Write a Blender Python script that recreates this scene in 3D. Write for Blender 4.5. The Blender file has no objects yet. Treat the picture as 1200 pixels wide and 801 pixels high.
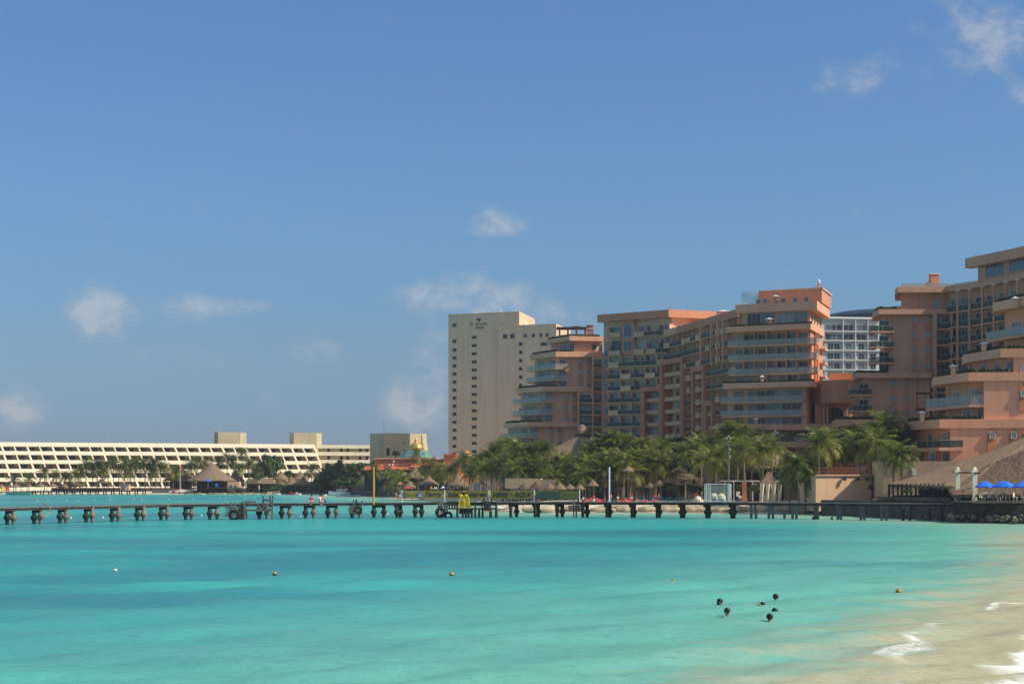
import bpy, bmesh, math, random
import numpy as np
from mathutils import Vector, Matrix, Euler

random.seed(7)
R = math.radians
C = bpy.data.collections.new('place')
bpy.context.scene.collection.children.link(C)
CAMZ = 5.5; F = 2000.0; HZ = 562.0

def PX(px, Y): return (px-600.0)/F*Y                 # world x of a column of the photograph at distance Y
def PZ(py, Y): return CAMZ+(HZ-py)/F*Y               # world z of a row of the photograph at distance Y
def G(px, Y): return (PX(px, Y), Y)

# ------------------------------------------------------------------ materials
def nt_new(name):
    m = bpy.data.materials.new(name); m.use_nodes = True
    nt = m.node_tree; b = nt.nodes['Principled BSDF']
    return m, nt, b

def mat(name, col, rough=.8, var=.12, scale=1.0, stretch=(1, 1, 1), bump=0.0, metal=0.0, spec=.3, col2=None, streak=0.0, obj_rand=0.0):
    m, nt, b = nt_new(name)
    b.inputs['Roughness'].default_value = rough
    b.inputs['Metallic'].default_value = metal
    b.inputs['Specular IOR Level'].default_value = spec
    tc = nt.nodes.new('ShaderNodeNewGeometry')
    mp = nt.nodes.new('ShaderNodeMapping'); mp.inputs['Scale'].default_value = stretch
    nt.links.new(tc.outputs['Position'], mp.inputs['Vector'])
    n = nt.nodes.new('ShaderNodeTexNoise'); n.inputs['Scale'].default_value = scale
    n.inputs['Detail'].default_value = 6; n.inputs['Roughness'].default_value = .62
    nt.links.new(mp.outputs[0], n.inputs['Vector'])
    cr = nt.nodes.new('ShaderNodeValToRGB')
    c2 = col2 or tuple(min(1, c*(1+var)) for c in col)
    c1 = tuple(c*(1-var) for c in col) if col2 is None else col
    cr.color_ramp.elements[0].position = .32; cr.color_ramp.elements[1].position = .68
    cr.color_ramp.elements[0].color = (*c1, 1); cr.color_ramp.elements[1].color = (*c2, 1)
    nt.links.new(n.outputs['Fac'], cr.inputs['Fac'])
    out = cr.outputs['Color']
    if streak:
        mp2 = nt.nodes.new('ShaderNodeMapping'); mp2.inputs['Scale'].default_value = (1.1, 1.1, .07)
        nt.links.new(tc.outputs['Position'], mp2.inputs['Vector'])
        n2 = nt.nodes.new('ShaderNodeTexNoise'); n2.inputs['Scale'].default_value = .9; n2.inputs['Detail'].default_value = 5
        nt.links.new(mp2.outputs[0], n2.inputs['Vector'])
        r2 = nt.nodes.new('ShaderNodeMapRange'); r2.inputs['From Min'].default_value = .45; r2.inputs['From Max'].default_value = .75
        r2.inputs['To Min'].default_value = 1.0; r2.inputs['To Max'].default_value = 1-streak
        nt.links.new(n2.outputs['Fac'], r2.inputs['Value'])
        mx = nt.nodes.new('ShaderNodeMix'); mx.data_type = 'RGBA'; mx.blend_type = 'MULTIPLY'; mx.inputs['Factor'].default_value = 1
        nt.links.new(out, mx.inputs['A']); nt.links.new(r2.outputs[0], mx.inputs['B'])
        out = mx.outputs['Result']
    if obj_rand:
        oi = nt.nodes.new('ShaderNodeObjectInfo')
        r3 = nt.nodes.new('ShaderNodeMapRange'); r3.inputs['To Min'].default_value = 1-obj_rand; r3.inputs['To Max'].default_value = 1+obj_rand
        nt.links.new(oi.outputs['Random'], r3.inputs['Value'])
        mx = nt.nodes.new('ShaderNodeMix'); mx.data_type = 'RGBA'; mx.blend_type = 'MULTIPLY'; mx.inputs['Factor'].default_value = 1
        nt.links.new(out, mx.inputs['A']); nt.links.new(r3.outputs[0], mx.inputs['B'])
        out = mx.outputs['Result']
    nt.links.new(out, b.inputs['Base Color'])
    if bump:
        bp = nt.nodes.new('ShaderNodeBump'); bp.inputs['Strength'].default_value = bump; bp.inputs['Distance'].default_value = .1
        n3 = nt.nodes.new('ShaderNodeTexNoise'); n3.inputs['Scale'].default_value = scale*6; n3.inputs['Detail'].default_value = 4
        nt.links.new(mp.outputs[0], n3.inputs['Vector'])
        nt.links.new(n3.outputs['Fac'], bp.inputs['Height']); nt.links.new(bp.outputs[0], b.inputs['Normal'])
    return m

def leaf_mat(name, dark, light, trans=.25, tip=None):
    m, nt, b = nt_new(name)
    g = nt.nodes.new('ShaderNodeNewGeometry')
    n = nt.nodes.new('ShaderNodeTexNoise'); n.inputs['Scale'].default_value = .9; n.inputs['Detail'].default_value = 4
    nt.links.new(g.outputs['Position'], n.inputs['Vector'])
    at = nt.nodes.new('ShaderNodeAttribute'); at.attribute_name = 'tint'
    ad = nt.nodes.new('ShaderNodeMath'); ad.operation = 'ADD'
    nt.links.new(n.outputs['Fac'], ad.inputs[0]); nt.links.new(at.outputs['Fac'], ad.inputs[1])
    oi = nt.nodes.new('ShaderNodeObjectInfo')
    mm = nt.nodes.new('ShaderNodeMath'); mm.operation = 'MULTIPLY_ADD'; mm.inputs[1].default_value = .35; mm.inputs[2].default_value = -.17
    nt.links.new(oi.outputs['Random'], mm.inputs[0])
    ad2 = nt.nodes.new('ShaderNodeMath'); ad2.operation = 'ADD'
    nt.links.new(ad.outputs[0], ad2.inputs[0]); nt.links.new(mm.outputs[0], ad2.inputs[1])
    cr = nt.nodes.new('ShaderNodeValToRGB')
    cr.color_ramp.elements[0].position = .3; cr.color_ramp.elements[1].position = 1.0
    cr.color_ramp.elements[0].color = (*dark, 1); cr.color_ramp.elements[1].color = (*light, 1)
    if tip:
        e = cr.color_ramp.elements.new(1.0); e.color = (*tip, 1); cr.color_ramp.elements[1].position = .82
    nt.links.new(ad2.outputs[0], cr.inputs['Fac'])
    nt.links.new(cr.outputs['Color'], b.inputs['Base Color'])
    b.inputs['Roughness'].default_value = .45; b.inputs['Specular IOR Level'].default_value = .4
    tr = nt.nodes.new('ShaderNodeBsdfTranslucent'); nt.links.new(cr.outputs['Color'], tr.inputs['Color'])
    ms = nt.nodes.new('ShaderNodeMixShader'); ms.inputs[0].default_value = trans
    nt.links.new(b.outputs[0], ms.inputs[1]); nt.links.new(tr.outputs[0], ms.inputs[2])
    nt.links.new(ms.outputs[0], nt.nodes['Material Output'].inputs['Surface'])
    return m

M = {}
def defmats():
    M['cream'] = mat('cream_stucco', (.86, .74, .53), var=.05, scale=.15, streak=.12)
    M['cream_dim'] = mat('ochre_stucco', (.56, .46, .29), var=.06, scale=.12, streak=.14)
    M['beige'] = mat('beige_concrete', (.70, .50, .335), var=.06, scale=.07, streak=.14)
    M['pink'] = mat('salmon_stucco', (.76, .385, .235), var=.07, scale=.12, streak=.16)
    M['pink_warm'] = mat('orange_salmon_stucco', (.60, .27, .15), var=.06, scale=.12, streak=.12)
    M['pink_near'] = mat('peach_stucco', (.80, .38, .22), var=.05, scale=.12, streak=.13)
    M['pink_near_band'] = mat('pale_peach_stucco', (.76, .40, .24), var=.05, scale=.12, streak=.16)
    M['pink_pale'] = mat('pale_salmon_stucco', (.66, .39, .24), var=.06, scale=.12, streak=.18)
    M['sand_wall'] = mat('sand_stucco', (.74, .46, .27), var=.06, scale=.15, streak=.15)
    M['rose'] = mat('rose_stucco', (.58, .235, .14), var=.08, scale=.15, streak=.15)
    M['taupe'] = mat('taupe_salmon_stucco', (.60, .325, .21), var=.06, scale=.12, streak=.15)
    M['white'] = mat('white_paint', (.72, .73, .72), var=.05, scale=.3)
    M['whitewall'] = mat('white_stucco', (.56, .56, .53), var=.05, scale=.2, streak=.1)
    M['frame'] = mat('window_frame_paint', (.45, .45, .42), rough=.5, var=.05)
    M['darkframe'] = mat('dark_bronze_frame', (.05, .05, .045), rough=.4, var=.1)
    M['glass_a'] = mat('grey_blue_glazing', (.10, .135, .14), rough=.08, var=.25, scale=.25, spec=.7)
    M['glass_b'] = mat('curtained_glazing', (.28, .30, .27), rough=.2, var=.3, scale=.5, spec=.6, stretch=(2, 2, .3))
    M['glass_c'] = mat('dark_glazing', (.02, .025, .028), rough=.1, var=.3, scale=.4, spec=.6)
    M['teal'] = mat('teal_glass', (.035, .085, .09), rough=.1, var=.2, scale=.4, spec=.7)
    M['hollow'] = mat('shaded_room', (.17, .12, .09), var=.3, scale=.4)
    M['hedge'] = mat('roof_garden_hedge', (.03, .05, .014), rough=.9, var=.5, scale=2.5, bump=.8)
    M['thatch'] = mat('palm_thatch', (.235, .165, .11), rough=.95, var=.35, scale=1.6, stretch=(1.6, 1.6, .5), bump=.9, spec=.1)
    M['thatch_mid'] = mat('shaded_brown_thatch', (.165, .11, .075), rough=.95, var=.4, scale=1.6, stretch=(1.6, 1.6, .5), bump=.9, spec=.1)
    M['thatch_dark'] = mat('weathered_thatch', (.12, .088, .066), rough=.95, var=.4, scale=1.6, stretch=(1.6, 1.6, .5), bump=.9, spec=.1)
    M['wood_grey'] = mat('grey_weathered_timber', (.16, .155, .135), rough=.9, var=.35, scale=2.0, bump=.5)
    M['wood_dark'] = mat('dark_wet_timber', (.035, .034, .031), rough=.75, var=.5, scale=2.0, bump=.5)
    M['wood_red'] = mat('red_brown_timber', (.20, .07, .035), rough=.7, var=.25, scale=2.0)
    M['concrete'] = mat('pier_concrete', (.20, .155, .115), rough=.9, var=.35, scale=1.2, bump=.6)
    M['concrete_dark'] = mat('dark_pier_concrete', (.028, .034, .030), rough=.85, var=.5, scale=1.5, bump=.6)
    M['stone'] = mat('seawall_stone', (.105, .088, .065), rough=.95, var=.45, scale=.9, bump=.8)
    M['rock'] = mat('shore_rock', (.22, .19, .12), rough=.95, var=.55, scale=1.3, bump=1.0, obj_rand=.35)
    M['geotube'] = mat('sand_bag_fabric', (.44, .36, .225), rough=.95, var=.3, scale=.8, bump=.7, obj_rand=.15)
    M['tile'] = mat('red_roof_tile', (.55, .14, .06), var=.25, scale=1.5)
    M['orange'] = mat('orange_stucco', (.50, .19, .08), var=.1, scale=.3)
    M['orange_bright'] = mat('bright_orange_paint', (.55, .20, .06), var=.08, scale=.5)
    M['dome_teal'] = mat('teal_roof_metal', (.13, .27, .25), rough=.35, var=.15, scale=.5, spec=.5)
    M['gold'] = mat('gold_leaf', (.75, .42, .12), rough=.35, metal=.6, var=.1)
    M['blue_fabric'] = mat('bright_blue_canvas', (.02, .17, .75), var=.06, scale=1)
    M['blue_wall'] = mat('navy_glazing', (.010, .024, .036), rough=.35, var=.5, scale=.3, stretch=(1, 1, .1), spec=.3)
    M['red_fabric'] = mat('coral_red_canvas', (.75, .07, .09), var=.1)
    M['yellow'] = mat('yellow_paint', (.62, .44, .015), rough=.5, var=.1)
    M['pole_yellow'] = mat('ochre_yellow_paint', (.62, .33, .03), rough=.5, var=.15)
    M['banner'] = mat('mustard_banner_vinyl', (.17, .15, .02), rough=.6, var=.12, scale=1.2)
    M['navy'] = mat('navy_ink', (.012, .02, .05), rough=.6, var=.1)
    M['blue_ink'] = mat('blue_ink', (.03, .09, .25), rough=.6, var=.1)
    M['rust_ink'] = mat('rust_red_letter', (.19, .055, .035), rough=.6, var=.1)
    M['black_letter'] = mat('charcoal_letter', (.05, .045, .04), rough=.6, var=.1)
    M['rubber'] = mat('tyre_rubber', (.015, .015, .015), rough=.8, var=.3)
    M['bark'] = mat('palm_bark', (.26, .215, .165), rough=.95, var=.3, scale=3, stretch=(1, 1, 3), bump=.5)
    M['bark_dark'] = mat('tree_bark', (.10, .08, .06), rough=.95, var=.3, scale=3)
    M['frond'] = leaf_mat('palm_frond', (.028, .058, .012), (.26, .29, .05), .36, (.40, .32, .05))
    M['leaf'] = leaf_mat('broad_leaf', (.024, .058, .014), (.13, .20, .034), .26)
    M['leaf_bright'] = leaf_mat('shrub_leaf', (.03, .06, .012), (.11, .17, .03), .25)
    M['grass'] = mat('coastal_grass', (.15, .175, .035), rough=.95, var=.4, scale=.6, bump=.6)
    M['skin'] = mat('tanned_skin', (.42, .22, .14), rough=.55, var=.08, scale=6, obj_rand=.3)
    M['hair'] = mat('dark_wet_hair', (.012, .010, .009), rough=.4, var=.3, scale=8)
    M['buoy'] = mat('amber_buoy_plastic', (.50, .25, .04), rough=.45, var=.25, scale=3)
    M['buoy_dark'] = mat('weed_stained_plastic', (.06, .05, .02), rough=.7, var=.3, scale=3)
    M['buoy_white'] = mat('white_buoy_plastic', (.75, .72, .62), rough=.45, var=.1, scale=3)
    for k, c in dict(cloth_red=(.6, .04, .05), cloth_white=(.75, .74, .7), cloth_blue=(.04, .1, .4), cloth_teal=(.03, .25, .25),
                     cloth_orange=(.75, .25, .04), cloth_black=(.02, .02, .025), cloth_pink=(.7, .2, .3), cloth_yellow=(.7, .55, .08)).items():
        M[k] = mat(k+'_fabric', c, var=.1, scale=5)
    M['hull_teal'] = mat('pale_green_gelcoat', (.22, .42, .36), rough=.3, var=.08, spec=.5)
    M['hull_white'] = mat('white_gelcoat', (.78, .78, .76), rough=.25, var=.05, spec=.5)
    # clear balustrade glass: real see-through pane
    m, nt, b = nt_new('balustrade_glass')
    b.inputs['Base Color'].default_value = (.50, .50, .45, 1); b.inputs['Roughness'].default_value = .3
    b.inputs['Specular IOR Level'].default_value = .6
    tp = nt.nodes.new('ShaderNodeBsdfTransparent'); tp.inputs['Color'].default_value = (.8, .86, .84, 1)
    ms = nt.nodes.new('ShaderNodeMixShader'); ms.inputs[0].default_value = .58
    nt.links.new(b.outputs[0], ms.inputs[1]); nt.links.new(tp.outputs[0], ms.inputs[2])
    nt.links.new(ms.outputs[0], nt.nodes['Material Output'].inputs['Surface'])
    M['rail_glass'] = m
    m, nt, b = nt_new('clear_pane')
    b.inputs['Base Color'].default_value = (.35, .42, .40, 1); b.inputs['Roughness'].default_value = .1
    tp = nt.nodes.new('ShaderNodeBsdfTransparent'); tp.inputs['Color'].default_value = (.9, .95, .93, 1)
    ms = nt.nodes.new('ShaderNodeMixShader'); ms.inputs[0].default_value = .82
    nt.links.new(b.outputs[0], ms.inputs[1]); nt.links.new(tp.outputs[0], ms.inputs[2])
    nt.links.new(ms.outputs[0], nt.nodes['Material Output'].inputs['Surface'])
    M['clear_pane'] = m
    m, nt, b = nt_new('bronze_rail_glass')
    b.inputs['Base Color'].default_value = (.075, .11, .10, 1); b.inputs['Roughness'].default_value = .3; b.inputs['Specular IOR Level'].default_value = .3
    tp = nt.nodes.new('ShaderNodeBsdfTransparent'); tp.inputs['Color'].default_value = (.7, .78, .76, 1)
    ms = nt.nodes.new('ShaderNodeMixShader'); ms.inputs[0].default_value = .6
    nt.links.new(b.outputs[0], ms.inputs[1]); nt.links.new(tp.outputs[0], ms.inputs[2])
    nt.links.new(ms.outputs[0], nt.nodes['Material Output'].inputs['Surface'])
    M['rail_dark'] = m
defmats()

# ------------------------------------------------------------------ mesh building
class MB:
    def __init__(s): s.v = []; s.f = []; s.tint = []
    def add(s, vs, fs, tint=0.0):
        o = len(s.v); s.v += [tuple(v) for v in vs]; s.f += [tuple(i+o for i in f) for f in fs]; s.tint += [tint]*len(fs)
        return s
    def box(s, c, d, rot=0.0, taper=1.0):
        x, y, z = c; a, b, h = d[0]/2, d[1]/2, d[2]/2
        cs, sn = math.cos(rot), math.sin(rot); vs = []
        for k, t in ((-1, 1), (1, taper)):
            for i, j in ((-1, -1), (1, -1), (1, 1), (-1, 1)):
                u, v = i*a*t, j*b*t; vs.append((x+u*cs-v*sn, y+u*sn+v*cs, z+k*h))
        return s.add(vs, [(3, 2, 1, 0), (4, 5, 6, 7), (0, 1, 5, 4), (1, 2, 6, 5), (2, 3, 7, 6), (3, 0, 4, 7)])
    def prism(s, poly, z0, z1):
        n = len(poly); A = sum(poly[i][0]*poly[(i+1) % n][1]-poly[(i+1) % n][0]*poly[i][1] for i in range(n))
        if A < 0: poly = poly[::-1]
        f0 = z0 if callable(z0) else (lambda p: z0); f1 = z1 if callable(z1) else (lambda p: z1)
        vs = [(p[0], p[1], f0(p)) for p in poly]+[(p[0], p[1], f1(p)) for p in poly]
        fs = [tuple(range(n))[::-1], tuple(range(n, 2*n))]+[(i, (i+1) % n, n+(i+1) % n, n+i) for i in range(n)]
        return s.add(vs, fs)
    def strip(s, pl, d0, d1, z0, z1):                   # closed ribbon along a polyline from offset d0 to d1
        a = offset(pl, d0); b = offset(pl, d1); n = len(pl)
        for i in range(n-1):
            q = [b[i], b[i+1], a[i+1], a[i]]
            vs = [(p[0], p[1], z0) for p in q]+[(p[0], p[1], z1) for p in q]
            fs = [(3, 2, 1, 0), (4, 5, 6, 7), (0, 1, 5, 4), (2, 3, 7, 6)]
            if i == 0: fs.append((3, 0, 4, 7))
            if i == n-2: fs.append((1, 2, 6, 5))
            s.add(vs, fs)
        return s
    def beam(s, p, q, w, h=None):
        h = h or w; p = Vector(p); q = Vector(q); d = (q-p).normalized()
        u = d.cross(Vector((0, 0, 1)))
        if u.length < 1e-4: u = Vector((1, 0, 0))
        u.normalize(); v = u.cross(d)
        vs = [p+u*(i*w/2)+v*(j*h/2) for i, j in ((-1, -1), (1, -1), (1, 1), (-1, 1))]+[q+u*(i*w/2)+v*(j*h/2) for i, j in ((-1, -1), (1, -1), (1, 1), (-1, 1))]
        return s.add(vs, [(3, 2, 1, 0), (4, 5, 6, 7), (0, 1, 5, 4), (1, 2, 6, 5), (2, 3, 7, 6), (3, 0, 4, 7)])
    def lathe(s, c, prof, n=12, tint=0.0):              # prof: (radius, z)
        vs = []; fs = []
        for r, z in prof:
            for k in range(n):
                a = 2*math.pi*k/n; vs.append((c[0]+r*math.cos(a), c[1]+r*math.sin(a), c[2]+z))
        for i in range(len(prof)-1):
            for k in range(n):
                fs.append((i*n+k, i*n+(k+1) % n, (i+1)*n+(k+1) % n, (i+1)*n+k))
        fs.append(tuple(range(n))[::-1]); fs.append(tuple(range((len(prof)-1)*n, len(prof)*n)))
        return s.add(vs, fs, tint)
    def tube(s, pts, rs, n=7):
        pts = [Vector(p) for p in pts]; vs = []; fs = []
        if not hasattr(rs, '__len__'): rs = [rs]*len(pts)
        for i, p in enumerate(pts):
            d = (pts[min(i+1, len(pts)-1)]-pts[max(i-1, 0)]).normalized()
            u = d.cross(Vector((.13, .97, .2))).normalized(); v = d.cross(u)
            for k in range(n):
                a = 2*math.pi*k/n; vs.append(p+u*math.cos(a)*rs[i]+v*math.sin(a)*rs[i])
        for i in range(len(pts)-1):
            for k in range(n):
                fs.append((i*n+k, i*n+(k+1) % n, (i+1)*n+(k+1) % n, (i+1)*n+k))
        fs.append(tuple(range(n))[::-1]); fs.append(tuple(range((len(pts)-1)*n, len(pts)*n)))
        return s.add(vs, fs)
    def torus(s, c, R_, r, axis='y', n=18, m=8, rot=0.0):
        vs = []; fs = []
        for i in range(n):
            a = 2*math.pi*i/n
            for j in range(m):
                b = 2*math.pi*j/m; rr = R_+r*math.cos(b); w = r*1.15*math.sin(b)
                if axis == 'y':
                    x, y, z = rr*math.cos(a), w, rr*math.sin(a)
                else:
                    x, y, z = rr*math.cos(a), rr*math.sin(a), w
                x, y = x*math.cos(rot)-y*math.sin(rot), x*math.sin(rot)+y*math.cos(rot)
                vs.append((c[0]+x, c[1]+y, c[2]+z))
        for i in range(n):
            for j in range(m):
                fs.append((i*m+j, ((i+1) % n)*m+j, ((i+1) % n)*m+(j+1) % m, i*m+(j+1) % m))
        return s.add(vs, fs)
    def mesh(s, name, material, origin=(0, 0, 0), smooth=False, tint=False):
        me = bpy.data.meshes.new(name)
        ox, oy, oz = origin
        me.from_pydata([(v[0]-ox, v[1]-oy, v[2]-oz) for v in s.v], [], s.f)
        if material: me.materials.append(material)
        if smooth: me.polygons.foreach_set('use_smooth', [True]*len(me.polygons))
        if tint:
            at = me.attributes.new('tint', 'FLOAT', 'FACE'); at.data.foreach_set('value', s.tint)
        me.update()
        return me
    def build(s, name, material, parent=None, smooth=False, tint=False, label=None, stuff=False):
        org = wloc(parent) if parent else (0, 0, 0)
        o = bpy.data.objects.new(name, s.mesh(name, material, org, smooth, tint)); C.objects.link(o)
        if parent: o.parent = parent
        if label: o['label'] = label
        if stuff: o['kind'] = 'stuff'
        return o

def wloc(o):
    x, y, z = o.location
    while o.parent:
        o = o.parent; x += o.location[0]; y += o.location[1]; z += o.location[2]
    return (x, y, z)

def offset(pl, d):
    # outward (viewer) side of a polyline walked left to right = its right-hand side
    out = []
    for i, p in enumerate(pl):
        ns = []
        for a, b in ((i-1, i), (i, i+1)):
            if a < 0 or b >= len(pl): continue
            dx, dy = pl[b][0]-pl[a][0], pl[b][1]-pl[a][1]; L = math.hypot(dx, dy); ns.append((dy/L, -dx/L))
        nx = sum(n[0] for n in ns)/len(ns); ny = sum(n[1] for n in ns)/len(ns)
        k = 1/max(.35, (nx*nx+ny*ny))
        out.append((p[0]+nx*d*k, p[1]+ny*d*k))
    return out

def thing(name, label, cat, loc, group=None, rot=0):
    o = bpy.data.objects.new(name, None); C.objects.link(o)
    o.location = loc; o.rotation_euler = (0, 0, rot); o.empty_display_size = .5
    o['label'] = label; o['category'] = cat
    if group: o['group'] = group
    return o

def tag(o, label, cat, group=None, kind=None):
    if label: o['label'] = label
    if cat: o['category'] = cat
    if group: o['group'] = group
    if kind: o['kind'] = kind
    return o

def struct(o): o['kind'] = 'structure'; return o

def child(name, me, parent, loc=(0, 0, 0), rotz=0.0, scale=None):
    o = bpy.data.objects.new(name, me); C.objects.link(o); o.parent = parent
    o.location = loc; o.rotation_euler = (0, 0, rotz)
    if scale: o.scale = scale
    return o

def dup(root, loc, rotz=0.0, scale=None, label=None, group=None, mats=None):
    r = root.copy(); C.objects.link(r); r.location = loc; r.rotation_euler = (0, 0, rotz)
    if scale: r.scale = scale
    if label: r['label'] = label
    if group: r['group'] = group
    for ch in list(root.children):
        c = ch.copy(); C.objects.link(c); c.parent = r
        for g in ch.children:
            d = g.copy(); C.objects.link(d); d.parent = c
            if mats and d.name.split('.')[0] in mats: setmat(d, mats[d.name.split('.')[0]])
        if mats and c.name.split('.')[0] in mats: setmat(c, mats[c.name.split('.')[0]])
    if mats and r.name.split('.')[0] in mats and r.data: setmat(r, mats[r.name.split('.')[0]])
    return r

def setmat(o, m):
    o.material_slots[0].link = 'OBJECT'; o.material_slots[0].material = m

ORD = ['first', 'second', 'third', 'fourth', 'fifth', 'sixth', 'seventh', 'eighth', 'ninth', 'tenth', 'eleventh', 'twelfth', 'thirteenth', 'fourteenth', 'fifteenth', 'sixteenth', 'seventeenth', 'eighteenth', 'nineteenth', 'twentieth']
def ordl(i): return ORD[i] if i < 20 else '%s-%s' % ({2: 'twenty', 3: 'thirty', 4: 'forty'}[(i+1)//10], ORD[(i+1) % 10-1]) if (i+1) % 10 else {30: 'thirtieth', 40: 'fortieth'}[i+1]

# ------------------------------------------------------------------ windows: shared meshes, one object each
_win = {}
def win_meshes(w, h, arch, glass, fr, mull):
    key = (round(w, 1), round(h, 1), arch, glass, fr, mull)
    if key in _win: return _win[key]
    w, h = key[0], key[1]
    g = MB(); f = MB(); t = .09
    if arch:
        n = 10; r = w/2; zc = h-r
        pts = [(-r, 0), (r, 0)]+[(r*math.cos(math.pi*k/n), zc+r*math.sin(math.pi*k/n)) for k in range(n+1)]
        vs = [(x, -.05, z) for x, z in pts]+[(x, .0, z) for x, z in pts]; m = len(pts)
        g.add(vs, [tuple(range(m)), tuple(range(m, 2*m))[::-1]]+[(i, m+i, m+(i+1) % m, (i+1) % m) for i in range(m)])
        for i in range(m):
            a = pts[i]; b = pts[(i+1) % m]
            if math.hypot(a[0]-b[0], a[1]-b[1]) > .01: f.beam((a[0], -.07, a[1]), (b[0], -.07, b[1]), .16, .12)
    else:
        g.box((0, -.025, h/2), (w, .05, h))
        for x in (-w/2, w/2): f.box((x, -.07, h/2), (t, .14, h+t))
        for z in (0, h): f.box((0, -.068, z), (w-t, .13, t))
    for k in range(1, mull+1): f.box((-w/2+w*k/(mull+1), -.066, h/2), (.07, .10, h-t))
    r = (g.mesh('window', M[glass]), f.mesh('frame', M[fr]))
    _win[key] = r
    return r

def window(root, x, y, z, n, w, h, arch=False, glass=None, fr='frame', mull=1, proud=.02, name='window'):
    # (x, y) wall point, n = outward unit normal, z = bottom
    glass = glass or random.choice(['glass_a', 'glass_a', 'glass_b', 'glass_c'])
    g, f = win_meshes(w, h, arch, glass, fr, mull)
    rx, ry, rz = wloc(root)
    rot = math.atan2(n[0], -n[1])
    o = child(name, g, root, (x+n[0]*proud-rx, y+n[1]*proud-ry, z-rz), rot)
    child('frame', f, o)
    return o

def seg(P, Q):
    dx, dy = Q[0]-P[0], Q[1]-P[1]; L = math.hypot(dx, dy)
    return L, (dx/L, dy/L), (dy/L, -dx/L)

def at_px(P, Q, px):
    # fraction along wall PQ seen in photo column px
    k = (px-600)/F
    # P.x + t dx = k (P.y + t dy)
    dx, dy = Q[0]-P[0], Q[1]-P[1]
    return (k*P[1]-P[0])/(dx-k*dy)

def wins(root, P, Q, z, ts, w, h, metres=False, **kw):
    L, d, n = seg(P, Q)
    for t in ts:
        u = t if metres else t*L
        window(root, P[0]+d[0]*u, P[1]+d[1]*u, z, n, w, h, **kw)

def wins_px(root, P, Q, pxs, z, w, h, **kw):
    wins(root, P, Q, z, [at_px(P, Q, p) for p in pxs], w, h, **kw)

def lerp(P, Q, t): return (P[0]+(Q[0]-P[0])*t, P[1]+(Q[1]-P[1])*t)
def ptpx(P, Q, px): return lerp(P, Q, at_px(P, Q, px))

def text_mesh(body, size, material, depth=.02, shear=0.0, name='lettering', extr_space=1.0, width=None):
    cu = bpy.data.curves.new('lettering', 'FONT'); cu.body = body; cu.size = size; cu.extrude = depth; cu.shear = shear
    cu.align_x = 'CENTER'; cu.align_y = 'CENTER'; cu.space_character = extr_space; cu.offset = size*.012
    o = bpy.data.objects.new('lettering', cu); C.objects.link(o)
    bpy.context.view_layer.update()
    me = bpy.data.meshes.new_from_object(o.evaluated_get(bpy.context.evaluated_depsgraph_get()))
    bpy.data.objects.remove(o); bpy.data.curves.remove(cu)
    me.name = name; me.materials.clear(); me.materials.append(material)
    if width:
        xs = [v.co.x for v in me.vertices]; k = width/(max(xs)-min(xs))
        for v in me.vertices: v.co.x *= k
    # stand upright, facing -Y
    for v in me.vertices: v.co = Vector((v.co.x, -v.co.z, v.co.y))
    return me
# ------------------------------------------------------------------ camera, sun, sky
sc = bpy.context.scene
cam = bpy.data.objects.new('camera', bpy.data.cameras.new('camera')); C.objects.link(cam)
cam.location = (0, 0, CAMZ); cam.rotation_euler = (R(90), 0, 0)
cam.data.sensor_width = 36; cam.data.lens = 60; cam.data.shift_y = (HZ-400.5)/1200
cam.data.clip_start = .5; cam.data.clip_end = 30000
sc.camera = cam
sc.view_settings.view_transform = 'Standard'; sc.view_settings.look = 'None'
sc.view_settings.gamma = 1; sc.view_settings.use_curve_mapping = False
sc.view_settings.exposure = EXPOSURE = 0.78

SUN_EL = R(42); SX, SY = .965, -.262
az = math.atan2(SX, SY)                                   # clockwise from +Y
sun = bpy.data.lights.new('sun', 'SUN'); sun.energy = 2.9; sun.angle = R(.53); sun.color = (1.0, .91, .76)
so = bpy.data.objects.new('sun', sun); C.objects.link(so)
sv = Vector((SX*math.cos(SUN_EL), SY*math.cos(SUN_EL), math.sin(SUN_EL))).normalized()
so.rotation_euler = sv.to_track_quat('Z', 'Y').to_euler(); so.location = (100, -60, 200)

w = bpy.data.worlds.new('World'); sc.world = w; w.use_nodes = True
nt = w.node_tree; bg = nt.nodes['Background']; bg.inputs['Strength'].default_value = .15
sky = nt.nodes.new('ShaderNodeTexSky'); sky.sky_type = 'NISHITA'; sky.sun_disc = False
sky.sun_elevation = SUN_EL; sky.sun_rotation = az; sky.altitude = 0
sky.air_density = 1.0; sky.dust_density = .3; sky.ozone_density = 1.6
L = nt.links.new
def node(t, **k):
    n = nt.nodes.new(t)
    for a, b in k.items(): setattr(n, a, b)
    return n
def math_(op, a, b=None, c=None):
    n = node('ShaderNodeMath', operation=op)
    for i, v in enumerate((a, b, c)):
        if v is None: continue
        if isinstance(v, (int, float)): n.inputs[i].default_value = v
        else: L(v, n.inputs[i])
    return n.outputs[0]
tc = node('ShaderNodeTexCoord'); sp = node('ShaderNodeSeparateXYZ'); L(tc.outputs['Generated'], sp.inputs[0])
X, Y, Z = sp.outputs
azn = math_('ARCTAN2', X, Y)                              # azimuth from north, radians
eln = math_('ARCSINE', Z)
cv = node('ShaderNodeCombineXYZ'); L(azn, cv.inputs[0]); L(math_('MULTIPLY', eln, 1.2), cv.inputs[1])
nz = node('ShaderNodeTexNoise'); nz.inputs['Scale'].default_value = 36; nz.inputs['Detail'].default_value = 9; nz.inputs['Roughness'].default_value = .68
nz.inputs['Distortion'].default_value = .25
L(cv.outputs[0], nz.inputs['Vector'])
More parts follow.
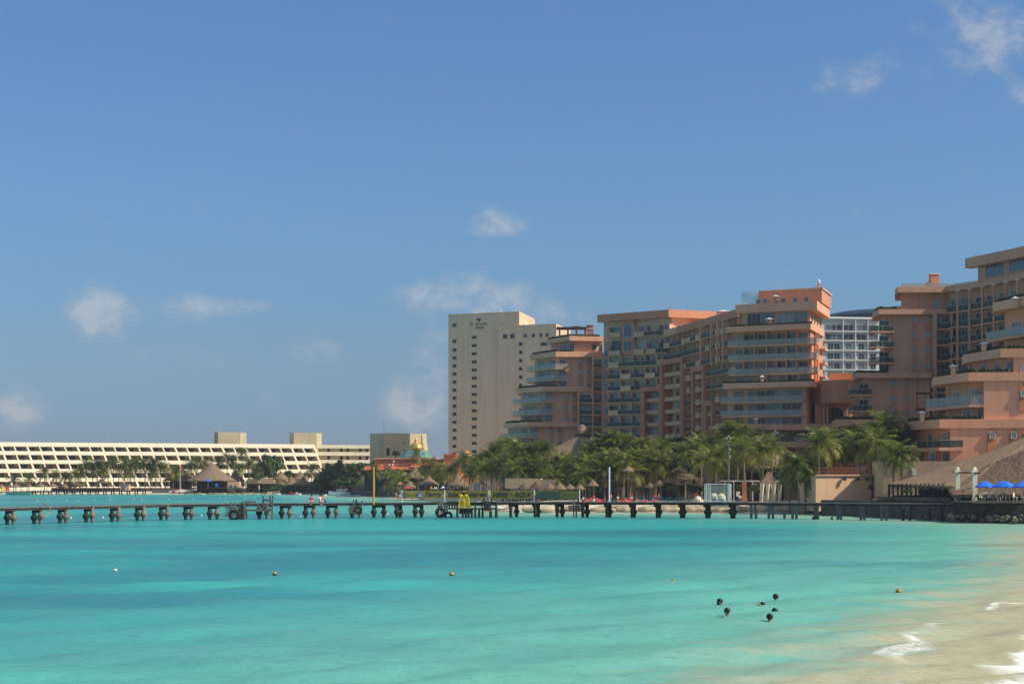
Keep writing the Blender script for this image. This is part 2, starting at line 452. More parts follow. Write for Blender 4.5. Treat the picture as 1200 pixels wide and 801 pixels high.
# cumulus puffs: (px, py, half-width px, half-height px, strength)
puffs = [(112, 370, 58, 40, 1.0), (222, 360, 62, 20, .8), (22, 480, 48, 38, .95), (585, 264, 42, 20, 1.05), (1165, 45, 85, 50, 1.0),
         (1000, 85, 50, 30, .65), (1200, 110, 30, 18, .6), (570, 348, 90, 40, .9), (490, 345, 50, 20, .65), (468, 472, 34, 40, .9), (512, 480, 30, 40, .85),
         (505, 420, 45, 34, .5), (385, 415, 28, 22, .65), (300, 358, 28, 12, .65), (318, 464, 20, 12, .7), (240, 420, 110, 30, .5), (640, 375, 70, 24, .55), (890, 350, 60, 28, .4)]
tot = None
for (px, py, a, b, s) in puffs:
    ca = math.atan2(px-600, F); ce = math.atan2(HZ-py, math.hypot(F, px-600))
    dx = math_('MULTIPLY', math_('SUBTRACT', azn, ca), F/a); dy = math_('MULTIPLY', math_('SUBTRACT', eln, ce), F/b)
    d2 = math_('ADD', math_('MULTIPLY', dx, dx), math_('MULTIPLY', dy, dy))
    g = math_('MULTIPLY', math_('POWER', 2.718, math_('MULTIPLY', d2, -1.1)), s)
    tot = g if tot is None else math_('ADD', tot, g)
# a few more clouds elsewhere round the horizon so other directions are not bare
nb = node('ShaderNodeTexNoise'); nb.inputs['Scale'].default_value = 3.5; nb.inputs['Detail'].default_value = 3; L(cv.outputs[0], nb.inputs['Vector'])
side = math_('MULTIPLY', math_('GREATER_THAN', math_('ABSOLUTE', azn), .42), math_('MULTIPLY', math_('MAXIMUM', math_('SUBTRACT', nb.outputs['Fac'], .55), 0), 5))
tot = math_('ADD', tot, side)
haze_band = math_('MULTIPLY', math_('POWER', 2.718, math_('MULTIPLY', math_('MAXIMUM', eln, 0.0), -14)), .10)
dens = math_('SUBTRACT', math_('ADD', math_('MULTIPLY', tot, .85), math_('MULTIPLY', nz.outputs['Fac'], 2.4)), 1.33)
mr = node('ShaderNodeMapRange', interpolation_type='SMOOTHSTEP'); mr.inputs['From Min'].default_value = 0; mr.inputs['From Max'].default_value = 1.15; mr.inputs['To Max'].default_value = .52
L(dens, mr.inputs['Value'])
# brighter upper edges, greyer bases
cr = node('ShaderNodeMix', data_type='RGBA')
cr.inputs['A'].default_value = (1.2, 1.38, 1.75, 1); cr.inputs['B'].default_value = (2.35, 2.3, 2.3, 1)
mr2 = node('ShaderNodeMapRange'); mr2.inputs['From Min'].default_value = .15; mr2.inputs['From Max'].default_value = .8; L(dens, mr2.inputs['Value'])
L(mr2.outputs[0], cr.inputs['Factor'])
tintn = node('ShaderNodeMix', data_type='RGBA', blend_type='MULTIPLY'); tintn.inputs['Factor'].default_value = 1
L(sky.outputs[0], tintn.inputs['A'])
sky_tint_ramp = node('ShaderNodeValToRGB'); els = sky_tint_ramp.color_ramp.elements     # sky tint by elevation: dim low band, upper part warmed to lift shaded walls
L(math_('MAXIMUM', eln, 0.0), sky_tint_ramp.inputs['Fac'])
els[0].position = 0; els[0].color = (0.110, 0.162, 0.302, 1); els[1].position = .9; els[1].color = (1, .83, .66, 1)
for p_, c_ in ((.031, (0.137, 0.196, 0.326)), (.081, (0.177, 0.239, 0.331)), (.130, (0.196, 0.289, 0.381)), (.179, (0.216, 0.316, 0.413)), (.27, (0.230, 0.337, 0.446)), (.5, (.60, .60, .58))):
    e = els.new(p_); e.color = (*c_, 1)
L(sky_tint_ramp.outputs['Color'], tintn.inputs['B'])
mx = node('ShaderNodeMix', data_type='RGBA'); L(mr.outputs[0], mx.inputs['Factor']); L(tintn.outputs['Result'], mx.inputs['A']); L(cr.outputs['Result'], mx.inputs['B'])
L(mx.outputs['Result'], bg.inputs['Color'])

# humid sea haze between the camera and the far shore
def add_haze():
    hm = bpy.data.materials.new('sea_air'); hm.use_nodes = True; t = hm.node_tree
    for n in list(t.nodes):
        if n.type != 'OUTPUT_MATERIAL': t.nodes.remove(n)
    v = t.nodes.new('ShaderNodeVolumePrincipled'); v.inputs['Density'].default_value = HAZE; v.inputs['Color'].default_value = (.93, .95, 1, 1); v.inputs['Anisotropy'].default_value = .35
    t.links.new(v.outputs[0], [n for n in t.nodes if n.type == 'OUTPUT_MATERIAL'][0].inputs['Volume'])
    me = bpy.data.meshes.new('haze'); x0, x1, y0, y1, z0, z1 = -2600, 2600, -60, 9500, -6, 82
    me.from_pydata([(x, y, z) for z in (z0, z1) for x, y in ((x0, y0), (x1, y0), (x1, y1), (x0, y1))], [], [(3, 2, 1, 0), (4, 5, 6, 7), (0, 1, 5, 4), (1, 2, 6, 5), (2, 3, 7, 6), (3, 0, 4, 7)])
    me.materials.append(hm); o = bpy.data.objects.new('haze', me); C.objects.link(o); o['kind'] = 'stuff'
HAZE = .00011
add_haze()

# ------------------------------------------------------------------ shoreline, land, sea
shore = [(-1500, 900), (-400, 700)]+[G(px, y) for px, y in [(-100, 684), (0, 672), (100, 668), (200, 662), (300, 660), (395, 645), (430, 560), (462, 505), (500, 468), (560, 445), (592, 335), (607, 293), (650, 284), (760, 287), (850, 285), (960, 276), (1010, 263), (1050, 247), (1120, 230), (1200, 216)]]+\
        [(69, 200), (63, 165), (53, 125), (43.5, 95), (34.5, 74), (27.5, 58), (22.5, 44), (16, 31), (8, 18), (-6, 6), (-40, -30), (-200, -120)]
land_poly = shore+[(-200, -3000), (9000, -3000), (9000, 12000), (-9000, 12000), (-9000, 1500)]
def shore_dist(P):
    # signed distance, + inland
    P = np.asarray(P, float); d = np.full(len(P), 1e9)
    for a, b in zip(shore[:-1], shore[1:]):
        a = np.array(a, float); b = np.array(b, float); ab = b-a
        t = np.clip(((P-a)@ab)/(ab@ab), 0, 1); d = np.minimum(d, np.linalg.norm(P-(a+t[:, None]*ab), axis=1))
    ins = np.zeros(len(P), bool); n = len(land_poly)
    for i in range(n):
        x1, y1 = land_poly[i]; x2, y2 = land_poly[(i+1) % n]
        c = ((y1 > P[:, 1]) != (y2 > P[:, 1]))
        if y1 != y2:
            xi = (x2-x1)*(P[:, 1]-y1)/(y2-y1)+x1
            ins ^= c & (P[:, 0] < xi)
    return np.where(ins, d, -d)
def prof(sd):
    return np.interp(sd, [-60, -25, -8, 0, 3, 12, 40, 90, 400], [-3.5, -2.4, -.8, -.05, .25, 1.0, 1.5, 2.0, 2.6])
def ground_z(x, y): return float(prof(shore_dist([(x, y)]))[0])

def grid_mesh(name, xs, ys, zf, material, attr=True):
    ny, nx = len(ys), len(xs)
    YY = np.repeat(ys[:, None], nx, 1); XX = xs[None, :]*(YY+30)
    Pn = np.stack([XX.ravel(), YY.ravel()], 1); sd = shore_dist(Pn)
    Zn = zf(Pn, sd)
    me = bpy.data.meshes.new(name)
    idx = np.arange(ny*nx).reshape(ny, nx)
    q = np.stack([idx[:-1, :-1], idx[:-1, 1:], idx[1:, 1:], idx[1:, :-1]], -1).reshape(-1, 4)
    me.vertices.add(ny*nx); me.vertices.foreach_set('co', np.column_stack([Pn, Zn]).ravel())
    me.loops.add(q.size); me.loops.foreach_set('vertex_index', q.ravel())
    me.polygons.add(len(q)); me.polygons.foreach_set('loop_start', np.arange(0, q.size, 4)); me.polygons.foreach_set('loop_total', np.full(len(q), 4))
    me.polygons.foreach_set('use_smooth', np.ones(len(q), bool))
    at = me.attributes.new('shore', 'FLOAT', 'POINT'); at.data.foreach_set('value', sd)
    me.update(calc_edges=True); me.materials.append(material)
    o = bpy.data.objects.new(name, me); C.objects.link(o); return struct(o)

# land: sand near the water, scrub soil behind
m, nt, b = nt_new('beach_and_soil'); L = nt.links.new
at = nt.nodes.new('ShaderNodeAttribute'); at.attribute_name = 'shore'
geo = nt.nodes.new('ShaderNodeNewGeometry')
n1 = nt.nodes.new('ShaderNodeTexNoise'); n1.inputs['Scale'].default_value = .25; n1.inputs['Detail'].default_value = 8; L(geo.outputs['Position'], n1.inputs['Vector'])
ad = nt.nodes.new('ShaderNodeMath'); ad.operation = 'MULTIPLY_ADD'; ad.inputs[1].default_value = 14; L(n1.outputs['Fac'], ad.inputs[0]); L(at.outputs['Fac'], ad.inputs[2])
cr = nt.nodes.new('ShaderNodeValToRGB'); mrn = nt.nodes.new('ShaderNodeMapRange'); mrn.inputs['From Max'].default_value = 100; L(ad.outputs[0], mrn.inputs['Value'])
els = cr.color_ramp.elements; els[0].position = .06; els[0].color = (.42, .34, .22, 1); els[1].position = .11; els[1].color = (.68, .58, .42, 1)
e = els.new(.50); e.color = (.62, .52, .37, 1); e = els.new(.62); e.color = (.16, .15, .08, 1); e = els.new(.9); e.color = (.08, .10, .04, 1)
L(mrn.outputs[0], cr.inputs['Fac']); L(cr.outputs['Color'], b.inputs['Base Color']); b.inputs['Roughness'].default_value = .95
bp = nt.nodes.new('ShaderNodeBump'); bp.inputs['Strength'].default_value = .5; bp.inputs['Distance'].default_value = .15
n2 = nt.nodes.new('ShaderNodeTexNoise'); n2.inputs['Scale'].default_value = 1.6; n2.inputs['Detail'].default_value = 6; L(geo.outputs['Position'], n2.inputs['Vector'])
L(n2.outputs['Fac'], bp.inputs['Height']); L(bp.outputs[0], b.inputs['Normal'])
M['ground'] = m

xs = np.concatenate([-np.geomspace(12, .46, 30), np.linspace(-.44, .44, 150), np.geomspace(.46, 12, 30)])
ys = np.concatenate([np.linspace(-25, 200, 60), np.arange(202, 340, 1.6), np.geomspace(342, 720, 130), np.geomspace(740, 9000, 24)])
grid_mesh('ground', xs, ys, lambda P, sd: prof(sd), M['ground'])

# sea
m, nt, b = nt_new('turquoise_sea'); L = nt.links.new; nodes = nt.nodes
def nd(t, **k):
    n = nodes.new(t)
    for a, bb in k.items(): setattr(n, a, bb)
    return n
def mth(op, a, bb=None, c=None, clamp=False):
    n = nd('ShaderNodeMath', operation=op, use_clamp=clamp)
    for i, v in enumerate((a, bb, c)):
        if v is None: continue
        if isinstance(v, (int, float)): n.inputs[i].default_value = v
        else: L(v, n.inputs[i])
    return n.outputs[0]
def noise(scale, stretch=(1, 1, 1), detail=5, rough=.6, dist=0.0, rotz=0.0):
    mp = nd('ShaderNodeMapping'); mp.inputs['Scale'].default_value = stretch; mp.inputs['Rotation'].default_value = (0, 0, rotz)
    L(geo.outputs['Position'], mp.inputs['Vector'])
    n = nd('ShaderNodeTexNoise'); n.inputs['Scale'].default_value = scale; n.inputs['Detail'].default_value = detail; n.inputs['Roughness'].default_value = rough
    n.inputs['Distortion'].default_value = dist
    L(mp.outputs[0], n.inputs['Vector']); return n.outputs['Fac']
def smooth(v, a, bb, lo=0.0, hi=1.0):
    n = nd('ShaderNodeMapRange', interpolation_type='SMOOTHSTEP'); n.inputs['From Min'].default_value = a; n.inputs['From Max'].default_value = bb
    n.inputs['To Min'].default_value = lo; n.inputs['To Max'].default_value = hi; L(v, n.inputs['Value']); return n.outputs[0]
def mix(f, a, bb):
    n = nd('ShaderNodeMix', data_type='RGBA')
    for s, v in (('Factor', f), ('A', a), ('B', bb)):
        if isinstance(v, (int, float)): n.inputs[s].default_value = v
        elif isinstance(v, tuple): n.inputs[s].default_value = (*v, 1)
        else: L(v, n.inputs[s])
    return n.outputs['Result']
geo = nd('ShaderNodeNewGeometry')
at = nd('ShaderNodeAttribute', attribute_name='shore'); dist = mth('MULTIPLY', at.outputs['Fac'], -1)
wob = mth('MULTIPLY_ADD', noise(.16, (1, .45, 1), 5, .6, 0), 16, -8)
dd = mth('ADD', dist, wob)
deep = (.038, .362, .332); blue = (.034, .215, .250); pale = (.19, .475, .36); aq = (.125, .445, .35)
big = noise(.011, (1, 2.4, 1), 4, .55, .4)                # broad patches of bluer water
big2 = noise(.03, (1, 1.6, 1), 5, .6, .5)
col = mix(smooth(big, .40, .62), deep, blue)
sepp = nd('ShaderNodeSeparateXYZ'); L(geo.outputs['Position'], sepp.inputs[0])
near_shallow = smooth(mth('ADD', mth('MULTIPLY', sepp.outputs[1], 1.0), mth('MULTIPLY', sepp.outputs[0], -1.4)), 40, 150, 1, 0)
col = mix(mth('MULTIPLY', near_shallow, .55), col, aq)
# one long darker patch west of the swimmers, one short one off the seawall
def patch(cx, cy, rx, ry, ang, amt, c, jit=.9):
    global col
    ca, sa = math.cos(ang), math.sin(ang)
    ux = mth('SUBTRACT', sepp.outputs[0], cx); uy = mth('SUBTRACT', sepp.outputs[1], cy)
    a_ = mth('DIVIDE', mth('ADD', mth('MULTIPLY', ux, ca), mth('MULTIPLY', uy, sa)), rx)
    b_ = mth('DIVIDE', mth('SUBTRACT', mth('MULTIPLY', uy, ca), mth('MULTIPLY', ux, sa)), ry)
    r = mth('ADD', mth('ADD', mth('MULTIPLY', a_, a_), mth('MULTIPLY', b_, b_)), mth('MULTIPLY_ADD', big2, jit*2, -jit))
    col = mix(smooth(r, 0.1, 1.2, amt, 0), col, c)
patch(-15, 112, 42, 9, R(66), .75, blue); patch(-44, 116, 26, 22, 0, .6, blue)
patch(-22, 80, 20, 8, R(10), .75, blue); patch(8, 150, 34, 10, 0, .5, blue)
col = mix(smooth(dd, 6, 44, .85, 0), col, pale)
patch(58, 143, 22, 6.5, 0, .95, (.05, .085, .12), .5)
patch(25, 112, 16, 5, 0, .45, (.06, .22, .24))
fine = noise(1.6, (.8, 1.8, 1), 6, .7, .3)
churn = noise(.35, (.6, 1.8, 1), 6, .62, .8)
sandm = smooth(mth('ADD', dist, mth('MULTIPLY_ADD', churn, 17, -8.5)), 10.5, 20.5, 1, 0)
nearm = smooth(sepp.outputs[1], 150, 200, 1, .25)
sandy = mix(smooth(fine, .35, .65), (.40, .365, .215), (.54, .50, .315))
col = mix(mth('MULTIPLY', sandm, nearm), col, sandy)
col = mix(smooth(fine, .50, .66, 0, .24), col, (.02, .15, .17))  # ripple shading put into the colour as thin darker streaks
# foam: broken lines that run along the shore
fn = noise(2.2, (1, .8, 1), 10, .78, .5)
fl = noise(.12, (1, 1, 1), 3, .5, 0)
def foam_line(at_d, wid, thr):
    thr += .03
    q = mth('ABSOLUTE', mth('SUBTRACT', mth('ADD', dist, mth('MULTIPLY_ADD', fl, 7, -3.5)), at_d))
    a_ = smooth(q, 0, wid, 1, 0)
    return smooth(mth('ADD', mth('MULTIPLY', a_, .75), mth('MULTIPLY', fn, .9)), thr, thr+.30)
gate = lambda r, a: smooth(noise(.085, (1, 1, 1), 2, .5, 0, r), a, a+.07)
fo = mth('MULTIPLY', foam_line(8.6, 2.2, .84), gate(.3, .35))
fo = mth('MAXIMUM', fo, mth('MULTIPLY', foam_line(5.0, 1.7, .98), gate(1.1, .37)))
fo = mth('MAXIMUM', fo, mth('MULTIPLY', foam_line(12.2, 1.0, .98), gate(2.2, .46)))
fo = mth('MULTIPLY', fo, smooth(sepp.outputs[1], 120, 170, 1, 0))
flecks = mth('MULTIPLY', smooth(noise(3.0, (.6, 1.6, 1), 3, .7), .755, .79), .8)
fo = mth('MAXIMUM', fo, mth('MULTIPLY', flecks, smooth(noise(.05), .45, .6)))
farfo = smooth(mth('ADD', dist, mth('MULTIPLY', fn, 2.5)), 1.4, 3.2, .8, 0)
farfo = mth('MULTIPLY', farfo, smooth(sepp.outputs[1], 200, 240, 0, 1))
fo = mth('MAXIMUM', fo, farfo)
col = mix(fo, col, (.82, .82, .76))
hgt = mth('ADD', mth('MULTIPLY', noise(.9, (.7, 1.6, 1), 4, .6, .4, .3), .8), mth('MULTIPLY', noise(4.5, (.8, 1.7, 1), 4, .65, 0, -.2), .45))
bp = nd('ShaderNodeBump'); bp.inputs['Strength'].default_value = .55; bp.inputs['Distance'].default_value = .16; L(hgt, bp.inputs['Height'])
L(col, b.inputs['Base Color']); b.inputs['Roughness'].default_value = .9; b.inputs['Specular IOR Level'].default_value = 0
L(bp.outputs[0], b.inputs['Normal'])
gl = nd('ShaderNodeBsdfGlossy'); gl.inputs['Roughness'].default_value = .13; L(bp.outputs[0], gl.inputs['Normal'])
lw = nd('ShaderNodeFresnel'); lw.inputs['IOR'].default_value = 1.33; L(bp.outputs[0], lw.inputs['Normal'])
fac = mth('MULTIPLY', mth('MINIMUM', lw.outputs[0], .42), mth('SUBTRACT', 1.0, fo))
fac = mth('MULTIPLY', fac, .62)
ms = nd('ShaderNodeMixShader'); L(fac, ms.inputs[0]); L(b.outputs[0], ms.inputs[1]); L(gl.outputs[0], ms.inputs[2])
L(ms.outputs[0], nodes['Material Output'].inputs['Surface'])
M['sea'] = m

rng = np.random.RandomState(3)
waves = []
for i in range(46):
    lam = float(np.exp(rng.uniform(np.log(.5), np.log(9)))); a_ = math.pi*.5+rng.normal(0, .65)+.25
    waves.append((lam, math.cos(a_)*2*math.pi/lam, math.sin(a_)*2*math.pi/lam, rng.uniform(0, 6.28), .0065*lam**.9))
def sea_z(P, sd):
    z = np.zeros(len(P)); d = -sd
    sp_ = .012*np.maximum(P[:, 1], 10)
    for lam, kx, ky, ph, am in waves:
        fade = np.clip(lam/(sp_*2.6)-1, 0, 1)
        s = np.sin(P[:, 0]*kx+P[:, 1]*ky+ph); z += am*fade*(s+.35*np.cos(2*(P[:, 0]*kx+P[:, 1]*ky+ph)))
    # small breakers that stand up close to the near beach
    near = np.clip(1-(P[:, 1]-100)/60, 0, 1)
    wob_ = 1.6*np.sin(P[:, 1]*.13)+1.1*np.sin(P[:, 0]*.31+1.7)+.8*np.sin(P[:, 1]*.37+P[:, 0]*.1)
    for c_, wd, am in ((5.0, .9, .2), (8.6, .8, .24), (12.2, .8, .14)):
        q = d+wob_-c_; brk = .5+.5*np.sin(P[:, 1]*.21+c_*2)
        z += near*am*brk*np.exp(-(q/wd)**2)*np.where(q < 0, 1, np.exp(-np.abs(q)*.4))
    return z*np.clip((d+6)/8, 0, 1)
xs = np.concatenate([-np.geomspace(12, .40, 30), np.linspace(-.36, .36, 420), np.geomspace(.40, 12, 30)])
ys = np.concatenate([np.linspace(-25, 26, 12), np.geomspace(28, 700, 420), np.geomspace(730, 9000, 20)])
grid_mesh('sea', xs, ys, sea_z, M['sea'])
# ------------------------------------------------------------------ buildings
def volume(root, name, pl, depth, z0, z1, m, **kw):
    back = [(pl[-1][0]+.3*depth*0, pl[-1][1]+depth), (pl[0][0], pl[0][1]+depth)]
    return MB().prism(list(pl)+back, z0, z1).build(name, M[m], root, **kw)

def balcony(root, pl, z, d=1.4, inner=-1.2, slab='pink_pale', rail='rail_glass', hh=1.05, th=.32, posts=True):
    MB().strip(pl, inner, d, z-th, z).build('balcony_slab', M[slab], root)
    r = MB(); r.strip(pl, d-.10, d-.06, z+.06, z+hh); g = r.build('balustrade', M[rail], root)
    c = MB(); c.strip(pl, d-.13, d-.03, z+hh+.003, z+hh+.06)
    L = sum(math.dist(pl[i], pl[i+1]) for i in range(len(pl)-1))
    o = offset(pl, d-.08)
    for i in range(len(o)-1):
        n = max(1, int(math.dist(o[i], o[i+1])/1.9))
        for k in range(n+1):
            p = lerp(o[i], o[i+1], k/n); c.box((p[0], p[1], z+hh/2), (.07, .07, hh))
    c.build('handrail', M['frame'], g)

def tier(root, cp, lp, rp, Y, dl, yt, yb, m, mw, ynext, wy1=None, dr=0, inset=1.5, back=16, hedge=True, hp=None, winset=None):
    """a projecting roof-garden band with the recessed wall below it"""
    Lp, Cp, Rp = G(lp, Y+dl), G(cp, Y), G(rp, Y+dr)
    pl = [Lp, Cp, Rp]; zt, zb, zn = PZ(yt, Y), PZ(yb, Y), PZ(ynext, Y)
    bk = [(Rp[0], Y+back), (Lp[0]+1.5, Y+back)]
    MB().prism(pl+bk, zb, zt).build('terrace_band', M[m], root)
    ip = offset(pl, -inset)
    MB().prism(ip+[(Rp[0], Y+back-1), (ip[0][0]+1.5, Y+back-1)], zn, zb).build('wall', M[mw], root)
    if hedge:
        h = MB(); hl = [lerp(Lp, Cp, .06), Cp, lerp(Cp, Rp, hp if hp else .45)]; o = offset(hl, -.55)
        for i in range(2):
            n = int(math.dist(o[i], o[i+1])/.5)
            for k in range(n):
                p = lerp(o[i], o[i+1], (k+.5)/n)
                h.box((p[0]+random.uniform(-.08, .08), p[1]+random.uniform(-.1, .1), zt+.2), (.62, .7, .45+random.random()*.35), random.random()*3)
        h.build('roof_hedge', M['hedge'], root)
    return pl, ip, zt, zb, zn

def chimney(root, px, Y, ytop, ybot, wpx=3.2, m='pink_pale'):
    x, y = G(px, Y); w_ = wpx*Y/F; z0, z1 = PZ(ybot, Y), PZ(ytop, Y)
    c = MB().box((x, y, (z0+z1)/2-.1), (w_, w_, z1-z0-.2)).build('chimney', M[m], root)
    MB().box((x, y, z1-.07), (w_*1.7, w_*1.7, .14)).box((x, y, z1+.1), (w_*1.2, w_*1.2, .2), taper=.3).build('chimney_cap', M['white'], c)

# ---- far left terraced hotel
def terraced_hotel():
    A = G(-60, 702); dirx, diry = .94, .342; Ln = 153.5; nrm = (diry, -dirx)
    root = thing('hotel', 'long cream hotel with sloping terraced storeys of dark recessed balconies', 'hotel', (A[0], A[1], 1.5))
    u2 = lambda u, o, z: (A[0]+dirx*u+nrm[0]*o, A[1]+diry*u+nrm[1]*o, z)
    top = 21.2; pitch = 3.70; lean = 1.85
    bay = 5.1; nb = 30
    def slantbox(mb, u0, u1, o0a, o1a, z0, o0b, o1b, z1, ue=0.0):     # bottom offsets a, top offsets b
        vs = [u2(u0, o0a, z0), u2(u1+ue, o0a, z0), u2(u1+ue, o1a, z0), u2(u0, o1a, z0), u2(u0, o0b, z1), u2(u1, o0b, z1), u2(u1, o1b, z1), u2(u0, o1b, z1)]
        mb.add(vs, [(3, 2, 1, 0), (4, 5, 6, 7), (0, 1, 5, 4), (1, 2, 6, 5), (2, 3, 7, 6), (3, 0, 4, 7)])
    core = MB(); cnt = 0; extra = MB(); finx = MB(); nfin = 0
    for k in range(6):
        zt = top-k*pitch; o = k*lean; ee = k*.9
        par = MB(); h = 1.75 if k == 0 else 1.55
        slantbox(par, 0, Ln+ee, o-.35+.55, o+.55+.15, zt-h, o-.35, o+.15, zt, .5)
        par.build('parapet', M['cream'], root)
        MB().add([u2(0, o-6, zt-h-.003), u2(Ln+ee, o-6, zt-h-.003), u2(Ln+ee, o+.2, zt-h-.003), u2(0, o+.2, zt-h-.003), u2(0, o-6, zt-h-.25), u2(Ln+ee, o-6, zt-h-.25), u2(Ln+ee, o+.2, zt-h-.25), u2(0, o+.2, zt-h-.25)],
                 [(0, 1, 2, 3), (7, 6, 5, 4), (0, 4, 5, 1), (1, 5, 6, 2), (2, 6, 7, 3), (3, 7, 4, 0)]).build('floor_slab', M['cream_dim'], root)
        if k == 5: break
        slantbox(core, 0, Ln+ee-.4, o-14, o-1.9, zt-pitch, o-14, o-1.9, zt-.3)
        for j in range(nb+1):
            th = .55 if j % 2 == 0 else .28
            u = j*bay+k*.8
            if u > Ln+ee: continue
            fins = MB() if nfin < 99 else finx
            th += .22; dxs = .75
            vs = [u2(u+dxs, o-1.9, zt-pitch), u2(u+th+dxs, o-1.9, zt-pitch), u2(u+th+dxs, o+.1+lean, zt-pitch), u2(u+dxs, o+.1+lean, zt-pitch), u2(u, o-1.9, zt-h), u2(u+th, o-1.9, zt-h), u2(u+th, o+.62, zt-h), u2(u, o+.62, zt-h)]
            fins.add(vs, [(3, 2, 1, 0), (4, 5, 6, 7), (0, 1, 5, 4), (1, 2, 6, 5), (2, 3, 7, 6), (3, 0, 4, 7)])
            if nfin < 99: fins.build('balcony_divider', M['cream'], root)
            nfin += 1
        for j in range(nb):
            u = j*bay+k*.8+.95+1.45
            if u > Ln-1: continue
            p = u2(u, o-1.9, 0); wd = 2.6
            if cnt < 100:
                window(root, p[0], p[1], zt-pitch+.05, nrm, wd, 2.05, glass='glass_c' if (j*7+k) % 3 else 'hollow', fr='darkframe', mull=1); cnt += 1
            else:
                q = u2(u, o-1.86, 0); extra.box((q[0], q[1], zt-pitch+1.0), (wd, .08, 1.9), math.atan2(nrm[0], -nrm[1]))
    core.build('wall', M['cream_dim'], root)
    finx.build('lower_balcony_divider', M['cream'], root, stuff=True)
    extra.build('lower_window', M['glass_c'], root, stuff=True)
    # stair towers on the roof
    for pa, pb, yt in ((252, 283, 506.5), (340, 372, 507)):
        Y0 = 764
        a = G(pa, Y0); bb = G(pb, Y0)
        MB().prism([(a[0], Y0-2), (a[0]+ (bb[0]-a[0])*.2, Y0-6), (bb[0], Y0-4), (bb[0]+1, Y0+8), (a[0], Y0+8)], 18, PZ(yt, Y0)).build('roof_tower', M['cream_dim'], root)
    for px in (21, 127, 203): MB().tube([(PX(px, 750), 750, 18), (PX(px, 750), 750, 27.5)], .06, 5).build('antenna', M['frame'], root)
terraced_hotel()

# ---- back wing and windowless block
def back_wing():
    A, B = G(370, 765), G(436, 772); root = thing('hotel_wing', 'low ochre hotel wing with long shadowed galleries between cream terraces and windowless block', 'hotel wing', (A[0], A[1], 1.5))
    Y = 766
    bands = [(521, 525), (529.2, 533.5), (538.5, 542.5), (548, 552)]
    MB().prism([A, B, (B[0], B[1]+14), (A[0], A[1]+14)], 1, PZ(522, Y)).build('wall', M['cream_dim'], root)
    for a, b_ in bands: MB().strip([A, B], -.2, 1.9, PZ(b_, Y), PZ(a, Y)).build('parapet', M['cream'], root)
    for px in (385, 400, 407.5, 422, 430):
        for y in (529, 538.3, 547): wins_px(root, A, B, [px], PZ(y, Y), 1.1, 1.6, glass='glass_c', fr='darkframe', mull=0)
back_wing()
def back_block():
    A, B, Cc, D = G(433.5, 656), G(436, 650), G(449.5, 650), G(493.5, 660)
    root = thing('hotel_block', 'tall ochre windowless hotel block behind the teal and gold dome', 'building', (B[0], B[1], 1.5))
    MB().prism([A, B, Cc, (Cc[0], 664), (A[0], 664)], 1, PZ(507.6, 650)).build('stair_wall', M['cream_dim'], root)
    zt = PZ(506.6, 645)
    # right flank leans outward toward the ground
    MB().prism([(Cc[0]+.01, Cc[1]-1.2), (D[0], D[1]-1), (D[0]+2, 662), (Cc[0]+.01, 662)], 1, zt).add([(D[0], D[1]-.9, 1), (D[0]+3.2, D[1]-.9, 1), (D[0]+.3, D[1]-.9, zt-.1), (D[0]+1.5, 661, 1), (D[0]+4.5, 661, 1), (D[0]+1.8, 661, zt-.1)], [(0, 1, 2), (5, 4, 3), (1, 4, 5, 2), (0, 3, 4, 1)]).build('wall', M['cream_dim'], root)
    P_, Q_ = (Cc[0]+.01, Cc[1]-1.2), (D[0], D[1]-1)
    wins_px(root, P_, Q_, [454.7], PZ(533, 645), 1.3, 2.7, glass='glass_c', fr='darkframe', mull=0)
    wins_px(root, P_, Q_, [473], PZ(518.8, 645), .5, .45, glass='glass_c', fr='darkframe', mull=0)
    wins_px(root, P_, Q_, [473], PZ(527.5, 645), .5, .45, glass='glass_c', fr='darkframe', mull=0)
    MB().tube([(PX(450, 655), 655, 20), (PX(450, 655), 655, 29)], .05, 5).build('antenna', M['frame'], root)
back_block()

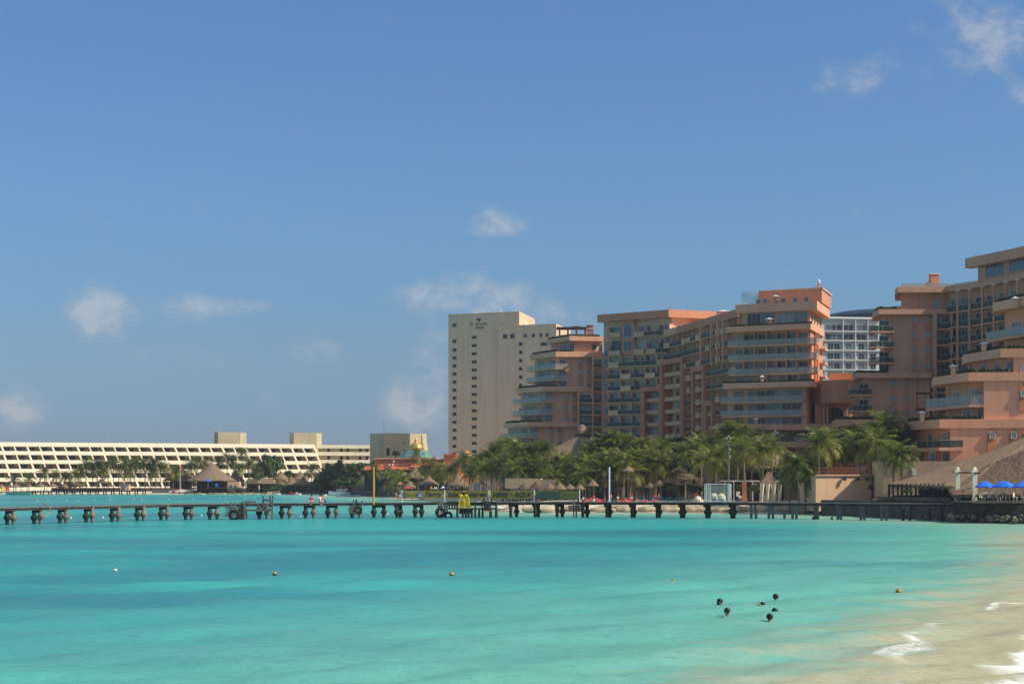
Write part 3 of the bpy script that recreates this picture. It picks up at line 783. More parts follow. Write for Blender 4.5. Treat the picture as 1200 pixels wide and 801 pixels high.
# ---- tall beige tower
def beige_tower():
    A, B = G(525.5, 622), G(608.5, 611); E = lerp(A, B, 1.52)
    root = thing('hotel_tower', 'tall plain beige concrete tower hotel with small dark windows and dark lettering', 'tower', (A[0], A[1], 1.5))
    zt = PZ(368, 616)
    MB().prism([A, B, (B[0]+6, B[1]+28), (A[0]+6, A[1]+28)], 1, zt).build('wall', M['beige'], root)
    MB().prism(offset([A, B], .12)+[(B[0]+5.7, B[1]+27), (A[0]+6.2, A[1]+27)][:2], zt, zt+.5).build('roof_edge', M['beige'], root)
    A2 = lerp(A, B, .715); pl = offset([A2, E], .9); z2 = PZ(381, 611)
    MB().prism(pl+[(pl[1][0]+6, pl[1][1]+24), (pl[0][0]+6, pl[0][1]+8)], 1, z2).build('side_wing', M['beige'], root)
    Y = 617
    kw = dict(glass='glass_c', fr='darkframe')
    ys1 = [379.7, 398.6, 408.8]+[418.3+9.45*k for k in range(13)]
    for y in ys1: wins_px(root, A, B, [532.7], PZ(y+1.7, Y), 1.35, 1.0, mull=0, **kw)
    for k in range(15): wins_px(root, A, B, [555.8], PZ(396.4+9.55*k, Y), 1.8, .95, mull=1, **kw)
    P_, Q_ = pl
    for px in (592, 600.5): wins_px(root, P_, Q_, [px], PZ(396, 611), 1.5, 1.35, mull=0, **kw)
    for px in (615.6, 625, 634, 641): wins_px(root, P_, Q_, [px], PZ(395, 609), .95, 1.1, mull=0, **kw)
    for k in range(9): wins_px(root, P_, Q_, [610.2], PZ(405+9.7*k, 611), 1.05, 1.05, mull=0, **kw)
    wins_px(root, P_, Q_, [637.5], PZ(405.6, 609), 2.3, 1.1, mull=1, **kw)
    # lettering and emblem on the wall
    L_, d, n = seg(A, B); rot = math.atan2(n[0], -n[1]); rl = wloc(root)
    def put(me, px, y):
        p = ptpx(A, B, px); return child(me.name, me, root, (p[0]+n[0]*.06-rl[0], p[1]+n[1]*.06-rl[1], PZ(y, Y)-rl[2]), rot)
    put(text_mesh('D', 1.75, M['black_letter'], .04), 552.2, 379.3)
    put(text_mesh('REAMS', 1.15, M['black_letter'], .04, extr_space=1.45), 564, 379.8)
    put(text_mesh('Cancun', 1.25, M['black_letter'], .04, shear=.45, width=3.3), 562, 383.6)
    e = MB()
    for k in range(7):
        a = R(25+k*21.7); e.add([(0, -.03, -.25), (.95*math.cos(a-.17), -.03, .75*math.sin(a-.17)), (1.15*math.cos(a), -.03, .95*math.sin(a)), (.95*math.cos(a+.17), -.03, .75*math.sin(a+.17))], [(0, 1, 2, 3)])
    e.box((0, -.02, -.42), (.9, .05, .22))
    put(e.mesh('emblem', M['rust_ink']), 561.3, 375.2)
    MB().box((PX(601.5, 615), 615.5, zt-1.6), (.5, .4, 2.8)).box((PX(605.5, 613), 614, zt-1.6), (.45, .4, 2.9)).build('roof_vent', M['cream_dim'], root)
    MB().tube([(PX(573.5, 623), 626, zt), (PX(573.5, 623), 626, zt+4.6)], .07, 5).build('antenna', M['frame'], root)
    d_ = MB(); d_.lathe((PX(585.6, 623), 623, zt+.5), [(.1, 0), (.12, 1.2), (.5, 1.3), (.6, 1.6)], 8); d_.build('satellite_dish', M['white'], root)
    d_ = MB(); d_.lathe((PX(614, 623), 618, z2), [(.9, 0), (1.2, .8), (.8, 1.9), (.2, 2.1)], 8).lathe((PX(609.5, 623), 619, z2), [(.5, 0), (1.1, 1.8), (.5, 2.2)], 8); d_.build('satellite_dish', M['cream'], root)
beige_tower()

# ---- orange building with dome
def domed():
    root = thing('domed_building', 'low orange building with red tile canopies under a teal roof and golden dome', 'building', (PX(480, 560), 560, 1.5))
    Y = 560
    def bx(n, pa, pb, ya, yb, Yf, dep, m): MB().prism([G(pa, Yf), G(pb, Yf), (PX(pb, Yf), Yf+dep), (PX(pa, Yf), Yf+dep)], PZ(yb, Yf), PZ(ya, Yf)).build(n, M[m], root)
    bx('wall', 439, 543, 537.5, 566, Y, 24, 'orange'); bx('roof_edge', 438.6, 512, 536.2, 537.45, Y-.4, 24.5, 'sand_wall')
    bx('glazed_wall', 427, 524, 549, 575, Y-6, 5.9, 'blue_wall')
    bx('wall', 520, 534, 533, 566, Y-3, 20, 'orange'); bx('wall', 534.5, 560, 536, 566, Y-5, 20, 'orange_bright'); bx('roof_edge', 519, 535, 531.6, 532.9, Y-3.6, 21, 'tile')
    # tiled canopies sloping toward the sea
    for pa, pb, y0, y1 in ((427, 432.5, 546, 550), (431, 440, 545, 549.4), (441, 449, 544, 549.6), (458, 470, 545, 549.2), (470, 483, 543.6, 549.4), (481, 495, 543, 546.5), (497, 522, 541, 544.5), (507, 524, 543.5, 550)):
        a0, a1 = G(pa+1.5, Y-1), G(pb, Y-1); b0, b1 = G(pa-.5, Y-8), G(pb+.5, Y-8); z0, z1 = PZ(y0, Y-1), PZ(y1, Y-8)
        mb = MB(); mb.add([(*b0, z1), (*b1, z1), (*a1, z0), (*a0, z0), (*b0, z1-.25), (*b1, z1-.25), (*a1, z0-.25), (*a0, z0-.25)], [(0, 1, 2, 3), (7, 6, 5, 4), (0, 4, 5, 1), (1, 5, 6, 2), (2, 6, 7, 3), (3, 7, 4, 0)])
        mb.build('tiled_canopy', M['tile'], root)
    cx = PX(487.8, Y+9); cy = Y+9; k = (Y+9)/F
    MB().lathe((cx, cy, PZ(535.8, Y+9)), [(19.5*k, 0), (19*k, .3), (16.5*k, 1.0), (15.8*k, 1.2), (15.6*k, 1.25), (14.5*k, 1.7), (12*k, 2.3), (9.5*k, 2.45)], 8).build('dome_base', M['dome_teal'], root)
    ztb = PZ(535.8, Y+9)+2.45
    pr = [(7.6*k, 0), (7.9*k, .3), (7.9*k, .8), (7.2*k, 1.5), (5.9*k, 2.0), (4.0*k, 2.4), (1.8*k, 2.6), (1.5*k, 2.75), (2.2*k, 3.0), (1.9*k, 3.4), (.9*k, 3.65), (.3*k, 4.1)]
    dm = MB().lathe((cx, cy, ztb), pr, 16).build('dome', M['gold'], root)
    x2, y2 = G(547, 552)
    MB().lathe((x2, y2, PZ(536, 552)), [(.2, 0), (1.4, .2), (1.5, .5), (1.35, 1.3), (.9, 1.9), (.3, 2.25), (.1, 2.5)], 12).build('finial', M['gold'], root)
    for px, y in ((461.3, 541), (456, 545.3), (460, 545)): MB().lathe((PX(px, Y-1.5), Y-1.5, PZ(y, Y)), [(.1, -.3), (.3, 0), (.3, .3), (.1, .45)], 8).build('lamp', M['white'], root)
domed()

# ---- stepped pink block, left end of the big hotel
def stepped_block():
    Y = 449; root = thing('hotel_wing', 'stepped salmon hotel wing rising in roof garden tiers beside the beige tower', 'hotel wing', (*G(660, Y), 1.5))
    T = [(667.5, 640, 707, 393.4, 398.8, 412.5), (651, 621, 707, 411.6, 417.6, 453.5), (634.6, 604.8, 694.5, 452.4, 458.2, 495), (617.6, 590, 677.5, 494, 499.4, 522), (601.5, 573, 652, 521.4, 527, 570)]
    for i, (cp, lp, rp, yt, yb, yn) in enumerate(T):
        pl, ip, zt, zb, zn = tier(root, cp, lp, rp, Y, 12, yt, yb, 'pink', 'pink', yn, dr=2.2, hp=.3 if i else .9)
        L_, Cc, Rp = ip
        bl = [ptpx(L_, Cc, lp+3), Cc, ptpx(Cc, Rp, cp+13)]
        ys = {1: (430.8, 444.3), 2: (470.0, 484.3), 3: (511.5,)}.get(i, ())
        for y in ys: balcony(root, bl, PZ(y, Y), 1.9, -.05, 'pink_pale')
        floors = [zb-3.05]+[PZ(y, Y) for y in ys] if i else [zn+.3]
        for z in (list(ys) and [PZ(y, Y)+.05 for y in ys]+[zn+.1] or [zn+.5]):
            if i == 0:
                wins(root, L_, Cc, z, (.42, .58, .74, .9), 1.3, 1.9, glass='glass_a', mull=0); wins_px(root, Cc, Rp, [670], z-.3, 1.2, 2.3, glass='glass_c')
                wins_px(root, Cc, Rp, [696], z+.2, 1.1, 1.7, arch=True, glass='glass_c'); wins_px(root, Cc, Rp, [704.3], z+.2, .6, 1.7, glass='glass_c', mull=0)
            else:
                wins(root, L_, Cc, z, (.25, .5, .8), 2.3, 2.25, mull=1); wins_px(root, Cc, Rp, [cp+8], z, 1.7, 2.25, glass='glass_a')
        if i in (1, 2, 3):                                   # two sunken strips of small windows
            for q in (28.5, 39):
                u = {1: (679.5, 690), 2: (663, 673), 3: (646, 656)}[i][0 if q < 30 else 1]
                p = ptpx(Cc, Rp, u); h_ = zb-zn if i < 3 else 9
                MB().box((p[0], p[1]-.04, zb-h_/2), (1.25, .1, h_-.02)).build('window_strip', M['rose'], root)
                for y in {1: (423, 437, 452), 2: (464, 478, 492), 3: (505, 520)}[i]: window(root, p[0], p[1]-.1, PZ(y, Y)-.3, (0, -1), .8, 1.1, glass='glass_c' if q > 30 else 'glass_b')
    # loggias where the tiers step back
    for pa, pb, y0 in ((694.5, 707, 418), (677.5, 694.5, 459)):
        A, B = G(pa, Y+1.2), G(pb, Y+1.2)
        MB().prism([A, B, (B[0], Y+14), (A[0], Y+14)], 2, PZ(y0, Y)).build('wall', M['pink_pale'], root)
        MB().box((A[0], Y+.3, (2+PZ(y0, Y))/2), (.35, 1.6, PZ(y0, Y)-2)).build('pier', M['pink'], root)
        y = y0+12.4
        while y < 535:
            balcony(root, [(A[0]+.2, Y+1.2), (B[0]-.05, Y+1.2)], PZ(y, Y), 1.5, -.05, 'pink_pale', 'rail_dark')
            window(root, (A[0]+B[0])/2, Y+1.2, PZ(y, Y)+.05, (0, -1), (B[0]-A[0])*.7, 2.2, glass=random.choice(['glass_a', 'glass_c', 'glass_b']), mull=2)
            y += 13.75
    # roof pergola and turret
    zt = PZ(392.5, 452)
    pg = MB(); a, b_ = G(656, 452), G(686, 452)
    for t in (0, .33, .66, 1):
        for dy in (0, 4): pg.box((a[0]+(b_[0]-a[0])*t, 452+dy, zt+.9), (.35, .35, 1.8))
    pg.build('pergola_post', M['pink_warm'], root)
    pb_ = MB().box(((a[0]+b_[0])/2, 454, zt+1.95), (b_[0]-a[0]+1.6, 6, .3)); pb_.box(((a[0]+b_[0])/2+1, 454, zt+2.3), (4, 4, .4), taper=.4); pb_.build('pergola_roof', M['wood_dark'], root)
    x, y = G(691.5, 452); MB().box((x, y, zt+1.3), (1.7, 1.7, 2.6)).build('turret', M['pink_warm'], root)
    MB().box((x, y, zt+2.75), (2.1, 2.1, .25)).box((x, y, zt+1.6), (1.95, 1.95, .15)).build('turret_cap', M['white'], root)
stepped_block()

# ---- the big curved wing
def curved_wing():
    A, B, Cc, D = G(707.5, 441.5), G(787, 428), G(799, 421), G(872, 376)
    B0 = ptpx(A, B, 741)
    root = thing('hotel_wing', 'broad salmon and sand curved hotel wing with rows of dark teal balconies', 'hotel wing', (B[0], B[1], 1.5))
    zR = PZ(372, 446)
    def zA(y, px=745):
        p = ptpx(A, B, px); return PZ(y, p[1])
    z_low_roof = PZ(386, 425)
    # bodies
    MB().prism([A, B, (B[0]+14, B[1]+10), (A[0]+12, A[1]+14)], PZ(421, 437), zR-.4).build('wall', M['pink_pale'], root)
    MB().prism([(A[0], A[1]), B, (B[0]+14, B[1]+10), (A[0]+12, A[1]+14)], 1, PZ(421, 437)-.003).build('lower_wall', M['sand_wall'], root)
    MB().prism([B, Cc, D, (D[0]+14, D[1]+4), (B[0]+13.9, B[1]+9)], 1, lambda p: z_low_roof-.3).build('side_wall', M['sand_wall'], root)
    # roof cornice of the tall part and its sunlit flank
    MB().strip([(A[0]-.7, A[1]+.5), B], -.3, 1.6, zR-1.7, zR+.2).build('cornice', M['rose'], root)
    Bs = offset([A, B], 1.6)[1]
    fl = [Bs, (Bs[0]+15.5, Bs[1]+6.5)]
    MB().strip(fl, -1.5, .35, zR-1.7, zR+.202).build('cornice', M['pink_warm'], root)
    MB().prism([(B[0]+.1, B[1]+1), (B[0]+13.6, B[1]+8), (B[0]+12, B[1]+10), (B[0]-1, B[1]+5)], z_low_roof, zR-1.5).build('flank_wall', M['pink_warm'], root)
    # second terrace with its hip tops
    zc = PZ(379, 420)
    MB().prism([(B[0]+2.2, B[1]-1), (B[0]+12.5, B[1]+3), (B[0]+12.5, B[1]+9), (B[0]+2.2, B[1]+4)], z_low_roof-.2, zc-.6).build('penthouse', M['pink_warm'], root)
    x, y = ptpx(Cc, D, 833); MB().box((x+4, y+8, z_low_roof+1.2), (3, 3, 2.6)).build('turret', M['pink_warm'], root)
    MB().box((x+4, y+8, z_low_roof+2.65), (3.3, 3.3, .2)).box((x+4, y+8, z_low_roof+2.9), (2.2, 2.2, .3), taper=.2).build('turret_cap', M['white'], root)
    # long sloping cornice of the receding part
    MB().strip([Cc, D], -.3, 1.5, z_low_roof-1.5, z_low_roof+.25).build('cornice', M['rose'], root)
    MB().strip([ptpx(A, B, 781), B, Cc], -.2, 1.45, z_low_roof-1.5, z_low_roof+.247).build('cornice', M['pink'], root)
    # tall pilaster with arched window
    pp, qq = ptpx(A, B, 731.5), ptpx(A, B, 745.5)
    MB().strip([pp, qq], -.1, .9, PZ(417, 440), zR-.2).build('pilaster', M['rose'], root)
    o1, o2 = offset([pp, qq], .9)
    wins(root, o1, o2, PZ(396.5, 440), (.5,), 2.6, 3.2, arch=True, glass='teal'); wins(root, o1, o2, PZ(412.8, 440), (.5,), 2.5, 2.5, glass='teal')
    # balcony rows, left part
    part_n = [0]; rest = MB()
    p0, p1, p2, p3 = ptpx(A, B, 715.5), pp, qq, B
    def row(P_, Q_, z, n, w, h, slab='sand_wall', d=1.3, full=True, rail='rail_dark', lift=0.0):
        L_, dd, nn = seg(P_, Q_)
        balcony(root, [P_, Q_], z, d, -.04, slab, rail, th=.2)
        nb = max(1, int(L_/3.6))
        for k in range(nb+1):
            q = lerp(P_, Q_, k/nb); part_n[0] += 1; pw = MB() if part_n[0] < 98 else rest
            pw.strip([q, (q[0]+dd[0]*.18, q[1]+dd[1]*.18)], -.02, d-.2, z+.005, z+2.55)
            if pw is not rest: pw.build('partition', M[slab], root)
            if k < nb and random.random() < .33: MB().strip([lerp(P_, Q_, (k+.08)/nb), lerp(P_, Q_, (k+.92)/nb)], d-.04, d+.12, z-.22, z+1.12).build('parapet_panel', M[slab], root)
        wins(root, P_, Q_, z+.05, [(k+.5)/n for k in range(n)], w, h, mull=1)
    row(p0, p1, zA(394.8, 722), 1, 3.6, 2.5, 'pink_pale'); row(p2, p3, zA(393.2, 765), 2, 3.6, 2.5, 'pink_pale')
    row(p0, p1, zA(416, 722), 1, 3.6, 3.6, 'pink_pale'); row(p2, p3, zA(414, 765), 3, 3.0, 3.4, 'pink_pale')
    zf = zA(429.3, 735)
    zs = [zf-3.06*k for k in range(10) if zf-3.06*k > 5]
    q756 = ptpx(A, B, 756); q782 = ptpx(A, B, 782)
    for k, z in enumerate(zs):
        end = q756 if k >= 2.5 else (q782 if k >= 0 else B)
        n = 5 if k < 3 else 3
        row(p0, end if k >= 3 else B, z, 6 if k < 3 else 4, 2.6, 2.2)
    # slim windows at the corner beside the stepped block
    q0 = ptpx(A, B, 708.3); q1 = ptpx(A, B, 714.8)
    for k, z in enumerate([zA(419, 711)]+zs): wins(root, q0, q1, z+.1, (.5,), 1.7, 2.1, arch=(k == 0), glass='teal')
    MB().strip([q0, q1], -.1, .02, 3, zA(400, 711)).build('corner_bay', M['rose'], root)
    # projecting rose frames round stacks of balconies
    def frame(Pl, ytop_z, yb_z, thick=1.0, out=2.4, n=1, floors=zs):
        a, b_ = Pl; L_, dd, nn = seg(a, b_)
        f = MB()
        t = thick/L_
        f.strip([a, lerp(a, b_, t)], -.3, out, yb_z, ytop_z-1.2); f.strip([lerp(a, b_, 1-t), b_], -.3, out, yb_z, ytop_z-1.2)
        f.strip([a, b_], -.3, out+.15, ytop_z-1.2, ytop_z)
        f.build('balcony_frame', M['rose'], root)
        i0, i1 = lerp(a, b_, t), lerp(a, b_, 1-t)
        for z in floors:
            if z > ytop_z-2.5: continue
            MB().strip([i0, i1], -.03, out-.7, z-.25, z+.75).build('balcony_slab', M['pink_pale'], root)
            wins(root, i0, i1, z+.8, [(k+.5)/n for k in range(n)], 2.0, 1.5, mull=1)
    frame((ptpx(A, B, 756), ptpx(A, B, 783.5)), zA(453, 770), 2, 1.3, 2.2, 2)
    fr2 = (ptpx(A, B, 781.5), ptpx(Cc, D, 808.5))
    frame(fr2, PZ(421.5, 424), 2, 1.5, 2.0, 1)
    # receding part: slab lines, fins, windows
    zs2 = [z_low_roof-4.3]+[z_low_roof-4.3-3.05*k for k in range(1, 12) if z_low_roof-4.3-3.05*k > 4]
    s0, s1 = ptpx(Cc, D, 806), ptpx(Cc, D, 871)
    pB = ptpx(A, B, 783)
    for k, z in enumerate(zs2[:2]):
        row(pB, Cc, z, 2, 1.9, 2.1, 'pink_pale')
        row(Cc, s0, z, 3, 1.9, 2.1, 'pink_pale')
    for k, z in enumerate(zs2):
        row(s0, s1, z, 6, 2.6, 2.1, 'pink_pale', 1.6)
    fins = [ptpx(Cc, D, q) for q in (829, 842, 849, 856)]
    for p in fins:
        L_, dd, nn = seg(Cc, D)
        MB().strip([p, (p[0]+dd[0]*.5, p[1]+dd[1]*.5)], -.1, 2.0, PZ(431, 400), z_low_roof-1.5).build('pier', M['pink'], root)
    # lower rose frames on the receding part
    for qa, qb, yt in ((820.5, 835.5, 431), (836, 846, 470)):
        a, b_ = ptpx(Cc, D, qa), ptpx(Cc, D, qb)
        frame((a, b_), PZ(yt, a[1]), 2, 1.3, 2.3, 1, zs2)
    a, b_ = ptpx(Cc, D, 808.5), ptpx(Cc, D, 820.5)
    MB().strip([a, lerp(a, b_, .15)], -.1, 2.2, 2, PZ(431, 413)).build('pier', M['rose'], root)
    MB().box((A[0]-.1, A[1]+.3, 20), (.9, 1.2, 36)).build('pier', M['rose'], root)
    if rest.v: rest.build('rear_partition', M['pink_pale'], root, stuff=True)
    # rooftop masts
    for px in (707, 785): MB().box((*ptpx(A, B, px), zR+.7), (.25, .25, 1.2)).build('roof_beacon', M['rose'], root)
curved_wing()

# ---- mid tower of the hotel
def mid_tower():
    Y = 355; root = thing('hotel_tower', 'salmon hotel tower with wide glass balconies and a sunlit right flank', 'tower', (*G(900, Y), 1.5))
    sd = (.31, .95)
    def front(cpx, lpx, Yc=355, slope=8.5/95.8): return G(lpx, Yc+(cpx-lpx)*slope), G(cpx, Yc)
    def lvl(name, cpx, lpx, yt, yb, m, side=19, Yc=355, hedge=0, mside=None):
        Lp, Cp = front(cpx, lpx, Yc); Sp = (Cp[0]+sd[0]*side, Cp[1]+sd[1]*side)
        MB().prism([Lp, Cp, Sp, (Lp[0]+sd[0]*side, Lp[1]+sd[1]*side)], PZ(yb, Yc), PZ(yt, Yc)).build(name, M[m], root)
        if hedge:
            h = MB(); o = offset([Lp, Cp], -.6); n = int(math.dist(*o)/.5)
            for k in range(n):
                p = lerp(o[0], o[1], (k+.5)/n); h.box((p[0], p[1], PZ(yt, Yc)+.15), (.6, .6, .35+random.random()*.3), random.random()*3)
            h.build('roof_hedge', M['hedge'], root)
        return Lp, Cp, Sp
    # penthouse
    a, c_, s_ = lvl('penthouse', 963, 889, 337.6, 354, 'pink_warm', 15, 360)
    MB().lathe((PX(882, 366), 369, PZ(354, 361)), [(2.1, 0), (2.1, 2.9)], 20).build('glass_drum', M['clear_pane'], root, smooth=True)
    MB().strip([a, c_, s_], -.1, .25, PZ(338.4, 360), PZ(336.6, 360)).build('coping', M['pink_pale'], root)
    wins_px(root, a, c_, [889, 897, 910, 918, 932, 945], PZ(353, 360), 1.0, 1.1, glass='glass_a', mull=0)
    MB().box((PX(961.5, 360), 362, PZ(336, 360)+.5), (.55, .55, 1.0), taper=.8).build('corner_finial', M['pink_warm'], root)
    MB().lathe((PX(961.5, 360), 362, PZ(336, 360)+.95), [(.3, 0), (.35, .5), (.1, .9)], 8).build('roof_lamp', M['white'], root)
    # cornice tiers
    lvl('terrace_band', 957.5, 861.7, 352.3, 362.5, 'pink', 20)
    a, c_, s_ = lvl('wall', 949, 870, 362.5, 378.5, 'pink_pale', 18, 357)
    wins_px(root, a, c_, [884, 900, 921, 939], PZ(377.6, 357), 3.0, 2.3, mull=2)
    for k in range(4): wins(root, c_, s_, PZ(375+0*k, 357), [.15+.24*k], 1.1, 1.7, glass='hollow', mull=0, metres=False)
    lvl('terrace_band', 950, 854, 378.5, 385.2, 'pink', 21, 353.5, 1)
    a, c_, s_ = lvl('wall', 949, 861, 385.2, 446, 'sand_wall', 19, 357)
    MB().strip([(c_[0]+.0, c_[1]), s_], -.4, .12, PZ(446, 357), PZ(385.3, 357)).build('flank_wall', M['pink_warm'], root)
    L_, dd, nn = seg(c_, s_)
    for t0 in (.28, .46): 
        p = lerp(c_, s_, t0); q = lerp(c_, s_, t0+.09); MB().strip([p, q], .1, .45, PZ(445.9, 357), PZ(386, 357)).build('pilaster', M['orange'], root)
        o = offset([p, q], .45); wins(root, o[0], o[1], PZ(395, 357), (.5,), .5, 1.1, glass='glass_c', mull=0); wins(root, o[0], o[1], PZ(412, 357), (.5,), .5, 1.1, glass='glass_c', mull=0)
    fl1 = [402.5, 419.7, 436.4]
    for y in fl1:
        bl = [ptpx(a, c_, 856.5), c_, lerp(c_, s_, .10)]; balcony(root, bl, PZ(y, 357), 1.7, -.05, 'pink_pale')
        balcony(root, [lerp(c_, s_, .72), lerp(c_, s_, .98)], PZ(y, 357), 1.3, .13, 'pink_pale')
    for y in fl1+[446]:
        wins_px(root, a, c_, [867, 879, 894, 907, 917, 929, 942], PZ(y, 357)+.05, 1.9, 2.3 if y < 440 else 1.2, mull=1)
    for y in (402.5, 419.7, 436.4):
        for px in (873.5, 886.5, 912, 935.5): MB().strip([ptpx(a, c_, px-.35), ptpx(a, c_, px+.35)], .02, 1.35, PZ(y, 357)+.01, PZ(y, 357)+2.5).build('partition', M['pink_pale'], root)
        for k in range(9):
            p = ptpx(a, c_, random.uniform(859, 947)); MB().box((p[0]-.3, p[1]-.8, PZ(y, 357)+.5), (random.uniform(.4, .9), .4, random.uniform(.7, 1.0)), random.random()).build('balcony_furniture', M[random.choice(['darkframe', 'wood_grey', 'white', 'hollow'])], root)
    for px in (900.5, 923.5): MB().strip([ptpx(a, c_, px-.5), ptpx(a, c_, px+.5)], .02, 1.3, PZ(445, 357), PZ(386, 357)).build('pier', M['pink_pale'], root)
    # wider lower body
    lvl('terrace_band', 952, 847, 446, 452.6, 'pink', 24, 350.5, 1)
    a, c_, s_ = lvl('wall', 944, 853, 452.6, 505, 'sand_wall', 24, 354)
    for y in (469.5, 486):
        balcony(root, [ptpx(a, c_, 848), ptpx(a, c_, 947.5 if False else 943.5)], PZ(y, 354), 1.8, -.05, 'pink_pale')
    for y in (469.5, 486, 497):
        wins_px(root, a, c_, [866, 882, 892, 903, 911, 922, 934], PZ(y, 354)+.05, 2.0, 2.3 if y < 490 else 1.4, mull=1)
    # plinth and lower loggias
    P0, P1 = G(866, 352), G(1001, 352)
    MB().strip([P0, P1], -14, .6, PZ(503.5, 352), PZ(496.8, 352)).build('terrace_band', M['pink'], root)
    MB().strip([G(868, 356), G(1001, 356)], -8, 0, 1, PZ(503.6, 352)).build('lower_wall', M['taupe'], root)
    wins_px(root, G(868, 356), G(1001, 356), [886, 898, 910, 920], PZ(517, 356), 1.8, 2.2, glass='glass_b', mull=1)
    wins_px(root, G(868, 356), G(1001, 356), [938, 958], PZ(517, 356), 3.4, 2.2, glass='teal', mull=1)
    MB().strip([G(880, 352), G(960, 352)], -4, .3, PZ(524, 352), PZ(517.3, 352)).build('terrace_band', M['pink'], root)
    MB().strip([G(930, 352), G(990, 352)], .1, .15, PZ(517, 352), PZ(511, 352)).build('balustrade', M['rail_glass'], root)
    for px in (916, 934, 952): MB().box((*G(px, 353), PZ(535, 352)), (.7, .7, 4)).build('column', M['pink'], root)
    chimney(root, 901.5, 349.5, 373.5, 378.5, 5, 'pink_warm'); chimney(root, 909, 355, 347, 352.5, 5, 'pink_warm'); chimney(root, 893, 346, 441, 446.5, 3.5)
    chimney(root, 886, 349.5, 490.5, 497, 3.6, 'pink_pale')
    for px in (931, 933.5): MB().tube([(PX(px, 365), 366, PZ(338, 360)), (PX(px, 365), 366, PZ(332, 360))], .06, 5).build('antenna', M['frame'], root)
    # curved link to the right wing
    cl = [G(952, 361), G(962, 356.5), G(980, 354), G(1000, 353)]
    MB().prism(cl+[G(1000, 368), G(952, 372)], PZ(472, 355), PZ(445, 355)).build('link_wall', M['pink_warm'], root)
    MB().prism([G(955, 359), G(1000, 359), G(1000, 368), G(955, 368)], PZ(497, 355), PZ(472, 355)).build('link_lower_wall', M['pink'], root)
    MB().prism([G(972, 362), G(1000, 362), G(1000, 372), G(972, 372)], PZ(446, 355), PZ(436, 359)).build('link_tower', M['orange'], root)
    wins_px(root, G(955, 359), G(1000, 359), [978], PZ(496, 356), 3.9, 3.6, arch=True, glass='glass_c', mull=3)
    for px in (965, 969, 991, 996): MB().box((*G(px, 358), PZ(485, 356)), (.5, .9, 4.2)).build('column', M['pink_pale'], root)
mid_tower()

# ---- white tower block seen in the gap
def white_block():
    A, B = G(960, 545), G(1032, 548); root = thing('apartment_tower', 'white gridded tower with a dark blue domed roof behind the salmon hotel', 'tower', (*A, 1.5))
    MB().prism([A, B, (B[0], 562), (A[0], 560)], 1, PZ(372.5, 546)).build('wall', M['whitewall'], root)
    rows = [384.4, 395.4, 406.7, 418, 429.4, 441, 452, 463]
    cols = [973, 980.5, 994, 1009, 1023]
    g = MB()
    for px in (987.3, 1001.8, 1016.5): g.strip([ptpx(A, B, px-.5), ptpx(A, B, px+.5)], -.1, .7, 2, PZ(372.5, 546))
    g.build('pier', M['whitewall'], root)
    for y in rows:
        MB().strip([A, B], -.1, .75, PZ(y+3.6, 546)-.25, PZ(y+3.6, 546)+.2).build('balcony_slab', M['whitewall'], root)
        for i, px in enumerate(cols): wins_px(root, A, B, [px], PZ(y+3.2, 546), 3.2 if y < 400 else 1.9, 2.0, glass='glass_c' if (i+int(y)) % 3 else 'glass_a', mull=1)
    MB().strip([A, B], -.1, .8, PZ(373.5, 546), PZ(371.3, 546)).build('roof_edge', M['white'], root)
    d = MB(); cx = PX(1036, 556); pr = []
    for k in range(9):
        t = math.pi/2*k/8; pr.append((20*math.cos(t)+.01, 3.9*math.sin(t)))
    d.lathe((cx, 568, PZ(373, 556)), pr, 32); d.build('domed_roof', M['blue_wall'], root, smooth=True)
    MB().tube([(PX(1019, 560), 556, PZ(368, 556)), (PX(1019, 560), 556, PZ(362.5, 556))], .06, 5).build('antenna', M['frame'], root)
white_block()

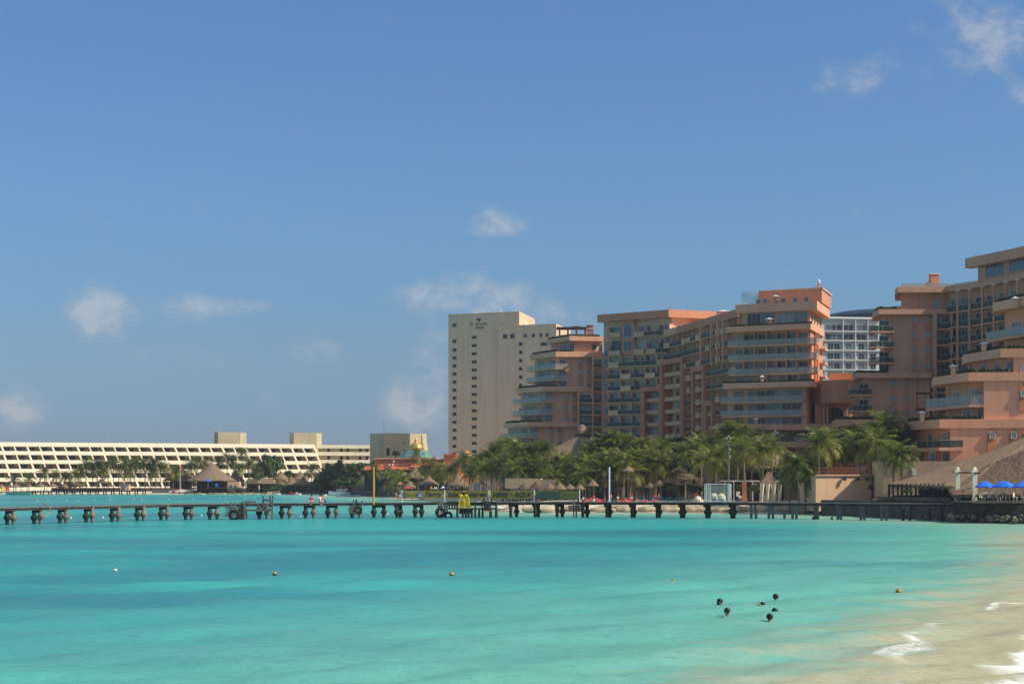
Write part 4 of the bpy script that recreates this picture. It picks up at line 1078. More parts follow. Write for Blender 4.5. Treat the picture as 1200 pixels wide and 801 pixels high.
# ---- taupe wing right of the link
def right_wing():
    Y = 337; root = thing('hotel_wing', 'shaded taupe hotel wing with curved stacks of balconies and arched roof windows', 'hotel wing', (*G(1080, Y), 1.5))
    # top pavilion
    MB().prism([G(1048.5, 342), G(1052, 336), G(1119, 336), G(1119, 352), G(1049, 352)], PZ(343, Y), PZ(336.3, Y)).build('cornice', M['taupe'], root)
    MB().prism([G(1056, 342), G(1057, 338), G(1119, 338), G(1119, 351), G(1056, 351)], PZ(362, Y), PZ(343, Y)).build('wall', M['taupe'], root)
    MB().prism([G(1048, 338), G(1058, 337.5), G(1066, 337.5), G(1066, 350), G(1048, 350)], PZ(362, Y), PZ(358, Y)).build('wall', M['taupe'], root)
    wins(root, G(1057, 338), G(1119, 338), PZ(359, Y), (.67, .92), 1.0, 1.3, arch=True, glass='glass_b')
    x, y = G(1094.5, 342); MB().box((x, y, PZ(336, Y)+1.2), (1.7, 1.7, 3.6)).box((x-1.2, y, PZ(336, Y)+.4), (.9, 1.2, 2.0)).build('turret', M['pink_warm'], root)
    MB().box((x, y, PZ(336, Y)+3.1), (2.0, 2.0, .2)).build('turret_cap', M['white'], root)
    rr = MB(); rr.strip([G(1056, 336.4), G(1119, 336.4), G(1146, 331.5)], -.1, -.06, PZ(336, Y), PZ(332.3, Y)); rr.build('balustrade', M['rail_glass'], root)
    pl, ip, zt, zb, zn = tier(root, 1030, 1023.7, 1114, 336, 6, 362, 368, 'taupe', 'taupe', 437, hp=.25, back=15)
    _, Cc, Rp = ip
    def strips(Cc, Rp, pxs, ys, z0, z1):
        for j, px in enumerate(pxs):
            p = ptpx(Cc, Rp, px); MB().box((p[0], p[1]-.05, (z0+z1)/2), (1.15, .12, z1-z0)).build('window_strip', M['rose'], root)
            for i, y in enumerate(ys): window(root, p[0], p[1]-.11, PZ(y, Y)-.35, (0, -1), .75, 1.05, arch=(i == 0 and j == 0), glass='glass_b')
    strips(Cc, Rp, (1072.2, 1087.3), (375, 393, 411, 430), zb-11.2, zb-.25)
    for y in (388, 406.3, 424.7): balcony(root, [G(1024, 341), G(1026.5, Cc[1]), G(1046.5, Cc[1])], PZ(y, Y), 1.1, -.05, 'taupe', 'rail_dark')
    for y in (388, 406.3, 424.7, 436): window(root, PX(1036, Cc[1]), Cc[1], PZ(y, Y)+.05, (0, -1), 1.9, 2.1, glass='glass_c')
    pl, ip, zt, zb, zn = tier(root, 1004, 1000, 1092, 334, 8, 436.6, 442.6, 'taupe', 'taupe', 492, hp=.4, back=17)
    _, Cc, Rp = ip; Y = 335
    strips(Cc, Rp, (1047.3, 1062.3), (450, 468, 486), zb-7.9, zb-.2)
    for y in (462, 481): balcony(root, [G(1000, 341), G(1003, Cc[1]), G(1021, Cc[1])], PZ(y, Y), 1.1, -.05, 'taupe', 'rail_dark')
    for y in (462, 481): window(root, PX(1012, Cc[1]), Cc[1], PZ(y, Y)+.05, (0, -1), 1.8, 2.1, glass='glass_c')
    pl, ip, zt, zb, zn = tier(root, 979, 976, 1070, 332, 8, 491, 499, 'taupe', 'taupe', 560, hp=.5, back=18)
    window(root, PX(990, ip[1][1]), ip[1][1], PZ(514, 334), (0, -1), 3, 2.2, glass='glass_c')
    MB().prism([G(999, 346), G(1030, 346), G(1030, 350), G(999, 350)], 2, PZ(437, 346)).build('wall', M['taupe'], root)
    # broad loggias beside the second tier
    A, B = G(1092, 336.5), G(1114, 336.5); zt2 = PZ(442, 336)
    for pa, pb, y0, ys in ((1093.5, 1112.5, 368, (385, 403.5, 422, 440.5, 459, 477)), (1069.5, 1092, 443, (460, 478.5, 497))):
        A, B = G(pa, 337), G(pb, 337)
        MB().prism([A, B, (B[0], 350), (A[0], 350)], 2, PZ(y0, 336)).build('wall', M['taupe'], root)
        for y in ys:
            balcony(root, [A, B], PZ(y, 336), 1.5, -.04, 'taupe', 'rail_dark'); wins(root, A, B, PZ(y, 336)+.05, (.5,), (B[0]-A[0])*.85, 2.3, glass='glass_c' if pa > 1080 else 'glass_b', mull=3)
        for p in (A, B): MB().box((p[0], 336, PZ(y0, 336)/2+1), (.4, 2.2, PZ(y0, 336)-2)).build('pier', M['taupe'], root)
    # curved part
    c0, c1, c2, c3 = G(1113, 337), G(1145, 331), G(1200, 316), G(1262, 299)
    zr = PZ(335.5, 336); ztop = PZ(302, 330)
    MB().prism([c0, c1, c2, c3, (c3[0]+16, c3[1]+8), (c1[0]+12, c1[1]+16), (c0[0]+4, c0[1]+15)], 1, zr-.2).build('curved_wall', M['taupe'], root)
    MB().strip([c0, c1, c2, c3], -.2, 1.3, zr-1.0, zr+.1).build('cornice', M['taupe'], root)
    h0, h1, h2 = ptpx(c1, c2, 1146), c2, c3
    MB().prism([h0, h1, h2, (h2[0]+14, h2[1]+8), (h0[0]+12, h0[1]+12)], zr, ztop-.1).build('upper_wall', M['taupe'], root)
    MB().strip([(h0[0]-1.0, h0[1]+.8), h1, h2], -.3, 1.5, ztop-1.9, ztop).build('cornice', M['taupe'], root)
    wins_px(root, h0, h1, [1166], zr+.75, 5.9, 3.1, arch=False, glass='teal', mull=3); wins_px(root, h0, h1, [1193], zr+.85, 5.4, 3.3, glass='teal', mull=3)
    # segmental heads over the two wide windows
    for px, w_ in ((1166, 5.9), (1193, 5.4)):
        L_, dd, nn = seg(h0, h1); p = ptpx(h0, h1, px); mb = MB(); n = 10
        for k in range(n):
            u0, u1 = -w_/2+w_*k/n, -w_/2+w_*(k+1)/n; um = (u0+u1)/2; drop = 1.1*(2*um/w_)**2+.08
            a = (p[0]+dd[0]*u0+nn[0]*.18, p[1]+dd[1]*u0+nn[1]*.18); b_ = (p[0]+dd[0]*u1+nn[0]*.18, p[1]+dd[1]*u1+nn[1]*.18)
            mb.strip([a, b_], -.14, .06, zr+.85+(3.1 if px < 1180 else 3.3)-drop, zr+4.4)
        mb.build('window_head', M['taupe'], root)
    # balcony rows of the curve
    rows = [PZ(364.5, 334)-3.06*k for k in range(0, 11)]
    fins = [ptpx(c0, c1, 1126.5)]+[ptpx(c0, c1, 1140.5)]+[ptpx(c1, c2, q) for q in (1155.5, 1169, 1183, 1197)]
    for p in fins:
        MB().tube([(p[0]-1.0, p[1]-1.1, 3), (p[0]-1.0, p[1]-1.1, PZ(341, 334))], .26, 8).build('column', M['taupe'], root)
        MB().box((p[0]-1.0, p[1]-1.1, PZ(341, 334)+.05), (.7, .7, .25)).build('capital', M['white'], root)
    for z in rows:
        if z < 4: continue
        balcony(root, [c0, c1, c2], z, 1.3, -.04, 'taupe', 'rail_dark', th=.3)
        wins_px(root, c0, c1, [1118.5, 1123.5, 1131, 1136], z+.05, 1.5, 2.4, glass='teal' if z > 25 else 'glass_c', mull=0)
        wins_px(root, c1, c2, [1149, 1162, 1176, 1190], z+.05, 2.6, 2.2, glass='glass_c' if z < 30 else 'teal')
    MB().box((PX(1145.5, 331), 332, ztop+.4), (.25, .25, .9)).build('roof_beacon', M['rose'], root)
right_wing()

# ---- nearest stepped wing at the right edge
def near_wing():
    Y = 276; root = thing('hotel_wing', 'nearest salmon hotel wing with stepped terraces above the big thatched roof', 'hotel wing', (*G(1160, Y), 2.6))
    T = [(1213, 1164.5, 1330, 344, 355, 400, 14), (1172.5, 1129.5, 1330, 408.3, 418.6, 440, 13), (1135, 1094, 1330, 436.2, 446.3, 496, 12.5), (1101, 1060, 1330, 491, 501.5, 600, 12)]
    for i, (cp, lp, rp, yt, yb, yn, dl) in enumerate(T):
        pl, ip, zt, zb, zn = tier(root, cp, lp, rp, Y, dl, yt, yb, 'pink_near_band', 'pink_near', yn, dr=-3.5, back=20, inset=2.2 if i in (0, 2) else 1.6, hp=(.3, .8, .25, .22)[i])
        L_, Cc, Rp = ip
        fo_ = offset(pl, -.22); FA, FB = ptpx(fo_[1], fo_[2], (1232, 1188, 1153, 1113.5)[i]), fo_[2]
        MB().strip([FA, FB], -3, 0, zn, zb-.004).build('front_wall', M['pink_near'], root)
        # warm front plane of the band
        MB().strip([pl[1], pl[2]], -.3, .02, zb+.01, zt-.01).build('band_front', M['pink_near'], root)
        Z = lambda y: PZ(y, Y)
        if i == 0:
            balcony(root, [ptpx(L_, Cc, 1167), Cc, ptpx(Cc, Rp, 1260)], Z(389), 1.9, -.05, 'pink_near_band', hh=1.35)
            wins(root, L_, Cc, Z(388), (.3, .6, .85), 2.2, 2.4); wins_px(root, Cc, Rp, [1222, 1240], Z(388), 2.2, 2.4)
        if i == 1:
            wins(root, L_, Cc, Z(436), (.35, .75), 1.3, 1.6, glass='glass_c'); wins_px(root, Cc, Rp, [1183], Z(436), 1.0, 1.7, glass='glass_a', mull=0)
            balcony(root, [ptpx(L_, Cc, 1131), ptpx(L_, Cc, 1160)], Z(438.5), 1.5, -.05, 'pink_near_band', hh=1.0)
        if i == 2:
            balcony(root, [ptpx(L_, Cc, 1097), Cc, ptpx(Cc, Rp, 1164)], Z(473.2), 1.9, -.05, 'pink_near_band', hh=1.45, th=.5)
            wins(root, L_, Cc, Z(473), (.35, .8), 1.5, 2.3, glass='glass_b'); wins_px(root, Cc, Rp, [1144.5], Z(473), .9, 2.3, glass='glass_b', mull=0)
            wins_px(root, Cc, Rp, [1132.5, 1150], Z(490), 1.2, 1.4, glass='glass_a')
            MB().tube([(*ptpx(L_, Cc, 1112.5), Z(490)), (*ptpx(L_, Cc, 1112.5), zb)], .3, 8).build('column', M['pink_near_band'], root)
        if i == 3:
            balcony(root, [ptpx(L_, Cc, 1063), Cc, ptpx(Cc, Rp, 1127)], Z(524), 1.7, -.05, 'pink_near_band', rail='rail_dark', hh=1.15, th=.55)
            wins(root, L_, Cc, Z(523.5), (.55,), 1.2, 2.2, glass='glass_a'); wins_px(root, Cc, Rp, [1107.5], Z(523.5), .8, 2.3, glass='glass_b', mull=0)
            wins_px(root, Cc, Rp, [1092.5, 1108], Z(540), 1.0, 1.5, glass='glass_a', mull=0); wins(root, L_, Cc, Z(540), (.3, .7), 1.2, 1.5, glass='glass_a')
            for px in (1162.5, 1187.5, 1203):
                p = ptpx(FA, FB, px)
                s = MB(); r = .72; zc = Z(504)-.55; n = 10; zb0 = Z(560)
                pts = [(-r, zb0), (r, zb0)]+[(r*math.cos(math.pi*k/n), zc+r*math.sin(math.pi*k/n)) for k in range(n+1)]; mm = len(pts)
                vs = [(p[0]+a, p[1]-.14, z) for a, z in pts]+[(p[0]+a, p[1]+.1, z) for a, z in pts]
                s.add(vs, [tuple(range(mm)), tuple(range(mm, 2*mm))[::-1]]+[(k, mm+k, mm+(k+1) % mm, (k+1) % mm) for k in range(mm)])
                s.build('window_strip', M['orange'], root)
                window(root, p[0], p[1]-.16, Z(513.5), (0, -1), .85, 1.1, arch=True, glass='glass_b')
        if i in (1, 2):
            p = ptpx(FA, FB, 1199); zz = zt-3.5
            MB().box((p[0], p[1]-.05, zb-(3 if i == 1 else 2.6)), (1.3, .14, 4.5 if i == 2 else 1.5)).build('window_strip', M['orange'], root)
            window(root, p[0], p[1]-.13, zb-2.6, (0, -1), .8, 1.1, arch=True, glass='glass_b')
    for px, yt, yb, Yc in ((1189.5, 349, 361, 281), (1153, 402, 411, 281), (1117, 428.5, 440, 281), (1080.5, 483, 494, 281)): chimney(root, px, Yc, yt, yb, 4.6, 'pink_near_band')
near_wing()
# ------------------------------------------------------------------ palms and trees
def palm_meshes(seed, H=9.0, L0=4.4, nf=24, lean=.6):
    rnd = random.Random(seed)
    lx, ly = rnd.uniform(-lean, lean), rnd.uniform(-lean, lean)
    pts = [(lx*(t**2), ly*(t**2), H*t) for t in (0, .06, .2, .4, .6, .8, 1)]
    tr = MB().tube(pts, [.26, .19, .16, .14, .13, .125, .14], 8)
    top = Vector(pts[-1]); cr = MB()
    tr.lathe((top.x, top.y, top.z-.35), [(.12, -.1), (.26, .05), (.3, .3), (.12, .5)], 8)
    for i in range(nf):
        az_ = i*2.39996+rnd.uniform(-.25, .25); ring = i/nf
        el = R(82-ring*112+rnd.uniform(-12, 12)); Lf = L0*rnd.uniform(.85, 1.12)*(1 if ring > .15 else .8)
        droop = rnd.uniform(.8, 1.25)*(1.15 if ring > .3 else .9); tintb = rnd.uniform(-.08, .1)+(.28 if ring > .85 and rnd.random() < .7 else 0)
        p = top.copy(); e = el; seg_n = 9; path = [p.copy()]; dirs = []
        for k in range(seg_n):
            d = Vector((math.cos(e)*math.cos(az_), math.cos(e)*math.sin(az_), math.sin(e))); dirs.append(d)
            p = p+d*(Lf/seg_n); path.append(p.copy()); e -= R(10.0*droop)*(0.45+k*.13)
            e = max(e, R(-86))
        cr.tube(path[::2]+[path[-1]], [.05, .045, .04, .03, .02, .01][:len(path[::2])+1], 4); 
        cr.tint[-1] = tintb
        side = Vector((-math.sin(az_), math.cos(az_), 0))
        for k in range(1, seg_n):
            for sub in (0, .5):
                q = path[k].lerp(path[k+1], sub) if k+1 < len(path) else path[k]
                t = (k+sub)/seg_n; d = dirs[k]
                ll = (1.15*math.sin(math.pi*min(1, t*.86+.12))+.18)*rnd.uniform(.85, 1.1)*L0/4.6
                up = side.cross(d).normalized()*-1
                for s in (-1, 1):
                    ld = (side*s*.75+d*.55-Vector((0, 0, 1))*rnd.uniform(.1, .5)).normalized()
                    wv = d*.075; tipp = q+ld*ll
                    cr.add([q-wv, q+wv, tipp+wv*.25, tipp-wv*.25], [(0, 1, 2, 3)], tintb+rnd.uniform(-.06, .06)+t*.08)
    for k in range(rnd.randint(2, 5)):      # fruit
        a = rnd.uniform(0, 6.28); cr.lathe((top.x+.3*math.cos(a), top.y+.3*math.sin(a), top.z-.45), [(.02, -.15), (.14, 0), (.13, .12), (.03, .22)], 6, .35)
    return tr.mesh('trunk', M['bark'], smooth=True), cr.mesh('crown', M['frond'], tint=True)
PALMS = [palm_meshes(11+i, nf=26 if i % 2 else 30, L0=(4.2, 4.8, 4.5, 3.9, 5.0)[i]) for i in range(5)]

def palm(px, ytop, Y, label, group, k=None, crown=1.0):
    """ytop = image row of the trunk's top; the height follows"""
    x = PX(px, Y); gz = max(.2, ground_z(x, Y))-.1; H = PZ(ytop, Y)-gz
    r = thing('palm_tree', label, 'palm tree', (x, Y, gz), group, random.uniform(0, 6.28))
    k = random.randrange(5) if k is None else k
    s = crown*random.uniform(.9, 1.08)
    t = child('trunk', PALMS[k][0], r); t.scale = (1, 1, H/9.0)
    c = child('crown', PALMS[k][1], r, (0, 0, H-9.0*s)); 
    tx = PALMS[k][0].vertices[-1].co
    # keep the crown's centre on the trunk's top
    import_top = {}
    c.scale = (s, s, s); c.location = (TOPS[k][0]*(1-s), TOPS[k][1]*(1-s), H-9.0*s)
    return r
TOPS = []
for i in range(5):
    rnd = random.Random(11+i); TOPS.append((rnd.uniform(-.6, .6), rnd.uniform(-.6, .6)))

def leaf_cloud(seed, rx, ry, rz, nclump, nleaf, size=.45, base=.2):
    rnd = random.Random(seed); mb = MB()
    for c in range(nclump):
        while True:
            u = Vector((rnd.uniform(-1, 1), rnd.uniform(-1, 1), rnd.uniform(-.55, 1)))
            if .35 < u.length < 1: break
        cc = Vector((u.x*rx, u.y*ry, u.z*rz)); r = rnd.uniform(.16, .3)*min(rx, rz)*1.25; tint = rnd.uniform(-.2, .22)
        for l in range(nleaf):
            d = Vector((rnd.gauss(0, 1), rnd.gauss(0, 1), rnd.gauss(0, .8))).normalized()*r*rnd.uniform(.55, 1.08)
            p = cc+d; s = size*rnd.uniform(.6, 1.25)
            a = Vector((rnd.uniform(-1, 1), rnd.uniform(-1, 1), rnd.uniform(-.6, .6))).normalized(); b_ = a.cross(d.normalized()+Vector((.01, .02, .03))).normalized()
            a = b_.cross(d).normalized()
            mb.add([p-a*s*.5, p+b_*s*.3, p+a*s*.5, p-b_*s*.3], [(0, 1, 2, 3)], tint+rnd.uniform(-.08, .08))
    return mb
def tree_meshes(seed):
    rnd = random.Random(seed); cr = leaf_cloud(seed, 3.8, 3.8, 3.0, 70, 85, .55)
    tr = MB(); tr.tube([(0, 0, -4.5), (.1, 0, -2.5), (0, .1, -1)], [.4, .3, .25], 8)
    for k in range(6):
        a = k*1.05+rnd.random(); tr.tube([(0, .05, -1.6), (1.2*math.cos(a), 1.2*math.sin(a), -.2), (2.4*math.cos(a), 2.4*math.sin(a), 1.0)], [.2, .13, .05], 6)
    return tr.mesh('trunk', M['bark_dark'], smooth=True), cr.mesh('crown', M['leaf'], tint=True)
TREES = [tree_meshes(41+i) for i in range(4)]
def tree(px, yc, Y, rpx, hpx, label, group='leafy trees among the palms', k=None):
    x = PX(px, Y); gz = ground_z(x, Y); zc = PZ(yc, Y); sx = rpx*Y/F/4.0; sz = hpx*Y/F/3.1
    k = random.randrange(4) if k is None else k
    r = thing('broadleaf_tree', label, 'tree', (x, Y, gz), group, random.uniform(0, 6.28))
    c = child('crown', TREES[k][1], r, (0, 0, zc-gz)); c.scale = (sx, sx, sz)
    t = child('trunk', TREES[k][0], r, (0, 0, zc-gz)); t.scale = (sx, sx, max(sz, (zc-gz)/4.4))
    return r
SHRUB = [leaf_cloud(71+i, 1.0, 1.0, .8, 22, 60, .22).mesh('foliage', M['leaf_bright' if i == 1 else 'leaf'], tint=True) for i in range(3)]
def shrub(px, yc, Y, wpx, hpx, label, k=0, group='shrubs behind the beach'):
    x = PX(px, Y); gz = ground_z(x, Y); o = bpy.data.objects.new('shrub', SHRUB[k]); C.objects.link(o)
    o.location = (x, Y, PZ(yc, Y)); o.scale = (wpx/2*Y/F, wpx/2*Y/F*.8, hpx/2*Y/F/.85); o.rotation_euler = (0, 0, random.uniform(0, 6))
    return tag(o, label, 'shrub', group)

zones = {
 'in front of the cream terraced hotel, left of the grove': [(-12, 556, 684), (16, 562, 690), (34, 560, 688), (52, 553, 688), (66, 557, 690), (78, 558, 694), (88, 556, 686)],
 'in the dense grove before the cream terraced hotel': [(95, 551, 690), (101, 545, 692), (108, 549, 688), (114, 543, 690), (120, 547, 694), (127, 544, 688), (133, 541, 690), (139, 547, 692), (146, 543, 688), (152, 546, 694), (158, 541, 690), (164, 546, 688), (170, 542, 692), (176, 547, 690), (182, 542, 688), (188, 546, 694), (194, 548, 690), (120, 553, 684), (150, 553, 685), (178, 553, 684), (203, 552, 690), (212, 549, 694)],
 'around the big thatched restaurant on the far shore': [(224, 546, 700), (232, 540, 698), (240, 543, 700), (258, 541, 700), (266, 537, 700), (274, 540, 702), (284, 529, 690), (291, 543, 686), (281, 549, 680), (299, 549, 688), (365, 550, 672), (379, 556, 668)],
 'before the orange domed building': [(439, 551, 548), (461, 560, 520), (469, 556, 526), (476, 562, 515), (487, 532, 556), (497, 551, 520), (505, 546, 518), (513, 553, 512), (520, 551, 508), (528, 552, 500), (536, 545, 498), (545, 540, 492), (553, 547, 486), (549, 556, 474)],
 'in the grove below the stepped salmon wing': [(563, 541, 470), (571, 536, 476), (580, 531, 468), (588, 524, 474), (594, 521, 466), (601, 530, 478), (576, 548, 455), (590, 545, 450), (604, 541, 458), (613, 537, 470), (620, 546, 452), (630, 530, 470), (637, 526, 462), (644, 534, 476), (651, 541, 450), (628, 551, 440), (657, 529, 468), (664, 536, 446), (671, 531, 464), (610, 551, 440), (644, 551, 436), (567, 551, 452), (583, 541, 460), (597, 552, 448), (617, 549, 442), (635, 546, 444), (652, 554, 437), (662, 549, 438), (640, 540, 452), (625, 540, 456), (607, 523, 470), (622, 529, 468)],
 'before the curved wing of balconies': [(679, 540, 432), (686, 532, 428), (692, 520, 415), (700, 526, 420), (706, 540, 408), (713, 521, 420), (721, 514, 418), (729, 524, 422), (736, 519, 416), (744, 526, 420), (752, 521, 412), (760, 525, 418), (716, 537, 400), (731, 541, 396), (742, 539, 402), (771, 533, 415), (757, 541, 346), (763, 546, 340), (683, 548, 398), (697, 551, 400), (709, 552, 397), (724, 549, 399), (738, 552, 397), (749, 540, 404), (768, 541, 400), (776, 527, 412), (690, 534, 404), (703, 544, 402), (727, 536, 404)],
 'below the salmon tower with the sunlit flank': [(803, 531, 338), (812, 526, 345), (822, 520, 338), (832, 523, 322), (838, 534, 318), (829, 541, 315), (846, 512, 345), (854, 507, 342), (862, 504, 344), (871, 511, 340), (864, 523, 325), (873, 526, 312), (884, 516, 330), (880, 535, 320), (894, 527, 306), (905, 524, 318), (846, 536, 322), (855, 545, 330)],
 'beside the long cream beach wall': [(937, 545, 272), (925, 556, 280), (944, 560, 276)],
 'behind the wooden railing at the cream wall': [(960, 520, 276), (969, 518, 282), (977, 526, 286), (1000, 515, 290), (1009, 520, 284), (1016, 513, 282), (1024, 507, 292), (1034, 499, 286), (1043, 505, 290), (1052, 512, 288), (1033, 520, 276), (1047, 531, 262), (1056, 535, 258)],
}
for zone, lst in zones.items():
    lst = sorted(lst)
    for i, (px, y, Y) in enumerate(lst):
        if Y > 666: Y = 676+(Y-680)*.4
        if 'curved wing' in zone and Y > 380: Y = 336+(Y-396)*.62
        elif 'stepped' in zone: Y = 372+(Y-436)*.62 if px > 600 else Y-40
        if 638 < px < 700: y += 9
        palm(px, y+1, Y, crown=(.86 if Y < 400 and 630 < px < 780 else 1.0), label='coconut palm, %s from left %s' % (ordl(i), zone), group='coconut palms '+zone)
tr_list = [(315, 548, 686, 14, 15), (324, 543, 690, 9, 8), (302, 557, 682, 8, 8), (384, 560, 652, 12, 14), (396, 553, 640, 17, 13), (410, 557, 620, 14, 12), (422, 551, 625, 14, 9), (404, 566, 610, 16, 8), (375, 567, 650, 9, 8), (440, 545, 600, 9, 5), (464, 531, 590, 5, 3.5),
           (785, 530, 372, 18, 17), (798, 522, 366, 14, 10), (808, 537, 362, 16, 16), (818, 520, 370, 14, 13), (776, 545, 366, 11, 12), (795, 543, 358, 14, 10), (737, 548, 420, 12, 8), (836, 540, 350, 10, 10), (1040, 530, 300, 12, 14), (1055, 520, 300, 9, 13), (950, 548, 292, 11, 12), (1064, 510, 286, 7, 10),
           (565, 548, 500, 12, 7), (520, 557, 530, 9, 6), (888, 548, 335, 9, 8), (990, 535, 296, 12, 9), (1022, 537, 292, 10, 9), (660, 552, 470, 14, 7), (700, 549, 445, 13, 8), (620, 556, 480, 14, 6), (590, 556, 486, 12, 6), (760, 552, 425, 10, 7), (338, 556, 700, 6, 5), (480, 565, 538, 8, 5)]
def where_tree(px):
    for a, s in ((330, 'beside the big thatched restaurant'), (430, 'on the green bank right of the cream hotel'), (500, 'by the orange domed building'), (700, 'behind the palms of the stepped salmon wing'), (840, 'below the curved wing of balconies'), (920, 'behind the curtained beach tent'), (1100, 'behind the long cream beach wall')):
        if px < a: return s
cnts = {}
for px, yc, Y, rp, hp in sorted(tr_list):
    wz = where_tree(px); i = cnts.get(wz, 0); cnts[wz] = i+1
    tree(px, yc, Y, rp, hp, 'dense leafy tree, %s from left %s' % (ordl(i), wz))
shr = [(250, 574, 670, 40, 5, 1), (285, 574, 668, 40, 6, 1), (320, 572, 666, 34, 8, 1), (325, 569, 672, 20, 9, 0), (348, 572, 668, 24, 7, 0), (45, 568, 682, 30, 6, 1), (80, 569, 684, 34, 6, 1), (888, 571, 302, 22, 13, 0), (900, 573, 300, 16, 10, 0), (868, 570, 312, 14, 10, 0),
       (790, 573, 330, 22, 8, 1), (818, 572, 334, 26, 9, 1), (1063, 575, 240, 14, 7, 1), (1082, 575, 240, 16, 7, 1), (1129, 577, 228, 20, 8, 1), (1150, 577, 230, 18, 7, 1), (1165, 577, 231, 16, 6, 1), (500, 572, 500, 20, 6, 0), (540, 573, 485, 26, 7, 0), (590, 573, 470, 26, 6, 0), (715, 575, 380, 30, 8, 0), (745, 573, 372, 26, 8, 0), (1021, 571, 266, 8, 8, 1), (1180, 577, 231, 16, 6, 1)]
for i, (px, yc, Y, wpx, hpx, k) in enumerate(sorted(shr)):
    shrub(px, yc, Y, wpx, hpx, 'low %s shrub, %s from the left in the planting along the shore' % ('bright green' if k == 1 else 'dark green', ordl(i)), k)

# grassy bank and seawall left of the small beach
gb = MB()
cols, rws = 60, 12
rb = random.Random(3)
for i in range(cols+1):
    t = i/cols; y = 664-t*124; xx = 384+t*76
    for j in range(rws+1):
        u = j/rws; yy = y+u*20; gb.v.append((PX(xx, y)-u*2, yy, 3.0+2.8*u**.8*(.75+.25*math.sin(t*3.1))+rb.uniform(-.14, .14)*(j > 0)))
for i in range(cols):
    for j in range(rws): k_ = i*(rws+1)+j; gb.f.append((k_, k_+rws+1, k_+rws+2, k_+1))
gb.tint = [0]*len(gb.f)
gbo = gb.build('grass_bank', M['grass'], smooth=True); gbo['kind'] = 'structure'
sw = MB(); sw.prism([G(352, 656), G(388, 652), G(460, 528), (PX(460, 528)+2, 536), G(388, 662), G(352, 664)], .1, 3.35)
tag(sw.build('seawall', M['stone']), 'long dark stone seawall under the grassy bank', 'seawall')
# ------------------------------------------------------------------ thatched shelters
def cone_roof(mb, c, prof, n=20, seed=0):
    rnd = random.Random(seed); vs = []; fs = []
    for r, z in prof:
        for k in range(n):
            a = 2*math.pi*k/n; rr = r*(1+rnd.uniform(-.03, .03)); vs.append((c[0]+rr*math.cos(a), c[1]+rr*math.sin(a), c[2]+z+rnd.uniform(-.02, .02)*r))
    for i in range(len(prof)-1):
        for k in range(n): fs.append((i*n+k, i*n+(k+1) % n, (i+1)*n+(k+1) % n, (i+1)*n+k))
    fs.append(tuple(range(n))[::-1]); fs.append(tuple(range((len(prof)-1)*n, len(prof)*n)))
    mb.add(vs, fs)
def fringe(mb, c, r, z, n, ln, seed=0):
    rnd = random.Random(seed)
    for k in range(n):
        a = 2*math.pi*(k+rnd.random())/n; w_ = .1+rnd.random()*.12
        p = Vector((c[0]+r*math.cos(a), c[1]+r*math.sin(a), c[2]+z)); t = Vector((-math.sin(a), math.cos(a), 0))*w_; o = Vector((math.cos(a), math.sin(a), 0))
        l = ln*rnd.uniform(.5, 1.3)
        mb.add([p-t-o*.05, p+t-o*.05, p+t*.4+o*.05-Vector((0, 0, l)), p-t*.4+o*.05-Vector((0, 0, l))], [(0, 1, 2, 3)])
def palapa_meshes(dark, seed):
    r = MB(); cone_roof(r, (0, 0, 2.1), [(1.75, -.15), (1.8, 0), (1.2, .5), (.6, 1.05), (.12, 1.45), (.05, 1.55)], 14, seed); fringe(r, (0, 0, 2.1), 1.75, -.1, 40, .3, seed)
    return r.mesh('roof', M['thatch_dark' if dark else 'thatch']), MB().tube([(0, 0, 0), (0, 0, 2.6)], .08, 7).mesh('post', M['wood_grey'])
PAL = [palapa_meshes(False, 1), palapa_meshes(True, 2)]
def palapa(px, ytop, Y, wpx, label, dark=False, base=None):
    x = PX(px, Y); gz = base if base is not None else ground_z(x, Y)
    r = thing('beach_umbrella', label, 'umbrella', (x, Y, gz), 'thatched beach umbrellas', random.uniform(0, 6))
    s = wpx*Y/F/3.6; hz = PZ(ytop, Y)-gz
    a = child('roof', PAL[dark][0], r, (0, 0, hz-3.65*s)); a.scale = (s, s, s)
    p = child('post', PAL[dark][1], r); p.scale = (s, s, (hz-.9*s)/2.6)
pal = [(2, 566.5, 676, 11, 0), (9, 565.5, 680, 10, 0), (19, 565, 678, 11, 0), (27, 565, 681, 10, 0), (34, 565, 678, 10, 0), (41, 565, 680, 9, 0), (48, 564.5, 677, 11, 0), (55, 564.7, 680, 10, 0), (62, 564.5, 678, 11, 0), (69, 564.8, 680, 10, 0), (76, 565, 678, 11, 0)]
for i, (px, y, Y, w_, d) in enumerate(pal): palapa(px, y, Y, w_, 'thatched beach umbrella, %s from the left in the row before the cream hotel' % ordl(i), bool(d))
pal2 = [(480, 563.5, 505, 15, 0), (593, 565, 425, 12, 1), (566, 564.5, 440, 13, 0), (613, 566, 400, 14, 1), (628, 563.8, 395, 15, 1), (644.5, 565.5, 385, 15, 0), (656, 565.5, 380, 15, 0), (668, 566.3, 385, 13, 0), (679.5, 566.5, 380, 13, 0), (695, 562, 350, 14, 0), (736, 545, 345, 14, 0), (762, 565, 352, 12, 0), (773, 562, 350, 13, 0), (783, 558.5, 350, 14, 1), (794, 561, 352, 13, 0), (806, 561, 350, 13, 0), (818, 562, 352, 13, 0)]
n_ = 0
for i, (px, y, Y, w_, d) in enumerate(sorted(pal2)):
    if px > 600: Y = 318+(Y-350)*.12
    palapa(px, y, Y, w_, '%s thatched beach umbrella, %s from the left on the right-hand beach' % ('weathered dark' if d else 'tan', ordl(i)), bool(d))

